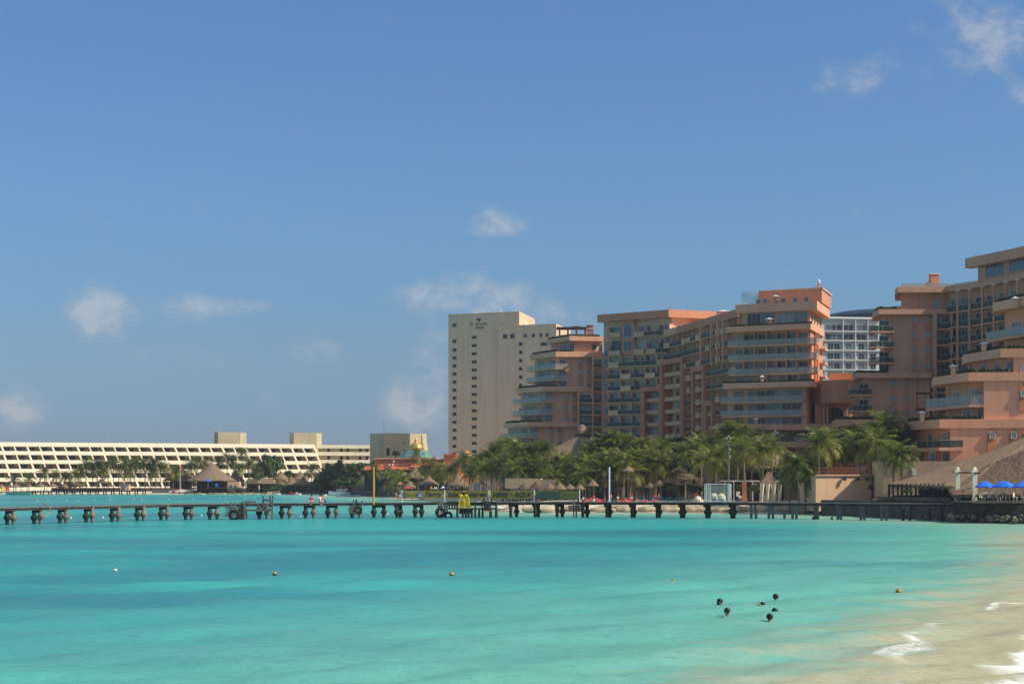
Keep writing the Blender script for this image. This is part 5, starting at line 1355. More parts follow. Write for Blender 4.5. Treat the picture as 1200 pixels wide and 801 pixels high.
def hut(px, ytop, yeave, Y, wpx, label, dark=False, cat='thatched hut', walls=True, name='thatched_hut', ridge=0.0, posts=8, gz=None, group=None, flare=.5, hutmat='wood_dark'):
    x = PX(px, Y); gz = ground_z(x, Y) if gz is None else gz
    rt = thing(name, label, cat, (x, Y, gz), group); r = wpx/2*Y/F; ze = PZ(yeave, Y); h = PZ(ytop, Y)-ze
    m = MB(); cone_roof(m, (x, Y, ze), [(r*.97, -.25), (r, 0), (r*.72, h*.22), (r*.42, h*.5), (r*.17, h*.8), (max(.06, r*.04), h*.97), (.03, h)], 26, int(px)); fringe(m, (x, Y, ze), r*.98, -.1, int(14*r), .45, int(px))
    m.build('roof', M['thatch_dark' if dark else 'thatch'], rt)
    for k in range(posts):
        a = 2*math.pi*k/posts+.2; MB().tube([(x+r*.82*math.cos(a), Y+r*.82*math.sin(a), gz-.3), (x+r*.82*math.cos(a), Y+r*.82*math.sin(a), ze+.1)], .13, 6).build('post', M['wood_dark'], rt)
    if walls: MB().lathe((x, Y, gz), [(r*.6, 0), (r*.6, ze-gz)], 12).build('inner_wall', M[hutmat], rt)
    return rt
hut(248, 541, 562.5, 672, 58, 'largest conical thatched restaurant on the far shore, on dark stilts over rocks', name='thatched_restaurant', cat='restaurant', posts=12, gz=1.0)
hut(212, 545, 562, 690, 42, 'smaller thatched roof half hidden left of the conical restaurant', name='thatched_restaurant', cat='restaurant', posts=8)
hut(276, 549, 563, 682, 22, 'thatched annex adjoining the conical restaurant on its right', posts=6, hutmat='sand_wall')
for i, (px, yt) in enumerate(((341, 557), (355.5, 556.5), (371, 556.8))): hut(px, yt, 567.6, 662, 18, 'pointed grey thatched hut, %s of three above the dark hedge' % ('leftmost', 'middle one', 'rightmost')[i], group='pointed huts above the dark hedge', posts=6)
for i, (px, yt) in enumerate(((329, 551), (352, 551.5))): hut(px, yt, 561, 690, 22, 'brown thatched roof behind the pointed huts, the %s of two' % ('left', 'right')[i], group='brown thatched roofs behind the pointed huts', posts=6, hutmat='cream_dim')
hut(119, 560, 565, 676, 15, 'dark rounded thatched hut before the palm grove', dark=True, posts=6, walls=False)
hut(90, 564, 568, 674, 16, 'wide flat dark thatched hut at the left edge of the grove', dark=True, posts=6, walls=False)
hut(502.5, 557, 567, 478, 25, 'broad thatched beach hut above the ferry banner', posts=8, walls=False)
hut(536, 554, 568, 480, 26, 'thatched beach hut under the palms right of the broad hut', posts=8, walls=False)
hut(486, 545, 559, 530, 22, 'steep thatched hut in front of the red tiled canopies', posts=6)
hut(681, 508, 536, 407, 132, 'very large thatched roof showing above the palms by the curved wing', name='thatched_restaurant', cat='restaurant', posts=14)
x, y = G(682, 407); mb = MB(); cone_roof(mb, (x, y, PZ(507.5, 407)), [(1.6, -.4), (1.75, 0), (1.45, .8), (.8, 1.7), (.1, 2.2)], 14, 5)
cap = mb.build('roof_cap', M['thatch']); tag(cap, 'small thatched cupola crowning the very large thatched roof', 'roof cap')
hut(796, 546, 561, 343, 62, 'long low thatched bar roof behind the beach umbrellas', name='thatched_bar', cat='bar', posts=10, hutmat='wood_dark')
hut(711, 550, 562, 338, 30, 'shaggy thatched bar left of the beach tower', name='thatched_bar', cat='bar', dark=True, posts=8)
hut(893, 505, 548, 330, 62, 'tall brown thatched roof behind the palms below the salmon tower', name='thatched_restaurant', cat='restaurant', posts=10)

# small hip roof: grey thatch left of the pointed huts
def hip(px0, px1, yr0, ytop, yeave, Y, dep, label, m='thatch_dark', name='thatched_shelter'):
    x0, x1 = PX(px0, Y), PX(px1, Y); ze, zt = PZ(yeave, Y), PZ(ytop, Y); gz = ground_z((x0+x1)/2, Y)
    rt = thing(name, label, 'shelter', ((x0+x1)/2, Y, gz)); w_ = x1-x0
    mb = MB(); mb.add([(x0, Y-dep/2, ze), (x1, Y-dep/2, ze), (x1, Y+dep/2, ze), (x0, Y+dep/2, ze), (x0+w_*.2, Y, zt), (x1-w_*.2, Y, zt)], [(0, 1, 5, 4), (1, 2, 5), (2, 3, 4, 5), (3, 0, 4), (3, 2, 1, 0)])
    mb.build('roof', M[m], rt)
    for a in (x0+.6, x0+w_*.33, x0+w_*.66, x1-.6): MB().tube([(a, Y-dep/2+.4, gz), (a, Y-dep/2+.4, ze+.2)], .1, 6).build('post', M['wood_dark'], rt)
    MB().box(((x0+x1)/2, Y+dep/4, (gz+ze)/2), (w_*.85, .3, ze-gz)).build('back_wall', M['wood_dark'], rt)
hip(302, 323, 0, 560, 566.5, 670, 6, 'long grey hipped thatch shelter left of the pointed huts', 'thatch')
hip(287, 304, 0, 560.5, 566.5, 668, 5, 'dark hipped thatch shelter behind the green shore planting')
# dark hedge wall below the pointed huts
hb = leaf_cloud(99, 14, 1.2, 1.35, 90, 60, .35); o = hb.build('hedge', M['leaf'], tint=True); o.location = (PX(356, 655), 655, 1.9); tag(o, 'long dark clipped hedge below the three pointed huts', 'hedge')
tag(MB().box((PX(357, 657), 657.5, 1.6), (19.5, .6, 2.6)).build('boundary_wall', M['wood_dark']), 'dark boundary wall behind the clipped hedge', 'wall')
# cream kiosk wing of the far restaurant
rt = thing('kiosk', 'cream rendered kiosk at the right of the conical restaurant', 'kiosk', (*G(274, 669), 1))
MB().box((*G(274.5, 669), 2.9), (4.6, 4, 3.8)).build('wall', M['sand_wall'], rt); wins(rt, G(266, 666.9), G(281, 666.9), 2.2, (.3, .65), 1, 1.2, glass='glass_c')
# decks, low walls and piers along the far left shore
def simple_wall(px0, px1, Y0, Y1, y0, y1, m, label, name='low_wall', cat='wall', th=.6):
    a, b_ = G(px0, Y0), G(px1, Y1); o = MB().strip([a, b_], -th, 0, PZ(y1, (Y0+Y1)/2), PZ(y0, (Y0+Y1)/2)).build(name, M[m]); return tag(o, label, cat)
simple_wall(60, 205, 680, 676, 571.3, 576, 'stone', 'low grey retaining wall before the palm grove')
simple_wall(178, 222, 668, 666, 572.5, 578, 'wood_grey', 'weathered timber landing left of the conical restaurant', 'landing', 'landing')
simple_wall(222, 262, 664, 664, 571, 572.2, 'wood_dark', 'dark timber terrace of the conical restaurant', 'terrace_deck', 'deck', 6)
rt = thing('jetty', 'long low dark timber jetty standing before the far left beach', 'jetty', (*G(100, 640), 0))
MB().strip([G(37, 640), G(170, 640)], -2, 0, 1.15, 1.4).build('deck', M['wood_dark'], rt)
for k in range(15):
    px = 39+k*9.2
    for dx in (0, 1.9): MB().tube([(PX(px+dx, 641), 640.6+dx*.6, -1), (PX(px+dx, 641), 640.6+dx*.6, 1.2)], .24, 6).build('pile', M['concrete_dark'], rt)
rt = thing('boathouse', 'small tan shed on the far timber jetty', 'shed', (*G(147, 643), 1.2))
MB().box((*G(147, 644), 1.4+1.3), (3.2, 3, 2.2)).build('wall', M['sand_wall'], rt); MB().box((*G(147, 644), 1.4+2.55), (3.8, 3.6, .25)).build('roof', M['wood_grey'], rt); window(rt, PX(145, 642.5), 642.5, 2.2, (0, -1), .8, .8, glass='glass_c')
MB().strip([G(262, 660), G(340, 660)], -2, 0, -.3, .4)

# beige building parts behind the beach
simple_wall(592, 634, 372, 366, 560.3, 572, 'sand_wall', 'plain sand-coloured garden wall among the palms', 'garden_wall', 'wall')
simple_wall(634, 650, 358, 356, 561.5, 574, 'pink_pale', 'pale salmon garden wall with sunlit end', 'garden_wall', 'wall')

# ------------------------------------------------------------------ right hand terrace, seawall and great thatch
tz = 2.55
tp = [G(1022, 253), G(1052, 245), G(1122, 231), G(1127, 224), G(1200, 215.5), (85, 205), (120, 215), (120, 300), G(1022, 300)]
t_ = MB().prism(tp, -.5, tz).build('terrace', M['stone']); t_['kind'] = 'structure'
swl = [G(962, 266), G(1012, 256), G(1052, 244), G(1123, 230), G(1128, 223), G(1200, 214.5), (86, 203)]
tag(MB().strip(swl, -.7, .0, -.6, PZ(589.6, 225)).build('seawall', M['stone']), 'tall dark rubble seawall under the great thatched restaurant', 'seawall')
tag(MB().strip([G(1028, 250), G(1112, 232.5)], -.4, 0, tz, PZ(583, 240)+.1).build('parapet_wall', M['stone']), 'low stone parapet before the open restaurant posts', 'wall')
# near retaining wall (cream), with railing on top
def cream_wall():
    rt = thing('retaining_wall', 'long cream beach wall with three dark floodlights and a barred slot', 'wall', (*G(990, 270), 1))
    A, B = G(956, 269), G(1026, 272)
    MB().prism([A, B, (B[0]+1, B[1]+18), (A[0], A[1]+16)], .5, PZ(557.3, 269)).build('wall', M['sand_wall'], rt)
    MB().strip([A, B], -.5, .25, PZ(557.2, 269), PZ(555.6, 269)).build('coping', M['pink_pale'], rt)
    for px in (987.5, 1003, 1014.5):
        p = ptpx(A, B, px); f = MB().box((p[0], p[1]-.35, PZ(561, 268)), (.35, .4, .35)).box((p[0]+.3, p[1]-.55, PZ(561, 268)), (.35, .3, .5)).build('floodlight', M['darkframe'], rt)
    p = ptpx(A, B, 1023); MB().box((p[0], p[1]-.03, PZ(572, 264)), (.65, .1, 3.9)).build('slot_opening', M['darkframe'], rt)
    g = MB()
    for k in range(9): g.box((p[0], p[1]-.12, PZ(572, 264)-1.8+k*.45), (.62, .05, .06))
    g.build('bars', M['frame'], rt)
    # railing
    r = MB(); z0 = PZ(555.5, 269); o = offset([A, B], -.1); n = 14
    for k in range(n+1):
        q = lerp(o[0], o[1], k/n); r.box((q[0], q[1], z0+.5), (.12, .12, 1.0))
        if k < n:
            q2 = lerp(o[0], o[1], (k+1)/n)
            for z in (.45, .98): r.beam((q[0], q[1], z0+z), (q2[0], q2[1], z0+z), .09)
            if k % 3 == 0: r.beam((q[0], q[1], z0+.05), (q2[0], q2[1], z0+.95), .07)
    r.build('railing', M['wood_red'], rt)
cream_wall()
tag(MB().prism([G(1027, 267), G(1035, 265), G(1130, 263), (72, 273), (58, 275)], 1, PZ(540.3, 266)).build('service_wall', M['sand_wall']), 'blank sand-coloured wall rising left of the great thatch', 'wall')
tag(MB().box((*G(1070.5, 264.1), PZ(552.5, 264)), (.55, .35, .95)).box((*G(1070.5, 263.8), PZ(551.6, 264)), (.35, .2, .35)).build('wall_unit', M['white']), 'small white box on the sand-coloured service wall', 'unit')
tag(MB().prism([G(935, 284), G(955, 284), G(955, 300), G(935, 300)], .8, PZ(571, 290)).build('storage_wall', M['pink_warm']), 'low salmon wall behind the leaning palm by the cream wall', 'wall')
rt = thing('pergola', 'red-brown timber pergola behind the railing on the cream wall', 'pergola', (*G(985, 284), PZ(556, 280)))
zb = PZ(556, 280); pm = MB()
for px in (968, 978, 990, 1003, 1018, 1026): pm.box((*G(px, 280), zb+.9), (.16, .16, 1.9))
pm.build('post', M['wood_red'], rt); MB().strip([G(966, 280), G(1028, 276)], -.1, .1, zb+1.6, zb+1.78).build('beam', M['wood_red'], rt)
MB().box((*G(983, 283), zb+.7), (4.2, .2, 1.2)).build('panel', M['orange'], rt)

def great_thatch():
    rt = thing('thatched_restaurant', 'great sweeping thatched restaurant roof on dark posts at the right edge', 'restaurant', (*G(1150, 245), tz))
    def patch(name, rows, m, th=.35):
        # rows: list of polylines (same length), surface between them, given thickness downward
        v = [p for r in rows for p in r]; n = len(rows[0]); k = len(v); fs = []
        v2 = [(x, y, z-th) for x, y, z in v]
        for i in range(len(rows)-1):
            for j in range(n-1):
                q = (i*n+j, i*n+j+1, (i+1)*n+j+1, (i+1)*n+j); fs.append(q); fs.append(tuple(a+k for a in q[::-1]))
        edge = [j for j in range(n)]
        for j in range(n-1): fs.append((j+1, j, j+k, j+1+k)); b = (len(rows)-1)*n; fs.append((b+j, b+j+1, b+j+1+k, b+j+k))
        for i in range(len(rows)-1): fs.append((i*n, (i+1)*n, (i+1)*n+k, i*n+k)); fs.append(((i+1)*n+n-1, i*n+n-1, i*n+n-1+k, (i+1)*n+n-1+k))
        return MB().add(v+v2, fs).build(name, M[m], rt)
    rnd = random.Random(4)
    def sub(a, b_, n): return [tuple(a[i]+(b_[i]-a[i])*t/n for i in range(3)) for t in range(n+1)]
    P3 = lambda px, py, Y: (*G(px, Y), PZ(py, Y))
    def surf(name, e0, e1, r0, r1, m, nu=40, nv=14, sag=.35):
        rows = []
        for j in range(nv+1):
            t = j/nv; a = [e0[i]+(r0[i]-e0[i])*t for i in range(3)]; b_ = [e1[i]+(r1[i]-e1[i])*t for i in range(3)]
            row = sub(a, b_, nu)
            rows.append([(x+rnd.uniform(-.04, .04), y+rnd.uniform(-.04, .04), z-sag*math.sin(math.pi*t)+rnd.uniform(-.07, .07)-(rnd.uniform(0, .14) if j == 0 else 0)) for x, y, z in row])
        patch(name, rows, m)
    # rear roof: broad slope rising to the right
    surf('rear_roof', P3(1041, 566.5, 249), P3(1106, 568.5, 234), P3(1226, 502, 268), P3(1232, 500, 262), 'thatch', 30, 26, .5)
    surf('rear_roof', P3(1106, 568.5, 234), P3(1150, 571, 229), P3(1232, 500, 262), P3(1300, 500, 262), 'thatch', 26, 26, .4)
    # front roof: steep, shade put into its darker thatch colour, ridge side left pale
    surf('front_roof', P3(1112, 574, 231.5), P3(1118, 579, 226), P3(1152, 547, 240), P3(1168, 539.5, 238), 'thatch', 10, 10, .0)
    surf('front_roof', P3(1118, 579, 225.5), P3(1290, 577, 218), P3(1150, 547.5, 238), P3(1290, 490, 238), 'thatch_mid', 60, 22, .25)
    fr = MB()
    for (a, b_) in ((P3(1041, 566.8, 249), P3(1106, 569, 234)), (P3(1106, 569, 234), P3(1120, 570.5, 231)), (P3(1112, 574.5, 231.5), P3(1118, 579.5, 225.4)), (P3(1118, 579.3, 225.4), P3(1290, 577.5, 217.9))):
        n = int(math.dist(a, b_)/.09)
        for k in range(n):
            t = rnd.random(); p = [a[i]+(b_[i]-a[i])*t for i in range(3)]; l = rnd.uniform(.15, .6); w_ = rnd.uniform(.05, .14)
            fr.add([(p[0]-w_, p[1]-.03, p[2]), (p[0]+w_, p[1]-.06, p[2]), (p[0]+w_*.4, p[1]-.1, p[2]-l), (p[0]-w_*.4, p[1]-.08, p[2]-l)], [(0, 1, 2, 3)])
    fr.build('thatch_fringe', M['thatch'], rt)
    for k in range(13):
        t = k/12; p = lerp(G(1042, 248.4), G(1106, 234.6), t); MB().tube([(p[0], p[1], tz), (p[0]+rnd.uniform(-.1, .1), p[1], PZ(566.5, p[1]))], .15, 7).build('post', M['wood_dark'], rt)
    for px in (1128, 1146, 1166, 1188): MB().tube([(*G(px, 227), tz), (*G(px, 227), PZ(574, 227))], .16, 7).build('post', M['wood_dark'], rt)
    MB().prism([G(1112, 239), G(1262, 236), (85, 250), (60, 252)], tz, PZ(571, 236)).build('inner_wall', M['wood_dark'], rt)
    MB().prism([G(1046, 254), G(1106, 243), G(1108, 246), G(1048, 258)], tz, tz+.7).build('counter', M['stone'], rt)
great_thatch()
# gate of two pale columns
rt = thing('gateway', 'two pale stone columns joined by a dark beam before the great thatch', 'gateway', (*G(1142, 224.5), tz))
for px, yb, Y, w_ in ((1122, 560.5, 229, 5.2), (1142, 589.5, 224.5, 5.6)):
    x, y = G(px, Y); s = Y/F; zt = PZ(549.5, Y); zb = tz if px > 1130 else tz
    c = MB().box((x, y, (zb+zt)/2), (w_*s, w_*s, zt-zb), taper=.88).build('column', M['cream'], rt)
    MB().box((x, y, PZ(552.3, Y)), (w_*s*1.3, w_*s*1.3, .28)).lathe((x, y, zt), [(.25, 0), (.28, .12), (.1, .3)], 8).build('capital', M['cream'], c)
MB().beam((*G(1117, 230.5), PZ(553, 230)), (*G(1149, 222.8), PZ(554, 223)), .22, .2).build('beam', M['wood_red'], rt)
# blue umbrellas
for i, (px, Y) in enumerate(((1154.5, 222.5), (1174.5, 221.5), (1178.5, 219), (1199, 217.5))):
    x, y = G(px, Y); rt = thing('parasol', 'bright blue square parasol on the seawall terrace, %s from the left' % ORD[i], 'parasol', (x, y, tz), 'blue parasols on the terrace'); zt = PZ(563.3, Y); ze = PZ(569.6, Y); r = 1.35
    cn = MB(); cn.lathe((x, y, ze), [(r, -.14), (r*1.0, 0), (r*.5, (zt-ze)*.62), (.05, zt-ze), (.03, zt-ze+.08)], 8); cn.build('canopy', M['blue_fabric'], rt)
    MB().tube([(x, y, tz), (x, y, zt-.05)], .04, 6).build('pole', M['frame'], rt)
# terrace chairs
chair = None
def chair_proto():
    rt = thing('chair', 'pale terrace chair', 'chair', (0, 0, 0), 'pale terrace chairs under the blue parasols')
    MB().box((0, 0, .45), (.55, .5, .07)).build('seat', M['cream'], rt); MB().box((0, .24, .78), (.55, .06, .6)).build('backrest', M['cream'], rt)
    for a in (-.24, .24):
        for b_ in (-.2, .2): MB().box((a, b_, .21), (.05, .05, .42)).build('leg', M['cream'], rt)
    return rt
cp = chair_proto()
for i, px in enumerate((1151, 1155.5, 1161, 1166, 1169.5, 1175, 1181, 1186.5, 1190, 1195, 1199)):
    Y = (221.5, 224)[i % 2]; lab = 'pale terrace chair, %s from the left behind the seawall' % ORD[i]
    if i == 0: cp.location = (*G(px, Y), tz+.25); cp['label'] = lab; cp.rotation_euler.z = .4
    else: dup(cp, (*G(px, Y), tz+.25), random.uniform(0, 6.28), label=lab)
tag(MB().box((78, 221, tz+.11), (40, 12, .22)).build('platform', M['stone']), 'low stone dining platform under the blue parasols', 'platform')
# steel handrails of the swim steps
for i, px in enumerate((1121.5, 1124.3)):
    x, y = G(px, 229); tag(MB().tube([(x, y, tz-.4), (x, y, tz+1.0), (x+.02, y+.3, tz+1.1), (x+.02, y+.8, tz+.4)], .04, 6).build('handrail', M['white']), '%s pale steel handrail at the seawall steps' % ('left', 'right')[i], 'handrail')
# rocks at the foot of the seawall
def rock_mesh(seed):
    rnd = random.Random(seed); bm = bmesh.new(); bmesh.ops.create_icosphere(bm, subdivisions=2, radius=1)
    for v in bm.verts:
        d = v.co.normalized(); v.co *= .75+.5*rnd.random()*(.6+.4*math.sin(d.x*3+seed)); v.co.z *= .7
    me = bpy.data.meshes.new('rock'); bm.to_mesh(me); bm.free(); me.materials.append(M['rock']); return me
ROCKS = [rock_mesh(i) for i in range(5)]
rnd = random.Random(8); k = 0
def along(pl, t):
    Ls = [math.dist(pl[i], pl[i+1]) for i in range(len(pl)-1)]; s = t*sum(Ls)
    for i, l in enumerate(Ls):
        if s <= l: return lerp(pl[i], pl[i+1], s/l)
        s -= l
    return pl[-1]
rl = offset([G(1085, 237), G(1123, 229.5), G(1128, 222.5), G(1200, 214), (80, 205)], 1.4)
for i in range(190):
    t = i/189; p = along(rl, t); row = rnd.random()
    o = bpy.data.objects.new('rock', ROCKS[rnd.randrange(5)]); C.objects.link(o)
    s = rnd.uniform(.18, .42)*(.8 if t < .15 else 1)
    o.location = (p[0]+rnd.uniform(-.3, .3)-.3+row*.5, p[1]-.9+row*1.5, .08+row*.95+rnd.uniform(-.1, .1)); o.scale = (s*rnd.uniform(.8, 1.3), s, s*rnd.uniform(.7, 1)); o.rotation_euler = (rnd.random(), rnd.random(), rnd.random()*6)
    tag(o, 'weedy yellowish boulder in the rubble heaped at the seawall foot', 'rock', 'boulders along the foot of the seawall')
for i in range(46):
    px = 205+rnd.random()*140; Y = 661+rnd.uniform(-1.5, 1.5)
    o = bpy.data.objects.new('rock', ROCKS[rnd.randrange(5)]); C.objects.link(o); s = rnd.uniform(.3, .9)
    o.location = (PX(px, Y), Y, .2); o.scale = (s*1.5, s, s*.7); o.rotation_euler = (0, 0, rnd.random()*6)
    tag(o, 'dark shore boulder along the waterline of the far thatched restaurant', 'rock', 'boulders on the far waterline')
# sand-filled tubes along the beach
def tube_mesh(seed, L_=1.0):
    rnd = random.Random(seed); n, m_ = 22, 14; vs = []; fs = []
    for i in range(n+1):
        t = i/n; e = min(1, math.sin(math.pi*min(1, max(0.0, t)))**.28+.0); w_ = 1+.06*math.sin(t*17+seed)
        for j in range(m_):
            a = 2*math.pi*j/m_; r = .5*e*w_
            vs.append(((t-.5), math.cos(a)*r*1.5+.05*math.sin(t*9+seed), max(-.45, math.sin(a)*r*(1+.05*math.sin(3*a+t*8))) ))
    for i in range(n):
        for j in range(m_): fs.append((i*m_+j, (i+1)*m_+j, (i+1)*m_+(j+1) % m_, i*m_+(j+1) % m_))
    return MB().add(vs, fs).mesh('sand_tube', M['geotube'], smooth=True)
TUB = [tube_mesh(i) for i in range(4)]
tubes = [(583, 604, 300, 598.7, 5), (611, 650, 285.5, 596.8, 8.5), (649, 690, 286, 596.6, 8), (690, 722, 287, 597.5, 8), (720, 748, 288, 597, 8.5), (746, 772, 288.5, 596.8, 8.5), (770, 801, 288, 597.2, 8), (800, 832, 287.5, 597, 8.5), (830, 856, 287, 596.8, 8.5), (855, 876, 286, 596.8, 9), (874, 904, 285, 596.5, 8.5), (902, 932, 282, 596.6, 8.5), (930, 962, 279, 597, 8.5),
         (655, 700, 284.5, 600.6, 3.5), (748, 790, 286, 601, 3.2), (868, 900, 283.5, 601.3, 3.6), (898, 930, 280.5, 601.6, 4), (926, 958, 276.5, 601.8, 5), (700, 744, 289.5, 593.2, 4), (760, 810, 290.5, 592.8, 4), (818, 868, 289.5, 592.8, 4), (872, 925, 287.5, 593.2, 4)]
for i, (pa, pb, Y, yc, hp) in enumerate(tubes):
    o = bpy.data.objects.new('sand_tube', TUB[i % 4]); C.objects.link(o)
    L_ = (pb-pa)*Y/F; hh = hp*Y/F; o.location = (PX((pa+pb)/2, Y), Y, PZ(yc, Y)); o.scale = (L_, hh*1.0, hh); o.rotation_euler = (0, 0, -.05)
    tag(o, 'tan sand-filled fabric tube, %s, %s from the left' % (('main row along the waterline', ordl(i)) if i < 13 else (('low front row in the water', ORD[i-13]) if i < 18 else ('upper row on the sand', ORD[i-18]))), 'sand tube', 'sand-filled tubes holding the beach')
# ------------------------------------------------------------------ pier
pier_pts = [(-80, 201), (0, 209), (100, 220), (200, 233.5), (300, 241), (400, 246), (540, 251), (640, 251.5), (760, 248.5), (860, 244), (960, 237.5), (1060, 229.8), (1118, 227)]
def pier_Y(px):
    xs_ = [p[0] for p in pier_pts]; ys_ = [p[1] for p in pier_pts]; return float(np.interp(px, xs_, ys_))
def pier_z(px): return float(np.interp(px, [0, 200, 400, 700, 1100], [2.1, 2.22, 2.24, 2.28, 2.35]))
pier = thing('pier', 'long narrow weathered concrete pier on paired collared piles crossing the bay', 'pier', (*G(600, 251), 0))
dk = MB(); st = MB(); prev = None
for k in range(0, 121):
    px = -80+1198*k/120; Y = pier_Y(px); z = pier_z(px)+random.uniform(-.02, .02)
    if prev:
        a = (PX(prev[0], prev[1]), prev[1]); b_ = (PX(px, Y), Y); zz = (z+prev[2])/2
        dk.strip([(a[0], a[1]-.05), (b_[0], b_[1]-.05)], -1.9, 0, zz-.13, zz); st.strip([a, b_], -.3, -.06, zz-.42, zz-.134); st.strip([(a[0], a[1]+1.6), (b_[0], b_[1]+1.6)], -.2, .02, zz-.4, zz-.134)
    prev = (px, Y, z)
dk.build('deck', M['wood_grey'], pier); st.build('deck_beam', M['wood_dark'], pier)
def pile_meshes(thick, mtop, seed):
    rnd = random.Random(seed)
    m = MB().tube([(0, 0, -1.2), (0, 0, .6), (0, 0, 2.0)], [thick*.8, thick*.85, thick], 9).mesh('pile', mtop, smooth=True)
    c = MB().lathe((0, 0, .72), [(thick*.9, -.28), (thick*1.4, -.06), (thick*1.6, .08), (thick*1.5, .26), (thick*1.0, .42)], 9).mesh('collar', M['concrete' if mtop == M['concrete'] else 'concrete_dark'])
    return m, c
PD = pile_meshes(.29, M['concrete_dark'], 1); PLT = pile_meshes(.27, M['concrete'], 2)  # paler concrete stands in for sun on the right pile of a pair
bents = [(12.2, 3.7), (43.7, 3.7), (73.8, 3.5), (104.4, 3.6), (135, 3.7), (164.4, 3.7), (192.3, 3.6), (221, 3.6), (250, 4.2), (308.5, 4.6), (334.7, 4.6), (362.7, 4.6), (389, 4.8), (417, 4.5), (444, 5.8), (467.2, 2.0), (490.3, 3.8), (602, 3.4), (629, 1.8), (656, 3.0), (685.6, 2.6), (713, 1.7), (742, 1.2), (771.5, 1.2), (800, 1.2), (829.6, 1.2), (859, 1.2)]
for (px, hw) in bents:
    Y = pier_Y(px); z = pier_z(px)
    bm_ = MB(); a, b_ = G(px-hw-.8, Y+.25), G(px+hw+.8, Y+.9); bm_.strip([a, b_], -.5, 0, z-.75, z-.42)
    bm_.build('pile_cap', M['concrete_dark'], pier)
    for s, (mm, cc) in ((-1, PD), (1, PLT if px < 420 else PD)):
        y = Y+.35+(.5 if s > 0 else 0); o = child('pile', mm, pier, (PX(px+s*hw, y)-pier.location.x, y-pier.location.y, 0)); o.scale = (1, 1, 1)
        if z-.7 > 2.0: o.scale = (1, 1, 1)
        if px < 600 or px > 790 or s > 0: child('collar', cc, o, (0, 0, random.uniform(-.06, .06)), random.random()*6)
wp = MB()
for px, lean in ((880.5, 0), (886, .35), (901, -.15), (906, .3), (919.5, 0), (929, 0), (933.5, 0), (955.5, .15), (958.5, .1), (982, -.35), (985.5, .35), (1009, -.3), (1013, .35), (1033.5, 0), (1039, -.45), (1058.5, 0), (1066.5, -.3), (1090, .1), (1104, 0)):
    Y = pier_Y(px)+.3; x = PX(px, Y); zt = 1.25 if abs(px-919.5) < 1 else pier_z(px)-.2
    MB().tube([(x+lean*.5, Y, -1.5), (x-lean*.5, Y+.2, zt)], .19, 8).build('timber_pile', M['wood_grey' if px < 1045 else 'wood_dark'], pier)
for px in (903.5, 931, 957, 983.5, 1011, 1036, 1062, 1092):
    Y = pier_Y(px)+.15; MB().strip([G(px-4, Y), G(px+4, Y)], -.35, 0, pier_z(px)-.62, pier_z(px)-.43).build('cross_beam', M['wood_grey'], pier)
for px in (913, 935.5):
    x, y = G(px-(0 if px < 920 else 0), pier_Y(px)-1)
for px in (953, 975): 
    x, y = G(px, 238); tag(MB().tube([(x, y, -1), (x, y, .35)], [.2, .17], 7).build('pile_stump', M['wood_dark']), 'broken pile stump just above the water, %s of two near the pier' % ('left' if px < 960 else 'right'), 'stump')
# tyres
def tyre(px, py, Y, r, label, rot=0.0):
    x, y = G(px, Y); o = MB().torus((0, 0, 0), r*.72, r*.28, rot=rot).build('tyre', M['rubber']); o.location = (x, y, PZ(py, Y)); tag(o, label, 'tyre', 'boat fender tyres on the pier')
tyre(274.3, 603, 236.6, .8, 'big black tyre hung on the slatted landing left of the timber frame', .15)
tyre(419.5, 597.5, 244.4, .62, 'small black tyre with a light hub hung on the middle slatted landing', .1)
tyre(516, 600, 248.8, .8, 'large black tyre leaning by the end of the first yellow banner', .3)
tyre(525.3, 603.8, 249, .62, 'small black tyre hanging beside the large one near the ferry platform')
# slatted landings: broken grey boards round a bent
def landing(px0, px1, y0, y1, Y, label, nslat=4, posts=(), board='wood_grey'):
    rt = thing('boat_landing', label, 'landing', (*G((px0+px1)/2, Y), 0)); s = random.Random(int(px0)); hh = (y1-y0)/nslat
    for i in range(nslat):
        ya = y0+hh*i+.6; a, b_ = G(px0+s.uniform(-1, 1.2), Y), G(px1+s.uniform(-2.5, 1), Y)
        MB().beam((*a, PZ(ya+hh*.3, Y)), (*b_, PZ(ya+hh*.3+s.uniform(-.4, .4), Y)), .1, .26).build('board', M[board], rt)
    for px, ya, yb in posts:
        x, y = G(px, Y+.15); MB().beam((x, y, PZ(yb, Y)), (x, y, PZ(ya, Y)), .22, .22).build('post', M['wood_grey' if px % 2 < 1.2 else 'wood_dark'], rt)
    return rt
landing(263.5, 280, 593, 605, 237.2, 'broken grey slatted boat landing with a big tyre, left of the timber frame', 4, ((271, 588, 609), (275, 588.5, 600), (283.5, 587.5, 609), (286.5, 588, 609)))
landing(408.5, 425, 591.5, 601, 245, 'grey slatted boat landing on the pier left of the yellow post', 4, ((414.5, 585, 606), (417.5, 585, 596), (424.5, 586, 592)))
landing(513.5, 522, 588, 598, 249.6, 'dark ruined landing piled with tyres by the first yellow banner', 3, ((514, 586, 606), (517, 587, 606), (521.5, 589, 606), (523.8, 588, 600)))
landing(666, 684, 591.5, 599, 249.6, 'wrecked dark landing with tangled boards under the pier', 3, ((672.3, 585, 606), (675.3, 587, 606.5), (677.6, 584, 597), (683.7, 589, 600)), board='wood_dark')
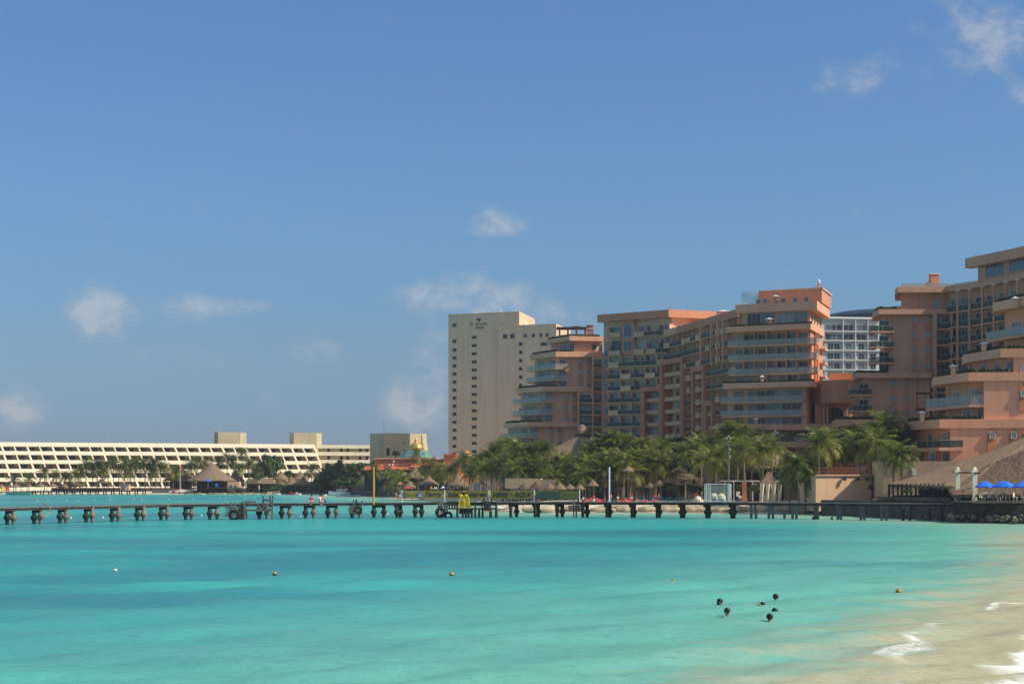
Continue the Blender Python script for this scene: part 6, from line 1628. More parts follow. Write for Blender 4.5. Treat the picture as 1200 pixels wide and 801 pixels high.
# timber frame standing at the pier
rt = thing('timber_frame', 'grey timber gantry frame standing against the pier', 'frame', (*G(306, 240), 0)); Y = 240.2
for px, ya, yb, ln in ((308.4, 580.5, 597, 0), (316.3, 580.5, 592, .1), (319.6, 580, 609.5, -.1), (286.5, 587, 609.5, .4)):
    x, y = G(px, Y); MB().beam((x+ln, y, PZ(yb, Y)), (x, y, PZ(ya, Y)), .22, .22).build('post', M['wood_grey'], rt)
for p0, y0, p1, y1 in ((286.5, 597.4, 320, 597.8), (287, 587.8, 300, 588), (308.5, 592.5, 318, 592.8), (309, 585.8, 316.5, 586), (302, 592, 309, 597), (316, 593, 320, 589)):
    MB().beam((*G(p0, Y-.15), PZ(y0, Y)), (*G(p1, Y-.15), PZ(y1, Y)), .14, .3).build('beam', M['wood_grey'], rt)
MB().prism([G(300, 241), G(318, 241), G(318, 243), G(300, 243)], PZ(597, 241), PZ(595.6, 241)).build('platform', M['wood_grey'], rt)
for px in (303.5, 313): 
    o = child('pile', (PD if px < 305 else PLT)[0], pier, (PX(px, 241.8)-pier.location.x, 241.8-pier.location.y, 0)); child('collar', (PD if px < 305 else PLT)[1], o)
for px in (281, 285):
    o = child('pile', PD[0], pier, (PX(px, 239.5)-pier.location.x, 239.5-pier.location.y, 0))
# ferry platform: lower deck, railings, steps
rt = thing('ferry_platform', 'low dark timber ferry platform with railings beside the pier', 'platform', (*G(558, 247), 0)); Y = 247.5
MB().strip([G(525, Y), G(583, Y)], -2.4, 0, PZ(596.5, Y), PZ(595, Y)).build('deck', M['wood_dark'], rt)
for px in (536, 542.5, 546, 549, 553, 557, 561.5, 565.5, 575, 581.7):
    for dy in (0, 1.9): MB().tube([(*G(px, Y+.2+dy), -1.2), (*G(px, Y+.2+dy), PZ(596, Y))], .17 if px < 570 else .22, 7).build('pile', M['wood_dark'], rt)
MB().prism([G(538, Y+.3), G(554, Y+.3), G(551, Y+1), G(541, Y+1)], .6, PZ(596.6, Y)).build('brace', M['wood_dark'], rt)
for px in (526.5, 530, 533, 535.5, 557, 565): MB().box((*G(px, Y+2.2), PZ(591.5, Y)), (.22, .2, 1.1)).build('railing_post', M['wood_dark'], rt)
for y in (588.6, 592): MB().strip([G(525, Y+2.2), G(583, Y+2.2)], -.08, .04, PZ(y+.6, Y), PZ(y-.3, Y)).build('rail', M['wood_dark'], rt)
sp_ = MB(); sp_.box((*G(571, Y-.1), PZ(592.3, Y)), (1.0, .12, 1.35)).build('step_board', M['wood_dark'], rt)
for k in range(4): MB().box((*G(571, Y-.24), PZ(589.5+k*1.9, Y)), (.75, .12, .05)).build('rung', M['wood_grey'], rt)
MB().beam((*G(566, Y-.3), PZ(599.5, Y)), (*G(576.5, Y-.3), PZ(597.8, Y)), .18, .16).build('fallen_board', M['orange'], rt)
MB().beam((*G(582.5, Y+1), PZ(597.5, Y)), (*G(597, Y+2.5), PZ(595.2, Y)), .18, .16).build('gangplank', M['wood_red'], rt)
MB().tube([(*G(581.6, Y), -1), (*G(581.6, Y), PZ(588, Y))], .17, 7).build('mooring_pile', M['wood_dark'], rt)
# the yellow double seat frame on it
def yellow_steps(px, label, lean):
    rt = thing('yellow_trestle', label, 'trestle', (*G(px, 246.6), PZ(595, 246.6)), 'yellow trestles on the ferry platform'); x, y = G(px, 246.6); z0 = PZ(595, 246.6)
    for dx in (-.38, .38):
        for dy in (-.5, .5): MB().beam((x+dx*1.1, y+dy, z0), (x+dx*.7, y+dy*.25, z0+1.62), .1, .1).build('leg', M['yellow'], rt)
    for k in range(4): MB().box((x, y-.45+k*.11, z0+.25+k*.38), (.82-.06*k, .08, .16)).build('rung', M['yellow'], rt)
    MB().lathe((x-.12, y, z0+1.55), [(.16, 0), (.3, .1), (.3, .3), (.1, .45)], 8).build('top_float', M['yellow'], rt)
    if lean: MB().beam((x+.1, y-.5, z0+.85), (x+.75, y-.5, z0+.02), .14, .14).build('strut', M['yellow'], rt)
    MB().box((x, y+.1, z0+.62), (.7, .05, 1.0)).build('panel', M['pole_yellow'], rt)
yellow_steps(541, 'bright yellow ladder-like trestle, left of a pair on the ferry platform', 0); yellow_steps(547, 'bright yellow ladder-like trestle with a slanting strut, right of the pair', 1)

# banner on posts
for i, px in enumerate((471.2, 521, 573.5, 625.8, 679)):
    Y = pier_Y(px)+.2; x, y = G(px, Y); z = pier_z(px)
    tag(MB().tube([(x, y, z-.3), (x, y, PZ(573.8 if px < 680 else 573, Y))], .09, 7).build('banner_post', M['white']), 'white banner post on the pier, %s from the left' % ORD[i], 'post', 'white banner posts')
def banner(pa, pb, label, items):
    Ya, Yb = pier_Y(pa)+.05, pier_Y(pb)+.05; A, B = G(pa, Ya), G(pb, Yb); Ym = (Ya+Yb)/2; z0, z1 = PZ(583.8, Ym), PZ(574.6, Ym); c = lerp(A, B, .5)
    rt = thing('banner', label, 'banner', (c[0], c[1], z0), 'yellow ferry banners along the pier')
    n = 16; mb = MB()
    for k in range(n+1):
        p = lerp(A, B, k/n); w_ = .0
        for z in (z0+random.uniform(-.03, .03), z1+random.uniform(-.04, .02)):
            for d in (0, .03): mb.v.append((p[0], p[1]+d, z))
    for k in range(n):
        a = k*4; b2 = a+4
        mb.f += [(a, b2, b2+2, a+2), (a+1, a+3, b2+3, b2+1), (a+2, b2+2, b2+3, a+3), (a, a+1, b2+1, b2)]
    mb.f += [(0, 2, 3, 1), (n*4, n*4+1, n*4+3, n*4+2)]
    mb.build('cloth', M['banner'], rt)
    L_, d, nn = seg(A, B); rot = math.atan2(nn[0], -nn[1]); rl_ = wloc(rt)
    for me, px, py in items:
        p = ptpx(A, B, px); o = child(me.name, me, rt, (p[0]+nn[0]*.03-rl_[0], p[1]+nn[1]*.03-rl_[1], PZ(py, Ym)-rl_[2]), rot)
def txt(s, width_px, size, shear=.28, m='navy', depth=.01): return text_mesh(s, size, M[m], depth, shear, width=width_px*250/F)
def swirl():
    mb = MB()
    for k in range(9):
        a0, a1 = R(200-k*32), R(200-(k+1)*32); r = .2-.008*k
        mb.beam((r*math.cos(a0), 0, .1+r*math.sin(a0)), (r*math.cos(a1), 0, .1+r*math.sin(a1)), .03, .12)
    mb.beam((-.22, 0, -.3), (.3, 0, -.22), .03, .1); return mb.mesh('emblem', M['blue_ink'])
def lines():
    mb = MB(); rnd = random.Random(5)
    x = -.62
    while x < .62: w_ = rnd.uniform(.04, .1); mb.box((x, 0, -.02), (w_, .015, .06)); x += w_+.05
    return mb.mesh('small_print', M['navy'])
def sqlogo():
    mb = MB().box((0, 0, 0), (.72, .02, .7)); return mb.mesh('logo_square', M['blue_ink'])
def sqmark():
    mb = MB(); mb.torus((0, -.02, .02), .15, .03, n=14, m=6); mb.beam((-.22, -.02, -.2), (.24, -.02, -.12), .02, .07); return mb.mesh('logo_mark', M['white'])
def dots(n, w):
    mb = MB(); rnd = random.Random(n)
    for k in range(n): mb.box(((k/(n-1)-.5)*w+rnd.uniform(-.03, .03), 0, rnd.uniform(-.03, .05)), (.05, .015, .06))
    return mb.mesh('eyelets', M['cream'])
banner(472.2, 519.3, 'mustard yellow banner reading Ferry with a blue square logo', [(swirl(), 474.6, 579.5), (lines(), 483.5, 580), (dots(12, 1.5), 482, 576.3), (sqlogo(), 492, 579.6), (sqmark(), 492, 579.6), (txt('Ferry', 20.5, .95), 507.2, 579)])
banner(522.8, 572.2, 'mustard yellow banner reading Isla Mujeres behind the yellow trestles', [(txt('Isla Mujeres', 45.5, .86), 547, 579), (dots(9, 4.5), 546, 575.4)])
banner(574.8, 624.5, 'mustard yellow banner reading HERE AQUI', [(txt('HERE • AQUI', 44, .86, .2), 599.5, 579.3), (dots(5, 5), 599, 575.5)])
banner(627.2, 677.8, 'mustard yellow banner reading CONTINUOUS DEPARTURES in small capitals', [(txt('CONTINUOUS', 27, .46, 0, 'blue_ink', .008), 643.5, 577.4), (txt('DEPARTURES', 27, .46, 0, 'blue_ink', .008), 643.5, 581.2), (text_mesh('•', .9, M['blue_ink'], .01), 663, 579.5), (dots(11, 1.9), 668, 577), (dots(8, 1.7), 669, 582.3)])
x, y = G(437.8, 246); tag(MB().tube([(x, y, 1.9), (x, y, PZ(549, 246))], .13, 8).lathe((x, y, PZ(549, 246)), [(.13, 0), (.2, .05), (.05, .25)], 8).build('marker_pole', M['pole_yellow']), 'tall ochre yellow pole standing on the pier left of the banners', 'pole')
x, y = G(714, 250); tag(MB().tube([(x, y, 2.0), (x, y, PZ(547, 250))], .12, 8).build('lamp_pole', M['white']), 'tall white pole standing on the pier right of the banners', 'pole')
# old drift line and floats left of the pier
x0, y0 = G(54, 214); dm = MB(); dm.tube([(PX(50, 214), 214, PZ(589, 214)), (PX(56, 214), 214, PZ(592.3, 214)), (PX(58.5, 214), 214, PZ(595, 214)), (PX(60.5, 213), 213, PZ(599.6, 213)), (PX(56.5, 212), 212, PZ(602, 212)), (PX(52, 211), 211, PZ(605.5, 211))], .09, 5)
tag(dm.build('mooring_rope', M['bark']), 'knotted weedy mooring rope trailing from the pier at left', 'rope')

# floodlight masts on land
for px, yt, Y, lab in ((908.6, 505, 325, 'dark lamp mast with round heads before the salmon tower'), (853.8, 511, 290, 'pale palm-like lamp mast rising behind the white framed box')):
    x, y = G(px, Y); rt = thing('lamp_mast', lab, 'lamp post', (x, y, 1)); MB().tube([(x, y, .8), (x, y, PZ(yt+2, Y))], [.16, .11], 8).build('pole', M['wood_grey'], rt)
    for dx, dz in ((-.35, 0), (.35, 0), (0, .35), (.25, -1.9), (.25, -3.2)): MB().lathe((x+dx, y, PZ(yt+2, Y)+dz-.2), [(.05, 0), (.15, .1), (.16, .22), (.06, .32)], 8).build('lamp_head', M['frame'], rt)
# ------------------------------------------------------------------ people
def skin_mesh(name, verts, edges, radii, root_i, m, sub=1):
    me = bpy.data.meshes.new(name); me.from_pydata(verts, edges, []); o = bpy.data.objects.new(name, me); C.objects.link(o)
    md = o.modifiers.new('s', 'SKIN'); md.use_smooth_shade = True
    for i, v in enumerate(me.skin_vertices[0].data):
        v.radius = radii[i] if isinstance(radii[i], tuple) else (radii[i], radii[i]); v.use_root = (i == root_i)
    sd = o.modifiers.new('d', 'SUBSURF'); sd.levels = sub; sd.render_levels = sub
    bpy.context.view_layer.update()
    r = bpy.data.meshes.new_from_object(o.evaluated_get(bpy.context.evaluated_depsgraph_get())); r.name = name
    r.materials.clear(); r.materials.append(m)
    bpy.data.objects.remove(o); bpy.data.meshes.remove(me); return r
def body(pose, sub=1):
    """pose: dict of joints -> mesh. joints: pelvis, waist, chest, neck, head, (l/r) sh el wr hand hip kn an toe"""
    keys = ['pelvis', 'waist', 'chest', 'neck', 'headb', 'headm', 'headt']+[s+k for s in 'lr' for k in ('sh', 'el', 'wr', 'ha', 'hi', 'kn', 'an', 'to')]
    idx = {k: i for i, k in enumerate(keys)}; v = [pose[k] for k in keys]
    e = [('pelvis', 'waist'), ('waist', 'chest'), ('chest', 'neck'), ('neck', 'headb'), ('headb', 'headm'), ('headm', 'headt')]
    for s in 'lr': e += [('chest', s+'sh'), (s+'sh', s+'el'), (s+'el', s+'wr'), (s+'wr', s+'ha'), ('pelvis', s+'hi'), (s+'hi', s+'kn'), (s+'kn', s+'an'), (s+'an', s+'to')]
    rad = dict(pelvis=(.15, .11), waist=(.125, .095), chest=(.155, .105), neck=.055, headb=.07, headm=.10, headt=.075)
    for s in 'lr': rad.update({s+'sh': .06, s+'el': .042, s+'wr': .03, s+'ha': .035, s+'hi': .09, s+'kn': .06, s+'an': .038, s+'to': .035})
    return skin_mesh('person', v, [(idx[a], idx[b]) for a, b in e], [rad[k] for k in keys], 0, M['skin'], sub)
def stand(step=.0, arm=.1, bend=0.0):
    p = dict(pelvis=(0, 0, .93), waist=(0, 0, 1.1), chest=(0, 0, 1.33), neck=(0, 0, 1.48), headb=(0, -.02, 1.56), headm=(0, -.03, 1.64), headt=(0, -.02, 1.72))
    for s, q in (('l', -1), ('r', 1)):
        f = step*q
        p.update({s+'sh': (q*.19, 0, 1.40), s+'el': (q*(.26+arm*.5), -f*.5+.02, 1.12), s+'wr': (q*(.27+arm), -f-.06-bend*.2, .90+bend*.35), s+'ha': (q*(.27+arm), -f-.1-bend*.3, .82+bend*.4),
                  s+'hi': (q*.10, 0, .86), s+'kn': (q*.11, f*.8-.02, .48), s+'an': (q*.12, f*1.6+.02, .09), s+'to': (q*.13, f*1.6-.14, .04)})
    return p
def sit():
    p = dict(pelvis=(0, 0, .12), waist=(0, .03, .30), chest=(0, .02, .52), neck=(0, 0, .67), headb=(0, -.03, .75), headm=(0, -.04, .83), headt=(0, -.03, .91))
    for s, q in (('l', -1), ('r', 1)):
        p.update({s+'sh': (q*.19, 0, .59), s+'el': (q*.26, -.1, .33), s+'wr': (q*.16, -.33, .24), s+'ha': (q*.12, -.41, .24), s+'hi': (q*.1, -.06, .12), s+'kn': (q*.14, -.45, .16), s+'an': (q*.13, -.5, -.25), s+'to': (q*.13, -.62, -.30)})
    return p
def clothes(pose, kind):
    mb = MB()
    P_ = lambda k: Vector(pose[k])
    if kind in ('shirt', 'both'):
        mb.tube([P_('waist')+Vector((0, 0, -.06)), P_('waist').lerp(P_('chest'), .5), P_('chest'), P_('neck')-Vector((0, 0, .02))], [.155, .165, .19, .07], 12)
        for s in 'lr': mb.tube([P_('chest').lerp(P_(s+'sh'), .5), P_(s+'sh'), P_(s+'sh').lerp(P_(s+'el'), .55)], [.09, .088, .07], 8)
    return mb
def shorts(pose):
    mb = MB(); P_ = lambda k: Vector(pose[k])
    mb.tube([P_('pelvis').lerp(P_('waist'), .45), P_('pelvis'), P_('lhi').lerp(P_('rhi'), .5)-Vector((0, 0, .02))], [.165, .185, .17], 12)
    for s in 'lr': mb.tube([P_('pelvis').lerp(P_(s+'hi'), .6), P_(s+'hi').lerp(P_(s+'kn'), .2), P_(s+'hi').lerp(P_(s+'kn'), .6)], [.12, .118, .095], 9)
    return mb
def hair_mb(pose, long=False):
    h = Vector(pose['headm'])+Vector((0, .025, .025)); mb = MB()
    mb.lathe(h, [(.06, -.1), (.105, -.05), (.115, .02), (.098, .075), (.055, .11), (.01, .12)], 12)
    if long: mb.tube([h+Vector((0, .06, 0)), h+Vector((0, .1, -.14)), h+Vector((0, .08, -.27))], [.09, .08, .04], 8)
    return mb
protos = {}
hx = (0, 0, -500)
for nm, ps in (('stand', stand(0, .08)), ('walk', stand(.16, .05)), ('busy', stand(.04, .02, 1.0)), ('sit', sit())):
    protos[nm] = (body(ps), clothes(ps, 'shirt').mesh('shirt', M['cloth_white'], smooth=True), shorts(ps).mesh('shorts', M['cloth_blue'], smooth=True), hair_mb(ps).mesh('hair', M['hair'], smooth=True))
def person(nm, loc, rot, label, shirt=None, short='cloth_blue', group=None, cat='person', s=1.0):
    bm_, sh, st_, hr = protos[nm]; o = bpy.data.objects.new('person', bm_); C.objects.link(o); o.location = loc; o.rotation_euler = (0, 0, rot); o.scale = (s, s, s)
    tag(o, label, cat, group)
    if shirt: setmat(child('shirt', sh, o), M[shirt])
    setmat(child('shorts', st_, o), M[short]); child('hair', hr, o); return o
# two seated on the pier, one standing further along
for px, sh, lab in ((365.2, 'cloth_pink', 'person in a faded pink top sitting alone on the pier edge, back to the bay'), (375.0, 'cloth_white', 'person in a white top sitting on the pier, left one of a close pair'), (377.6, 'cloth_orange', 'person in an orange top sitting on the pier, right one of a close pair')):
    Y = pier_Y(px)+.6; person('sit', (*G(px, Y), pier_z(px)), random.uniform(-.5, .5), lab, sh, 'cloth_white' if px > 370 else 'cloth_pink', s=1.25)
tag(MB().box((*G(380.6, 245.5), pier_z(380)+.2), (.5, .3, .4), taper=.7).build('bag', M['cloth_blue']), 'small blue bag on the pier beside the seated pair', 'bag')
cl = ['cloth_red', 'cloth_white', 'cloth_orange', 'cloth_blue', 'cloth_black', 'cloth_teal', 'cloth_pink', 'cloth_yellow', None]
cn_ = {None: 'bare-chested', 'cloth_red': 'red-topped', 'cloth_white': 'white-topped', 'cloth_orange': 'orange-topped', 'cloth_blue': 'blue-topped', 'cloth_black': 'black-topped', 'cloth_teal': 'teal-topped', 'cloth_pink': 'pink-topped', 'cloth_yellow': 'yellow-topped'}
rnd = random.Random(21); crowd = []
for k in range(46):
    px = rnd.uniform(466, 560); Y = rnd.uniform(472, 500); crowd.append((px, Y))
crowd += [(455.5, 522), (463.5, 508), (464.6, 512), (576, 470), (582, 468), (588, 460), (683.5, 300), (696, 302), (724, 330), (768, 310), (772, 312), (606, 430), (560, 468), (716, 322), (740, 330), (815, 318), (944, 300), (952, 300), (867, 300)]
crowd.sort()
pal3 = ['cloth_red', 'cloth_white', 'cloth_orange', 'cloth_white', 'cloth_black', 'cloth_teal', 'cloth_pink', None, 'cloth_red', 'cloth_blue', None, 'cloth_yellow']
for i, (px, Y) in enumerate(crowd):
    x = PX(px, Y); gz = ground_z(x, Y)
    if gz < .1: Y += 8; x = PX(px, Y); gz = ground_z(x, Y)
    sh = pal3[rnd.randrange(len(pal3))]; sho = rnd.choice(['cloth_blue', 'cloth_black', 'cloth_red', 'cloth_white'])
    where = 'on the beach behind the banners' if px < 565 else ('among the umbrellas' if px < 720 else 'right of the white pole')
    person(rnd.choice(['stand', 'walk', 'busy', 'stand']), (x, Y, gz), rnd.uniform(0, 6.28), '%s person %s, %s from the left' % (cn_[sh], where, str(i+1)+('th' if 10 < (i+1) % 100 < 14 else {1: 'st', 2: 'nd', 3: 'rd'}.get((i+1) % 10, 'th'))), sh, sho, 'people on the beach', s=rnd.uniform(.98, 1.15))
# swimmers: one continuous body each, mostly under water
def swimmer_pose(arm_l=0.0, arm_r=0.0, lift=.0):
    p = stand(.05, .12); q = {}
    for k, v in p.items(): q[k] = (v[0], v[1], v[2]-1.46+lift)
    q['lsh'] = (-.19, 0, -.05+lift); q['rsh'] = (.19, 0, -.05+lift)
    q['lel'] = (-.42, -.12, -.10+lift+arm_l*.1); q['lwr'] = (-.62, -.22, -.05+arm_l*.12); q['lha'] = (-.72, -.27, -.03+arm_l*.12)
    q['rel'] = (.40, -.14, -.12+lift+arm_r*.1); q['rwr'] = (.58, -.26, -.08+arm_r*.12); q['rha'] = (.66, -.31, -.06+arm_r*.12)
    return q
def add_face(o):
    n = MB(); n.lathe((0, -.125, .15), [(.005, .035), (.018, .0), (.014, -.02), (.004, -.028)], 6)
def swimmer(px, py, rot, label, al=0, ar=0, lift=0.0, shirt=None, long=False, tilt=0.0):
    Y = CAMZ*F/(py-HZ); ps = swimmer_pose(al, ar, lift); me = body(ps, 2)
    # face relief: nose and brow pushed out of the same surface, eye sockets in
    hm = Vector(ps['headm'])
    for v in me.vertices:
        d = v.co-hm
        if d.length < .16 and d.y < -.05:
            if abs(d.x) < .025 and -.05 < d.z < .02: v.co.y -= .022
            elif .02 < abs(d.x) < .05 and -.005 < d.z < .03: v.co.y += .008
    o = bpy.data.objects.new('person', me); C.objects.link(o); o.location = (*G(px, Y), -.09); o.rotation_euler = (0, tilt, rot); o.scale = (1.18, 1.18, 1.12); tag(o, label, 'person', 'swimmers in the bay')
    child('hair', hair_mb(ps, long).mesh('hair', M['hair'], smooth=True), o)
    if shirt: child('shirt', clothes(ps, 'shirt').mesh('shirt', M[shirt], smooth=True), o)
    e = MB()
    for q in (-1, 1):
        e.lathe((hm.x+q*.105, hm.y+.01, hm.z-.01), [(.005, -.03), (.016, -.01), (.018, .012), (.006, .03)], 6)
    child('ear', e.mesh('ear', M['skin'], smooth=True), o)
swimmer(843.5, 709, 2.6, 'dark-haired swimmer upright in the water, leftmost of the group', -2, -2, .04, long=True)
swimmer(852, 720, .9, 'swimmer with one tanned arm stretched to the left, below the leftmost head', 1.2, 0, .02)
swimmer(909, 703.5, 3.0, 'swimmer with pale shoulders just breaking the surface, highest at right', .6, .6, .05, shirt='cloth_white')
swimmer(908, 719.5, 3.4, 'swimmer with only a dark head showing, upper one of the right pair', -2, -2, .0)
swimmer(902, 725.5, 2.9, 'swimmer with a round dark head, lower one of the right pair', -2, -2, -.02)
# the floating swimmer, stretched out along the surface with the head to the right
ps = stand(.03, .05)
fl_ = {k: ((v[2]-1.0), v[0]*.9, v[1]*.5-.02) for k, v in ps.items()}
fl_['lsh'] = (.40, -.19, .0); fl_['lel'] = (.42, -.44, .03); fl_['lwr'] = (.55, -.56, -.02); fl_['lha'] = (.62, -.6, -.03)
fl_['rel'] = (.30, .42, .0); fl_['rwr'] = (.1, .5, -.04); fl_['rha'] = (.02, .52, -.05)
for k in ('headb', 'headm', 'headt'): a = fl_[k]; fl_[k] = (a[0], a[1], a[2]+.06)
Y = CAMZ*F/(711.5-HZ); o = bpy.data.objects.new('person', body(fl_, 2)); C.objects.link(o); o.location = (*G(875.5, Y), .11); tag(o, 'swimmer floating stretched out with head to the right and back awash', 'person', 'swimmers in the bay')
hm = Vector(fl_['headm']); child('hair', MB().lathe(hm+Vector((.03, 0, 0)), [(.06, -.09), (.112, -.04), (.12, .02), (.1, .08), (.05, .115), (.01, .122)], 12).mesh('hair', M['hair'], smooth=True), o)

# ------------------------------------------------------------------ buoys
def buoy_mesh(m, m2):
    b = MB().lathe((0, 0, 0), [(.02, -.19), (.12, -.15), (.185, -.04), (.195, .03), (.16, .13), (.09, .185), (.02, .2)], 14).mesh('buoy', m, smooth=True)
    c = MB().lathe((0, 0, 0), [(.19, -.1), (.2, -.05), (.2, .0), (.19, .03)], 14).torus((0, 0, .22), .04, .012, n=8, m=5).mesh('band', m2, smooth=True); return b, c
BW, BA = buoy_mesh(M['buoy_white'], M['buoy_dark']), buoy_mesh(M['buoy'], M['buoy_dark'])
def buoy(px, py, label, pr=BA, s=1.0, band=True):
    Y = CAMZ*F/(py+1-HZ); o = bpy.data.objects.new('buoy', pr[0]); C.objects.link(o); o.location = (*G(px, Y), .06*s); o.scale = (s, s, s); o.rotation_euler = (random.uniform(-.2, .2), random.uniform(-.2, .2), random.random()*6)
    tag(o, label, 'buoy', 'net buoys'); 
    if band: child('band', pr[1], o)
buoy(135, 668, 'cream white buoy, leftmost of the row in the middle water', BW, .65); buoy(322, 672, 'amber buoy, second from the left in the middle water', s=.68); buoy(529.5, 672.5, 'amber buoy, third from the left in the middle water', s=.68)
buoy(788, 684, 'amber buoy just left of the swimmers', s=.85); buoy(1053, 693, 'orange-brown buoy floating near the right shore', s=.75)
far = [(44, 586.2), (56, 585.6), (78, 586), (91.5, 585.5), (111, 584.6), (129, 584.5), (157, 583.5), (166.5, 584.2), (197.5, 584), (226.7, 583.8), (257.5, 583.4), (264.5, 583), (287.5, 582.8), (298, 582.2), (346.5, 583), (352, 604.2), (390.5, 601.8), (454, 601.4), (120.6, 605.6), (236, 603.2), (83, 606)]
for i, (px, y) in enumerate(sorted(far)): buoy(px, y, 'tiny pale float, %s from the left in the calm water round the pier' % ordl(i), BW, .8, False)

# ------------------------------------------------------------------ boats
def hull(L_, W_, H_, m, parent, name='hull', bowup=.35, loc=None):
    mb = MB(); n = 14; rows = []
    for i in range(n+1):
        t = i/n; w_ = W_/2*(1-max(0, (t-.45)/.55)**2.2)*(.86 if i == 0 else 1); zt = H_*(1+bowup*max(0, t-.4)**1.5*2)
        x = (t-.5)*L_
        rows.append([(x, -w_, zt), (x-.02*L_*t, -w_*.8, H_*.25), (x-.04*L_*t, 0, -.25), (x-.02*L_*t, w_*.8, H_*.25), (x, w_, zt), (x, w_*.86, zt-.06), (x, 0, H_*.55), (x, -w_*.86, zt-.06)])
    vs = [p for r in rows for p in r]; k = 8; fs = []
    for i in range(n):
        for j in range(k): fs.append((i*k+j, i*k+(j+1) % k, (i+1)*k+(j+1) % k, (i+1)*k+j))
    fs.append(tuple(range(k))[::-1]); fs.append(tuple(range(n*k, (n+1)*k)))
    me = mb.add(vs, fs).mesh(name, m, smooth=False); return child(name, me, parent)
def boat_canopy():
    rt = thing('motor_boat', 'open pale green tour boat with a long white canopy at the far left shore', 'boat', (*G(21.5, 628), 0)); rt.rotation_euler.z = math.pi+.05
    hull(9.5, 2.4, .95, M['hull_teal'], rt)
    c = MB().box((-.8, 0, 2.75), (5.6, 2.1, .14)); c.box((2.1, 0, 2.7), (.5, 1.8, .1)); child('canopy', c.mesh('canopy', M['hull_white']), rt)
    for x in (-3.2, -1, 1.4):
        for y in (-.9, .9): child('canopy_post', MB().tube([(x, y, .6), (x, y, 2.7)], .07, 6).mesh('canopy_post', M['darkframe']), rt)
    child('outboard_motor', MB().box((-4.9, 0, .7), (.5, .5, .9), taper=.7).mesh('outboard_motor', M['darkframe']), rt)
    for x in (-2, 0): child('bench', MB().box((x, 0, .85), (.4, 1.8, .3)).mesh('bench', M['cloth_red']), rt)
boat_canopy()
rt = thing('speedboat', 'sleek white cabin boat with a red flybridge canopy moored left of the small beach', 'boat', (*G(399, 606), 0)); rt.rotation_euler.z = math.pi+.1
hull(8.6, 2.7, 1.1, M['hull_white'], rt, bowup=.5)
child('cabin', MB().box((-.4, 0, 1.5), (4.2, 2.1, .9), taper=.82).mesh('cabin', M['hull_white']), rt); child('windscreen', MB().box((-.4, 0, 1.58), (4.0, 2.14, .4), taper=.92).mesh('windscreen', M['glass_c']), rt)
child('roof', MB().box((-.6, 0, 2.02), (4.2, 2.2, .12)).mesh('roof', M['hull_white']), rt); child('flybridge_canopy', MB().box((-1, 0, 3.3), (1.9, 1.6, .12)).mesh('flybridge_canopy', M['cloth_red']), rt)
for x in (-1.8, -.2):
    for y in (-.7, .7): child('canopy_post', MB().tube([(x, y, 2.0), (x, y, 3.3)], .04, 5).mesh('canopy_post', M['frame']), rt)
def skiff(px, py, L_, label, m='hull_white', seat='cloth_red', rot=0.0, name='jet_ski', cat='jet ski', group='small craft moored off the far shore'):
    Y = CAMZ*F/(py-HZ); rt = thing(name, label, cat, (*G(px, Y), 0), group); rt.rotation_euler.z = rot
    hull(L_, L_*.36, .42, M[m], rt, bowup=.7); child('seat', MB().box((-L_*.1, 0, .75), (L_*.4, .42, .42), taper=.75).mesh('seat', M[seat]), rt)
    child('handlebar', MB().tube([(L_*.1, -.35, 1.05), (L_*.14, 0, 1.12), (L_*.1, .35, 1.05)], .05, 5).tube([(L_*.14, 0, .5), (L_*.14, 0, 1.12)], .07, 5).mesh('handlebar', M['darkframe']), rt)
skiff(323.5, 579.6, 3.4, 'white jet ski with a red seat, left of the pair off the hedge'); skiff(342.5, 579.3, 3.2, 'jet ski with a broad red hull top, off the dark hedge', 'cloth_red'); skiff(349, 579.6, 2.6, 'small white jet ski right beside the red one', seat='cloth_white')
skiff(378, 581, 3.0, 'white jet ski with dark seat left of the cabin boat', seat='cloth_black'); skiff(399, 581.8, 3.2, 'white jet ski floating in front of the cabin boat', seat='cloth_white'); skiff(413, 581.2, 3.2, 'white jet ski behind the stern of the cabin boat', seat='cloth_black'); skiff(419, 580.8, 2.4, 'smallest jet ski right of the cabin boat', seat='cloth_black')
for i, (px, y, r_, ml) in enumerate(((206, 576, .3, 'hull_white'), (213, 575.6, .35, 'hull_white'), (219, 574.2, .45, 'hull_white'), (209, 577, .2, 'cloth_red'))):
    rt = thing('small_sailboat', '%s beached dinghy hull on the shingle, %s from the left by the timber landing' % ('red' if 'red' in ml else 'white', ORD[(0, 2, 3, 1)[i]]), 'dinghy', (*G(px, 665), 1.0), 'beached dinghies'); rt.rotation_euler = (0, -.12, r_); hull(5.2, 1.5, .5, M[ml], rt)
for i, (px, c) in enumerate(((3.5, 'yellow'), (9, 'cloth_red'))):
    tag(MB().box((*G(px, 672), 1.9), (1.5, 1.5, 1.5), .5, .55).build('pedal_boat', M[c]), '%s pedal boat stored on the sand at the far left' % ('yellow', 'red')[i], 'pedal boat')
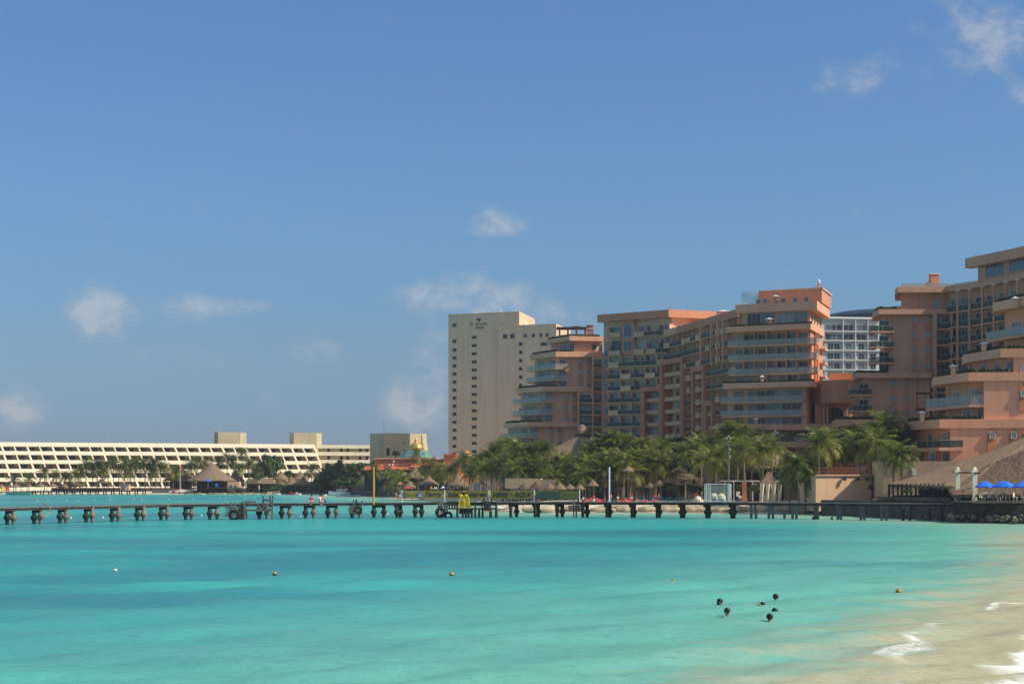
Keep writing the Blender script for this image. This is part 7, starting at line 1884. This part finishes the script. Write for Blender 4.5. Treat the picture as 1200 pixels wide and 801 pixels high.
# ------------------------------------------------------------------ beach furniture
def lounger_proto(m, name, label):
    rt = thing('sun_lounger', label, 'sun lounger', (0, 0, 0)); 
    MB().box((0, 0, .38), (1.35, .65, .1)).build('seat', M[m], rt); MB().add([(.6, -.33, .36), (.6, .33, .36), (1.25, .33, .95), (1.25, -.33, .95), (.66, -.33, .28), (.66, .33, .28), (1.31, .33, .87), (1.31, -.33, .87)], [(0, 1, 2, 3), (7, 6, 5, 4), (0, 4, 5, 1), (1, 5, 6, 2), (2, 6, 7, 3), (3, 7, 4, 0)]).build('backrest', M[m], rt)
    for a in (-.55, .6):
        for b_ in (-.28, .28): MB().box((a, b_, .17), (.06, .06, .34)).build('leg', M['white'], rt)
    return rt
LR = lounger_proto('red_fabric', 'a', 'coral red sun lounger'); LT = lounger_proto('cloth_teal', 'b', 'teal sun lounger')
reds = [(682, 325, .3), (686, 330, .5), (701, 322, .2), (706, 322, 2.8), (729, 318, 0), (735, 320, .4), (727, 325, .2), (733, 326, 3), (742, 300, 2.6), (744, 298, .4), (748, 304, 0), (752, 302, .8), (756, 306, 2.9), (760, 300, .5), (762, 306, .2), (700, 306, 1.2)]
lab = lambda c, i, n: '%s sun lounger on the sand, %s from the left of the %s ones' % (c, ordl(i), c)
for i, (px, Y, r_) in enumerate(sorted(reds)):
    loc = (*G(px, Y), ground_z(*G(px, Y)))
    if i == 0: LR.location = loc; LR.rotation_euler.z = r_; LR['label'] = lab('coral red', i, 0); LR['group'] = 'coral red loungers'
    else: dup(LR, loc, r_, label=lab('coral red', i, 0))
teals = [(693, 334, .2), (716, 332, 0), (748, 322, .3), (765, 320, .3), (770, 325, .6), (775, 322, .2), (780, 328, .4), (786, 324, .1), (792, 330, .3), (798, 326, 0), (804, 330, .5), (860, 306, .2), (868, 308, .1), (873, 305, 2.8), (578, 445, 0), (548, 470, 0), (811, 326, .2)]
for i, (px, Y, r_) in enumerate(sorted(teals)):
    loc = (*G(px, Y), ground_z(*G(px, Y)))
    if i == 0: LT.location = loc; LT.rotation_euler.z = r_; LT['label'] = lab('teal', i, 0); LT['group'] = 'teal loungers'
    else: dup(LT, loc, r_, label=lab('teal', i, 0))
# white framed glazed box by the water
def frame_box():
    Y = 281; x0, x1 = PX(828, Y), PX(856, Y); z0 = ground_z((x0+x1)/2, Y+1)-.1; z0 = .9; zt = PZ(566.4, Y); rt = thing('glazed_pavilion', 'white steel framed glass box holding two cream cocoon seats beside the pier', 'pavilion', ((x0+x1)/2, Y, z0))
    fm = MB(); 
    for x in (x0, (x0+x1)/2-1.4, x1):
        for y in (Y, Y+2.4): fm.box((x, y, (z0+zt)/2), (.12 if x < x1 else .34, .12, zt-z0))
    for z in (z0+.06, z0+1.1, zt-.06):
        for y in (Y, Y+2.4): fm.box(((x0+x1)/2, y, z), (x1-x0, .1, .1))
        for x in (x0, x1): fm.box((x, Y+1.2, z), (.1, 2.4, .1))
    fm.build('frame', M['white'], rt)
    gl_ = MB(); gl_.box(((x0+x1)/2, Y+.02, (z0+zt)/2), (x1-x0-.15, .02, zt-z0-.15)); gl_.build('glass_pane', M['clear_pane'], rt); MB().box(((x0+x1)/2, Y+2.42, (z0+zt)/2), (x1-x0-.15, .02, zt-z0-.15)).build('glass_pane', M['clear_pane'], rt)
    for i, px in enumerate((836.5, 845)):
        x, y = G(px, Y+1.4); t = thing('cocoon_seat', 'cream rounded cocoon seat inside the glass box, %s of two' % ('left', 'right')[i], 'seat', (x, y, z0), 'cocoon seats')
        MB().lathe((x, y, z0+.35), [(.35, 0), (.72, .4), (.82, 1.0), (.72, 1.6), (.4, 1.95), (.1, 2.05)], 14).build('shell', M['cream'], t, smooth=True); MB().lathe((x, y-.35, z0+.4), [(.3, 0), (.5, .35), (.55, .9), (.4, 1.2)], 12).build('cushion', M['cloth_blue'], t)
        for dx in (-.4, .4): MB().box((x+dx, y, z0+.18), (.08, .5, .36)).build('leg', M['wood_red'], t)
frame_box()
# curtained tent
Y = 292; x, y = G(901, Y); z0 = ground_z(x, y); rt = thing('beach_tent', 'thatched four-post tent with tied white curtains under the palms', 'tent', (x, y, z0))
r = MB(); ze, zt = PZ(566.2, Y), PZ(552.5, Y); w_ = 24*Y/F/2
r.add([(x-w_, y-w_*.6, ze), (x+w_, y-w_*.6, ze), (x+w_, y+w_, ze), (x-w_, y+w_, ze), (x-.25, y, zt), (x+.25, y, zt), (x-w_*.5, y-w_*.3, ze+(zt-ze)*.42), (x+w_*.5, y-w_*.3, ze+(zt-ze)*.42)], [(0, 1, 7, 6), (6, 7, 5, 4), (1, 2, 5, 7), (2, 3, 4, 5), (3, 0, 6, 4), (3, 2, 1, 0)]); r.build('roof', M['thatch'], rt)
for dx in (-.85, -.3, .3, .85):
    MB().tube([(x+dx*w_, y-w_*.5, z0), (x+dx*w_, y-w_*.5, ze)], .08, 6).build('post', M['wood_grey'], rt)
    MB().tube([(x+dx*w_+.15, y-w_*.52, z0+.1), (x+dx*w_+.12, y-w_*.52, z0+1.1), (x+dx*w_+.25, y-w_*.52, ze-.05)], [.34, .2, .42], 10).build('curtain', M['cream'], rt)
MB().box((x, y+w_*.6, z0+1.2), (w_*1.7, .1, 2.3)).build('rear_curtain', M['cream'], rt)
tag(MB().box((*G(912, 286), ground_z(*G(912, 286))+.45), (1.0, .9, 1.2)).build('storage_bin', M['darkframe']), 'black square bin beside the curtained beach tent', 'bin')
# rope fence on red-brown posts
def fence(lst, Y, h, label, m='wood_red'):
    rt = thing('post_fence', label, 'fence', (*G(lst[0], Y), .8)); zz = []
    for px in lst:
        x, y = G(px, Y); z = ground_z(x, y); zz.append((x, y, z)); MB().tube([(x, y, z-.3), (x, y, z+h)], .09, 6).build('post', M[m], rt)
    for a, b_ in zip(zz[:-1], zz[1:]):
        mid = [(a[i]+b_[i])/2 for i in range(3)]; MB().tube([(a[0], a[1], a[2]+h*.9), (mid[0], mid[1], mid[2]+h*.78), (b_[0], b_[1], b_[2]+h*.9)], .035, 5).build('rope', M['whitewall'], rt)
fence([773.5, 778.5, 784.5, 788.5, 792, 796, 800.5, 807], 292, 1.0, 'short row of close red-brown posts on the sand left of the glass box')
fence([863, 884, 906.5, 926], 289, 1.2, 'rope fence on red-brown posts before the curtained tent'); fence([965, 970.5, 975, 980.5, 1001.5, 1008, 1014.5], 265.5, 1.2, 'rope fence on thin posts at the foot of the cream wall')
rt = thing('swing_frame', 'red-brown timber bed frame with a white canopy on the sand', 'frame', (*G(816, 296), 1.0)); z0 = ground_z(*G(816, 296))
for px in (807, 815.5, 822.5): MB().box((*G(px, 296), z0+1.0), (.12, .12, 2.0)).build('post', M['wood_red'], rt)
MB().box((*G(815, 296), z0+2.0), (2.4, .12, .12)).build('beam', M['wood_red'], rt); MB().lathe((*G(818, 297), z0+.6), [(1.0, 0), (.85, .6), (.4, 1.1), (.05, 1.25)], 10).build('canopy', M['cream'], rt); MB().box((*G(811.5, 295.8), z0+1.2), (.8, .3, .25)).build('cushion', M['cloth_teal'], rt)
# lifeguard / beach tower
rt = thing('beach_tower', 'raised timber lookout with thatched cap and slide of grey boards', 'tower', (*G(734, 347), 1.5)); z0 = 1.5; x, y = G(734, 347)
for dx in (-1.6, 1.6):
    for dy in (-1.2, 1.2): MB().box((x+dx, y+dy, z0+2.6), (.2, .2, 5.2)).build('post', M['wood_red'], rt)
MB().box((x, y, z0+2.6), (3.8, 3.0, .2)).build('floor', M['wood_red'], rt); MB().box((x, y-1.25, z0+3.1), (3.4, .1, .8)).build('railing', M['wood_red'], rt)
MB().box((x+.6, y-1.35, z0+4.2), (.9, .08, .7)).build('sign_board', M['white'], rt)
st_ = MB()
for k in range(7): st_.box((x-2.4-k*.18, y-1.4, z0+2.5-k*.38), (.5, .8, .08))
st_.build('step', M['wood_grey'], rt)
# orange pillar and wall with arches behind tent
tag(MB().box((*G(872.3, 305), 3.1), (.75, .7, 4.0)).build('pillar', M['orange']), 'square orange pillar left of the curtained tent', 'pillar')
rt = thing('beach_bar', 'low open beach bar with white posts and orange panel behind the planting', 'bar', (*G(885, 318), 1.6))
MB().box((*G(880, 322), 3.4), (11, .3, 3.6)).build('back_wall', M['wood_dark'], rt); MB().box((*G(880, 319), 5.3), (11.5, 3, .25)).build('roof', M['whitewall'], rt)
for px in (849, 860, 871, 882, 893, 904): MB().box((*G(px, 317.5), 3.4), (.16, .16, 3.6)).build('post', M['whitewall'], rt)
MB().box((*G(885, 317.4), 4.2), (.6, .1, 1.2)).build('panel', M['orange_bright'], rt); MB().box((*G(865, 317.4), 2.9), (.7, .1, .9)).build('notice', M['white'], rt)
# flags, poles, stall colours
for i, (px, yt, Y, c) in enumerate(((211, 545.5, 664, 'cloth_red'), (546.5, 560, 474, 'cloth_yellow'))):
    if i == 0:
        rt = thing('flagpole', 'white flagpole with a small red flag by the far restaurant', 'flagpole', (*G(px, Y), 1)); MB().tube([(*G(px, Y), 1), (*G(px, Y), PZ(yt, Y))], .09, 6).build('pole', M['white'], rt)
        MB().add([(PX(px, Y)+.1, Y, PZ(yt, Y)), (PX(px, Y)+.7, Y+.3, PZ(yt, Y)-.3), (PX(px, Y)+.6, Y+.1, PZ(yt+6, Y)), (PX(px, Y)+.1, Y, PZ(yt+5, Y))], [(0, 1, 2, 3)]).build('flag', M['cloth_red'], rt)
def tent(px, Y, w_, yt, yb, m, label, name='market_tent'):
    x, y = G(px, Y); z0 = ground_z(x, y); ze, zt = PZ(yb, Y), PZ(yt, Y); W_ = w_*Y/F/2; rt = thing(name, label, 'tent', (x, y, z0))
    MB().add([(x-W_, y-W_, ze), (x+W_, y-W_, ze), (x+W_, y+W_, ze), (x-W_, y+W_, ze), (x, y, zt)], [(0, 1, 4), (1, 2, 4), (2, 3, 4), (3, 0, 4), (3, 2, 1, 0)]).build('canopy', M[m], rt)
    for a in (-1, 1):
        for b_ in (-1, 1): MB().box((x+a*W_*.92, y+b_*W_*.92, (z0+ze)/2), (.08, .08, ze-z0)).build('post', M['wood_grey'], rt)
tent(469, 500, 7, 564.5, 566.8, 'orange_bright', 'small orange canopy on the crowded beach'); tent(478, 486, 9, 569.5, 572, 'cloth_red', 'red canopy on the beach above the first banner'); tent(510.5, 484, 6, 569.3, 572.5, 'cloth_white', 'white and red parasol in the beach crowd', 'parasol')
tent(519.5, 482, 6, 569, 571.8, 'hull_white', 'white canopy in the beach crowd above the banner post', 'parasol'); tent(530, 482, 5, 568.6, 571, 'cloth_yellow', 'small yellow canopy in the beach crowd'); tent(505.5, 488, 4.5, 569.6, 572.3, 'cloth_orange', 'small orange parasol in the beach crowd', 'parasol')
x, y = G(562, 462); rt = thing('beach_cabin', 'white curtained beach cabin under the palms above Isla Mujeres banner', 'cabin', (x, y, 1.2))
MB().box((x, y, 2.9), (3.0, 2.6, 3.4)).build('wall', M['whitewall'], rt); MB().box((x, y, 4.7), (3.5, 3.0, .2)).build('roof', M['white'], rt); MB().box((x-1.2, y-1.35, 2.9), (.14, .1, 3.4)).build('post', M['wood_red'], rt)
x, y = G(240.8+3, 662); rt = thing('parasol', 'small bright blue parasol on the deck of the conical restaurant', 'parasol', (x, y, 2.6)); zt = PZ(561.3, 662); MB().lathe((x, y, zt-.7), [(1.2, 0), (.7, .4), (.05, .7)], 8).build('canopy', M['blue_fabric'], rt); MB().tube([(x, y, 1.8), (x, y, zt)], .05, 5).build('pole', M['frame'], rt)
tag(MB().box((*G(253.8, 662), PZ(568.3, 662)), (.9, .5, 1.1)).build('cool_box', M['blue_fabric']), 'bright blue box on the deck of the conical restaurant', 'box')
# red post pergola at the far beach
rt = thing('pergola', 'small orange-red timber arch by the thatched umbrellas behind the HERE banner', 'pergola', (*G(586, 430), 1.2))
for px in (582.5, 585): MB().box((*G(px, 430), 2.9), (.2, .2, 3.4)).build('post', M['orange'], rt)
MB().box((*G(586, 430), 4.6), (2.2, .2, .2)).build('beam', M['orange'], rt)
print('objects', len(bpy.data.objects))
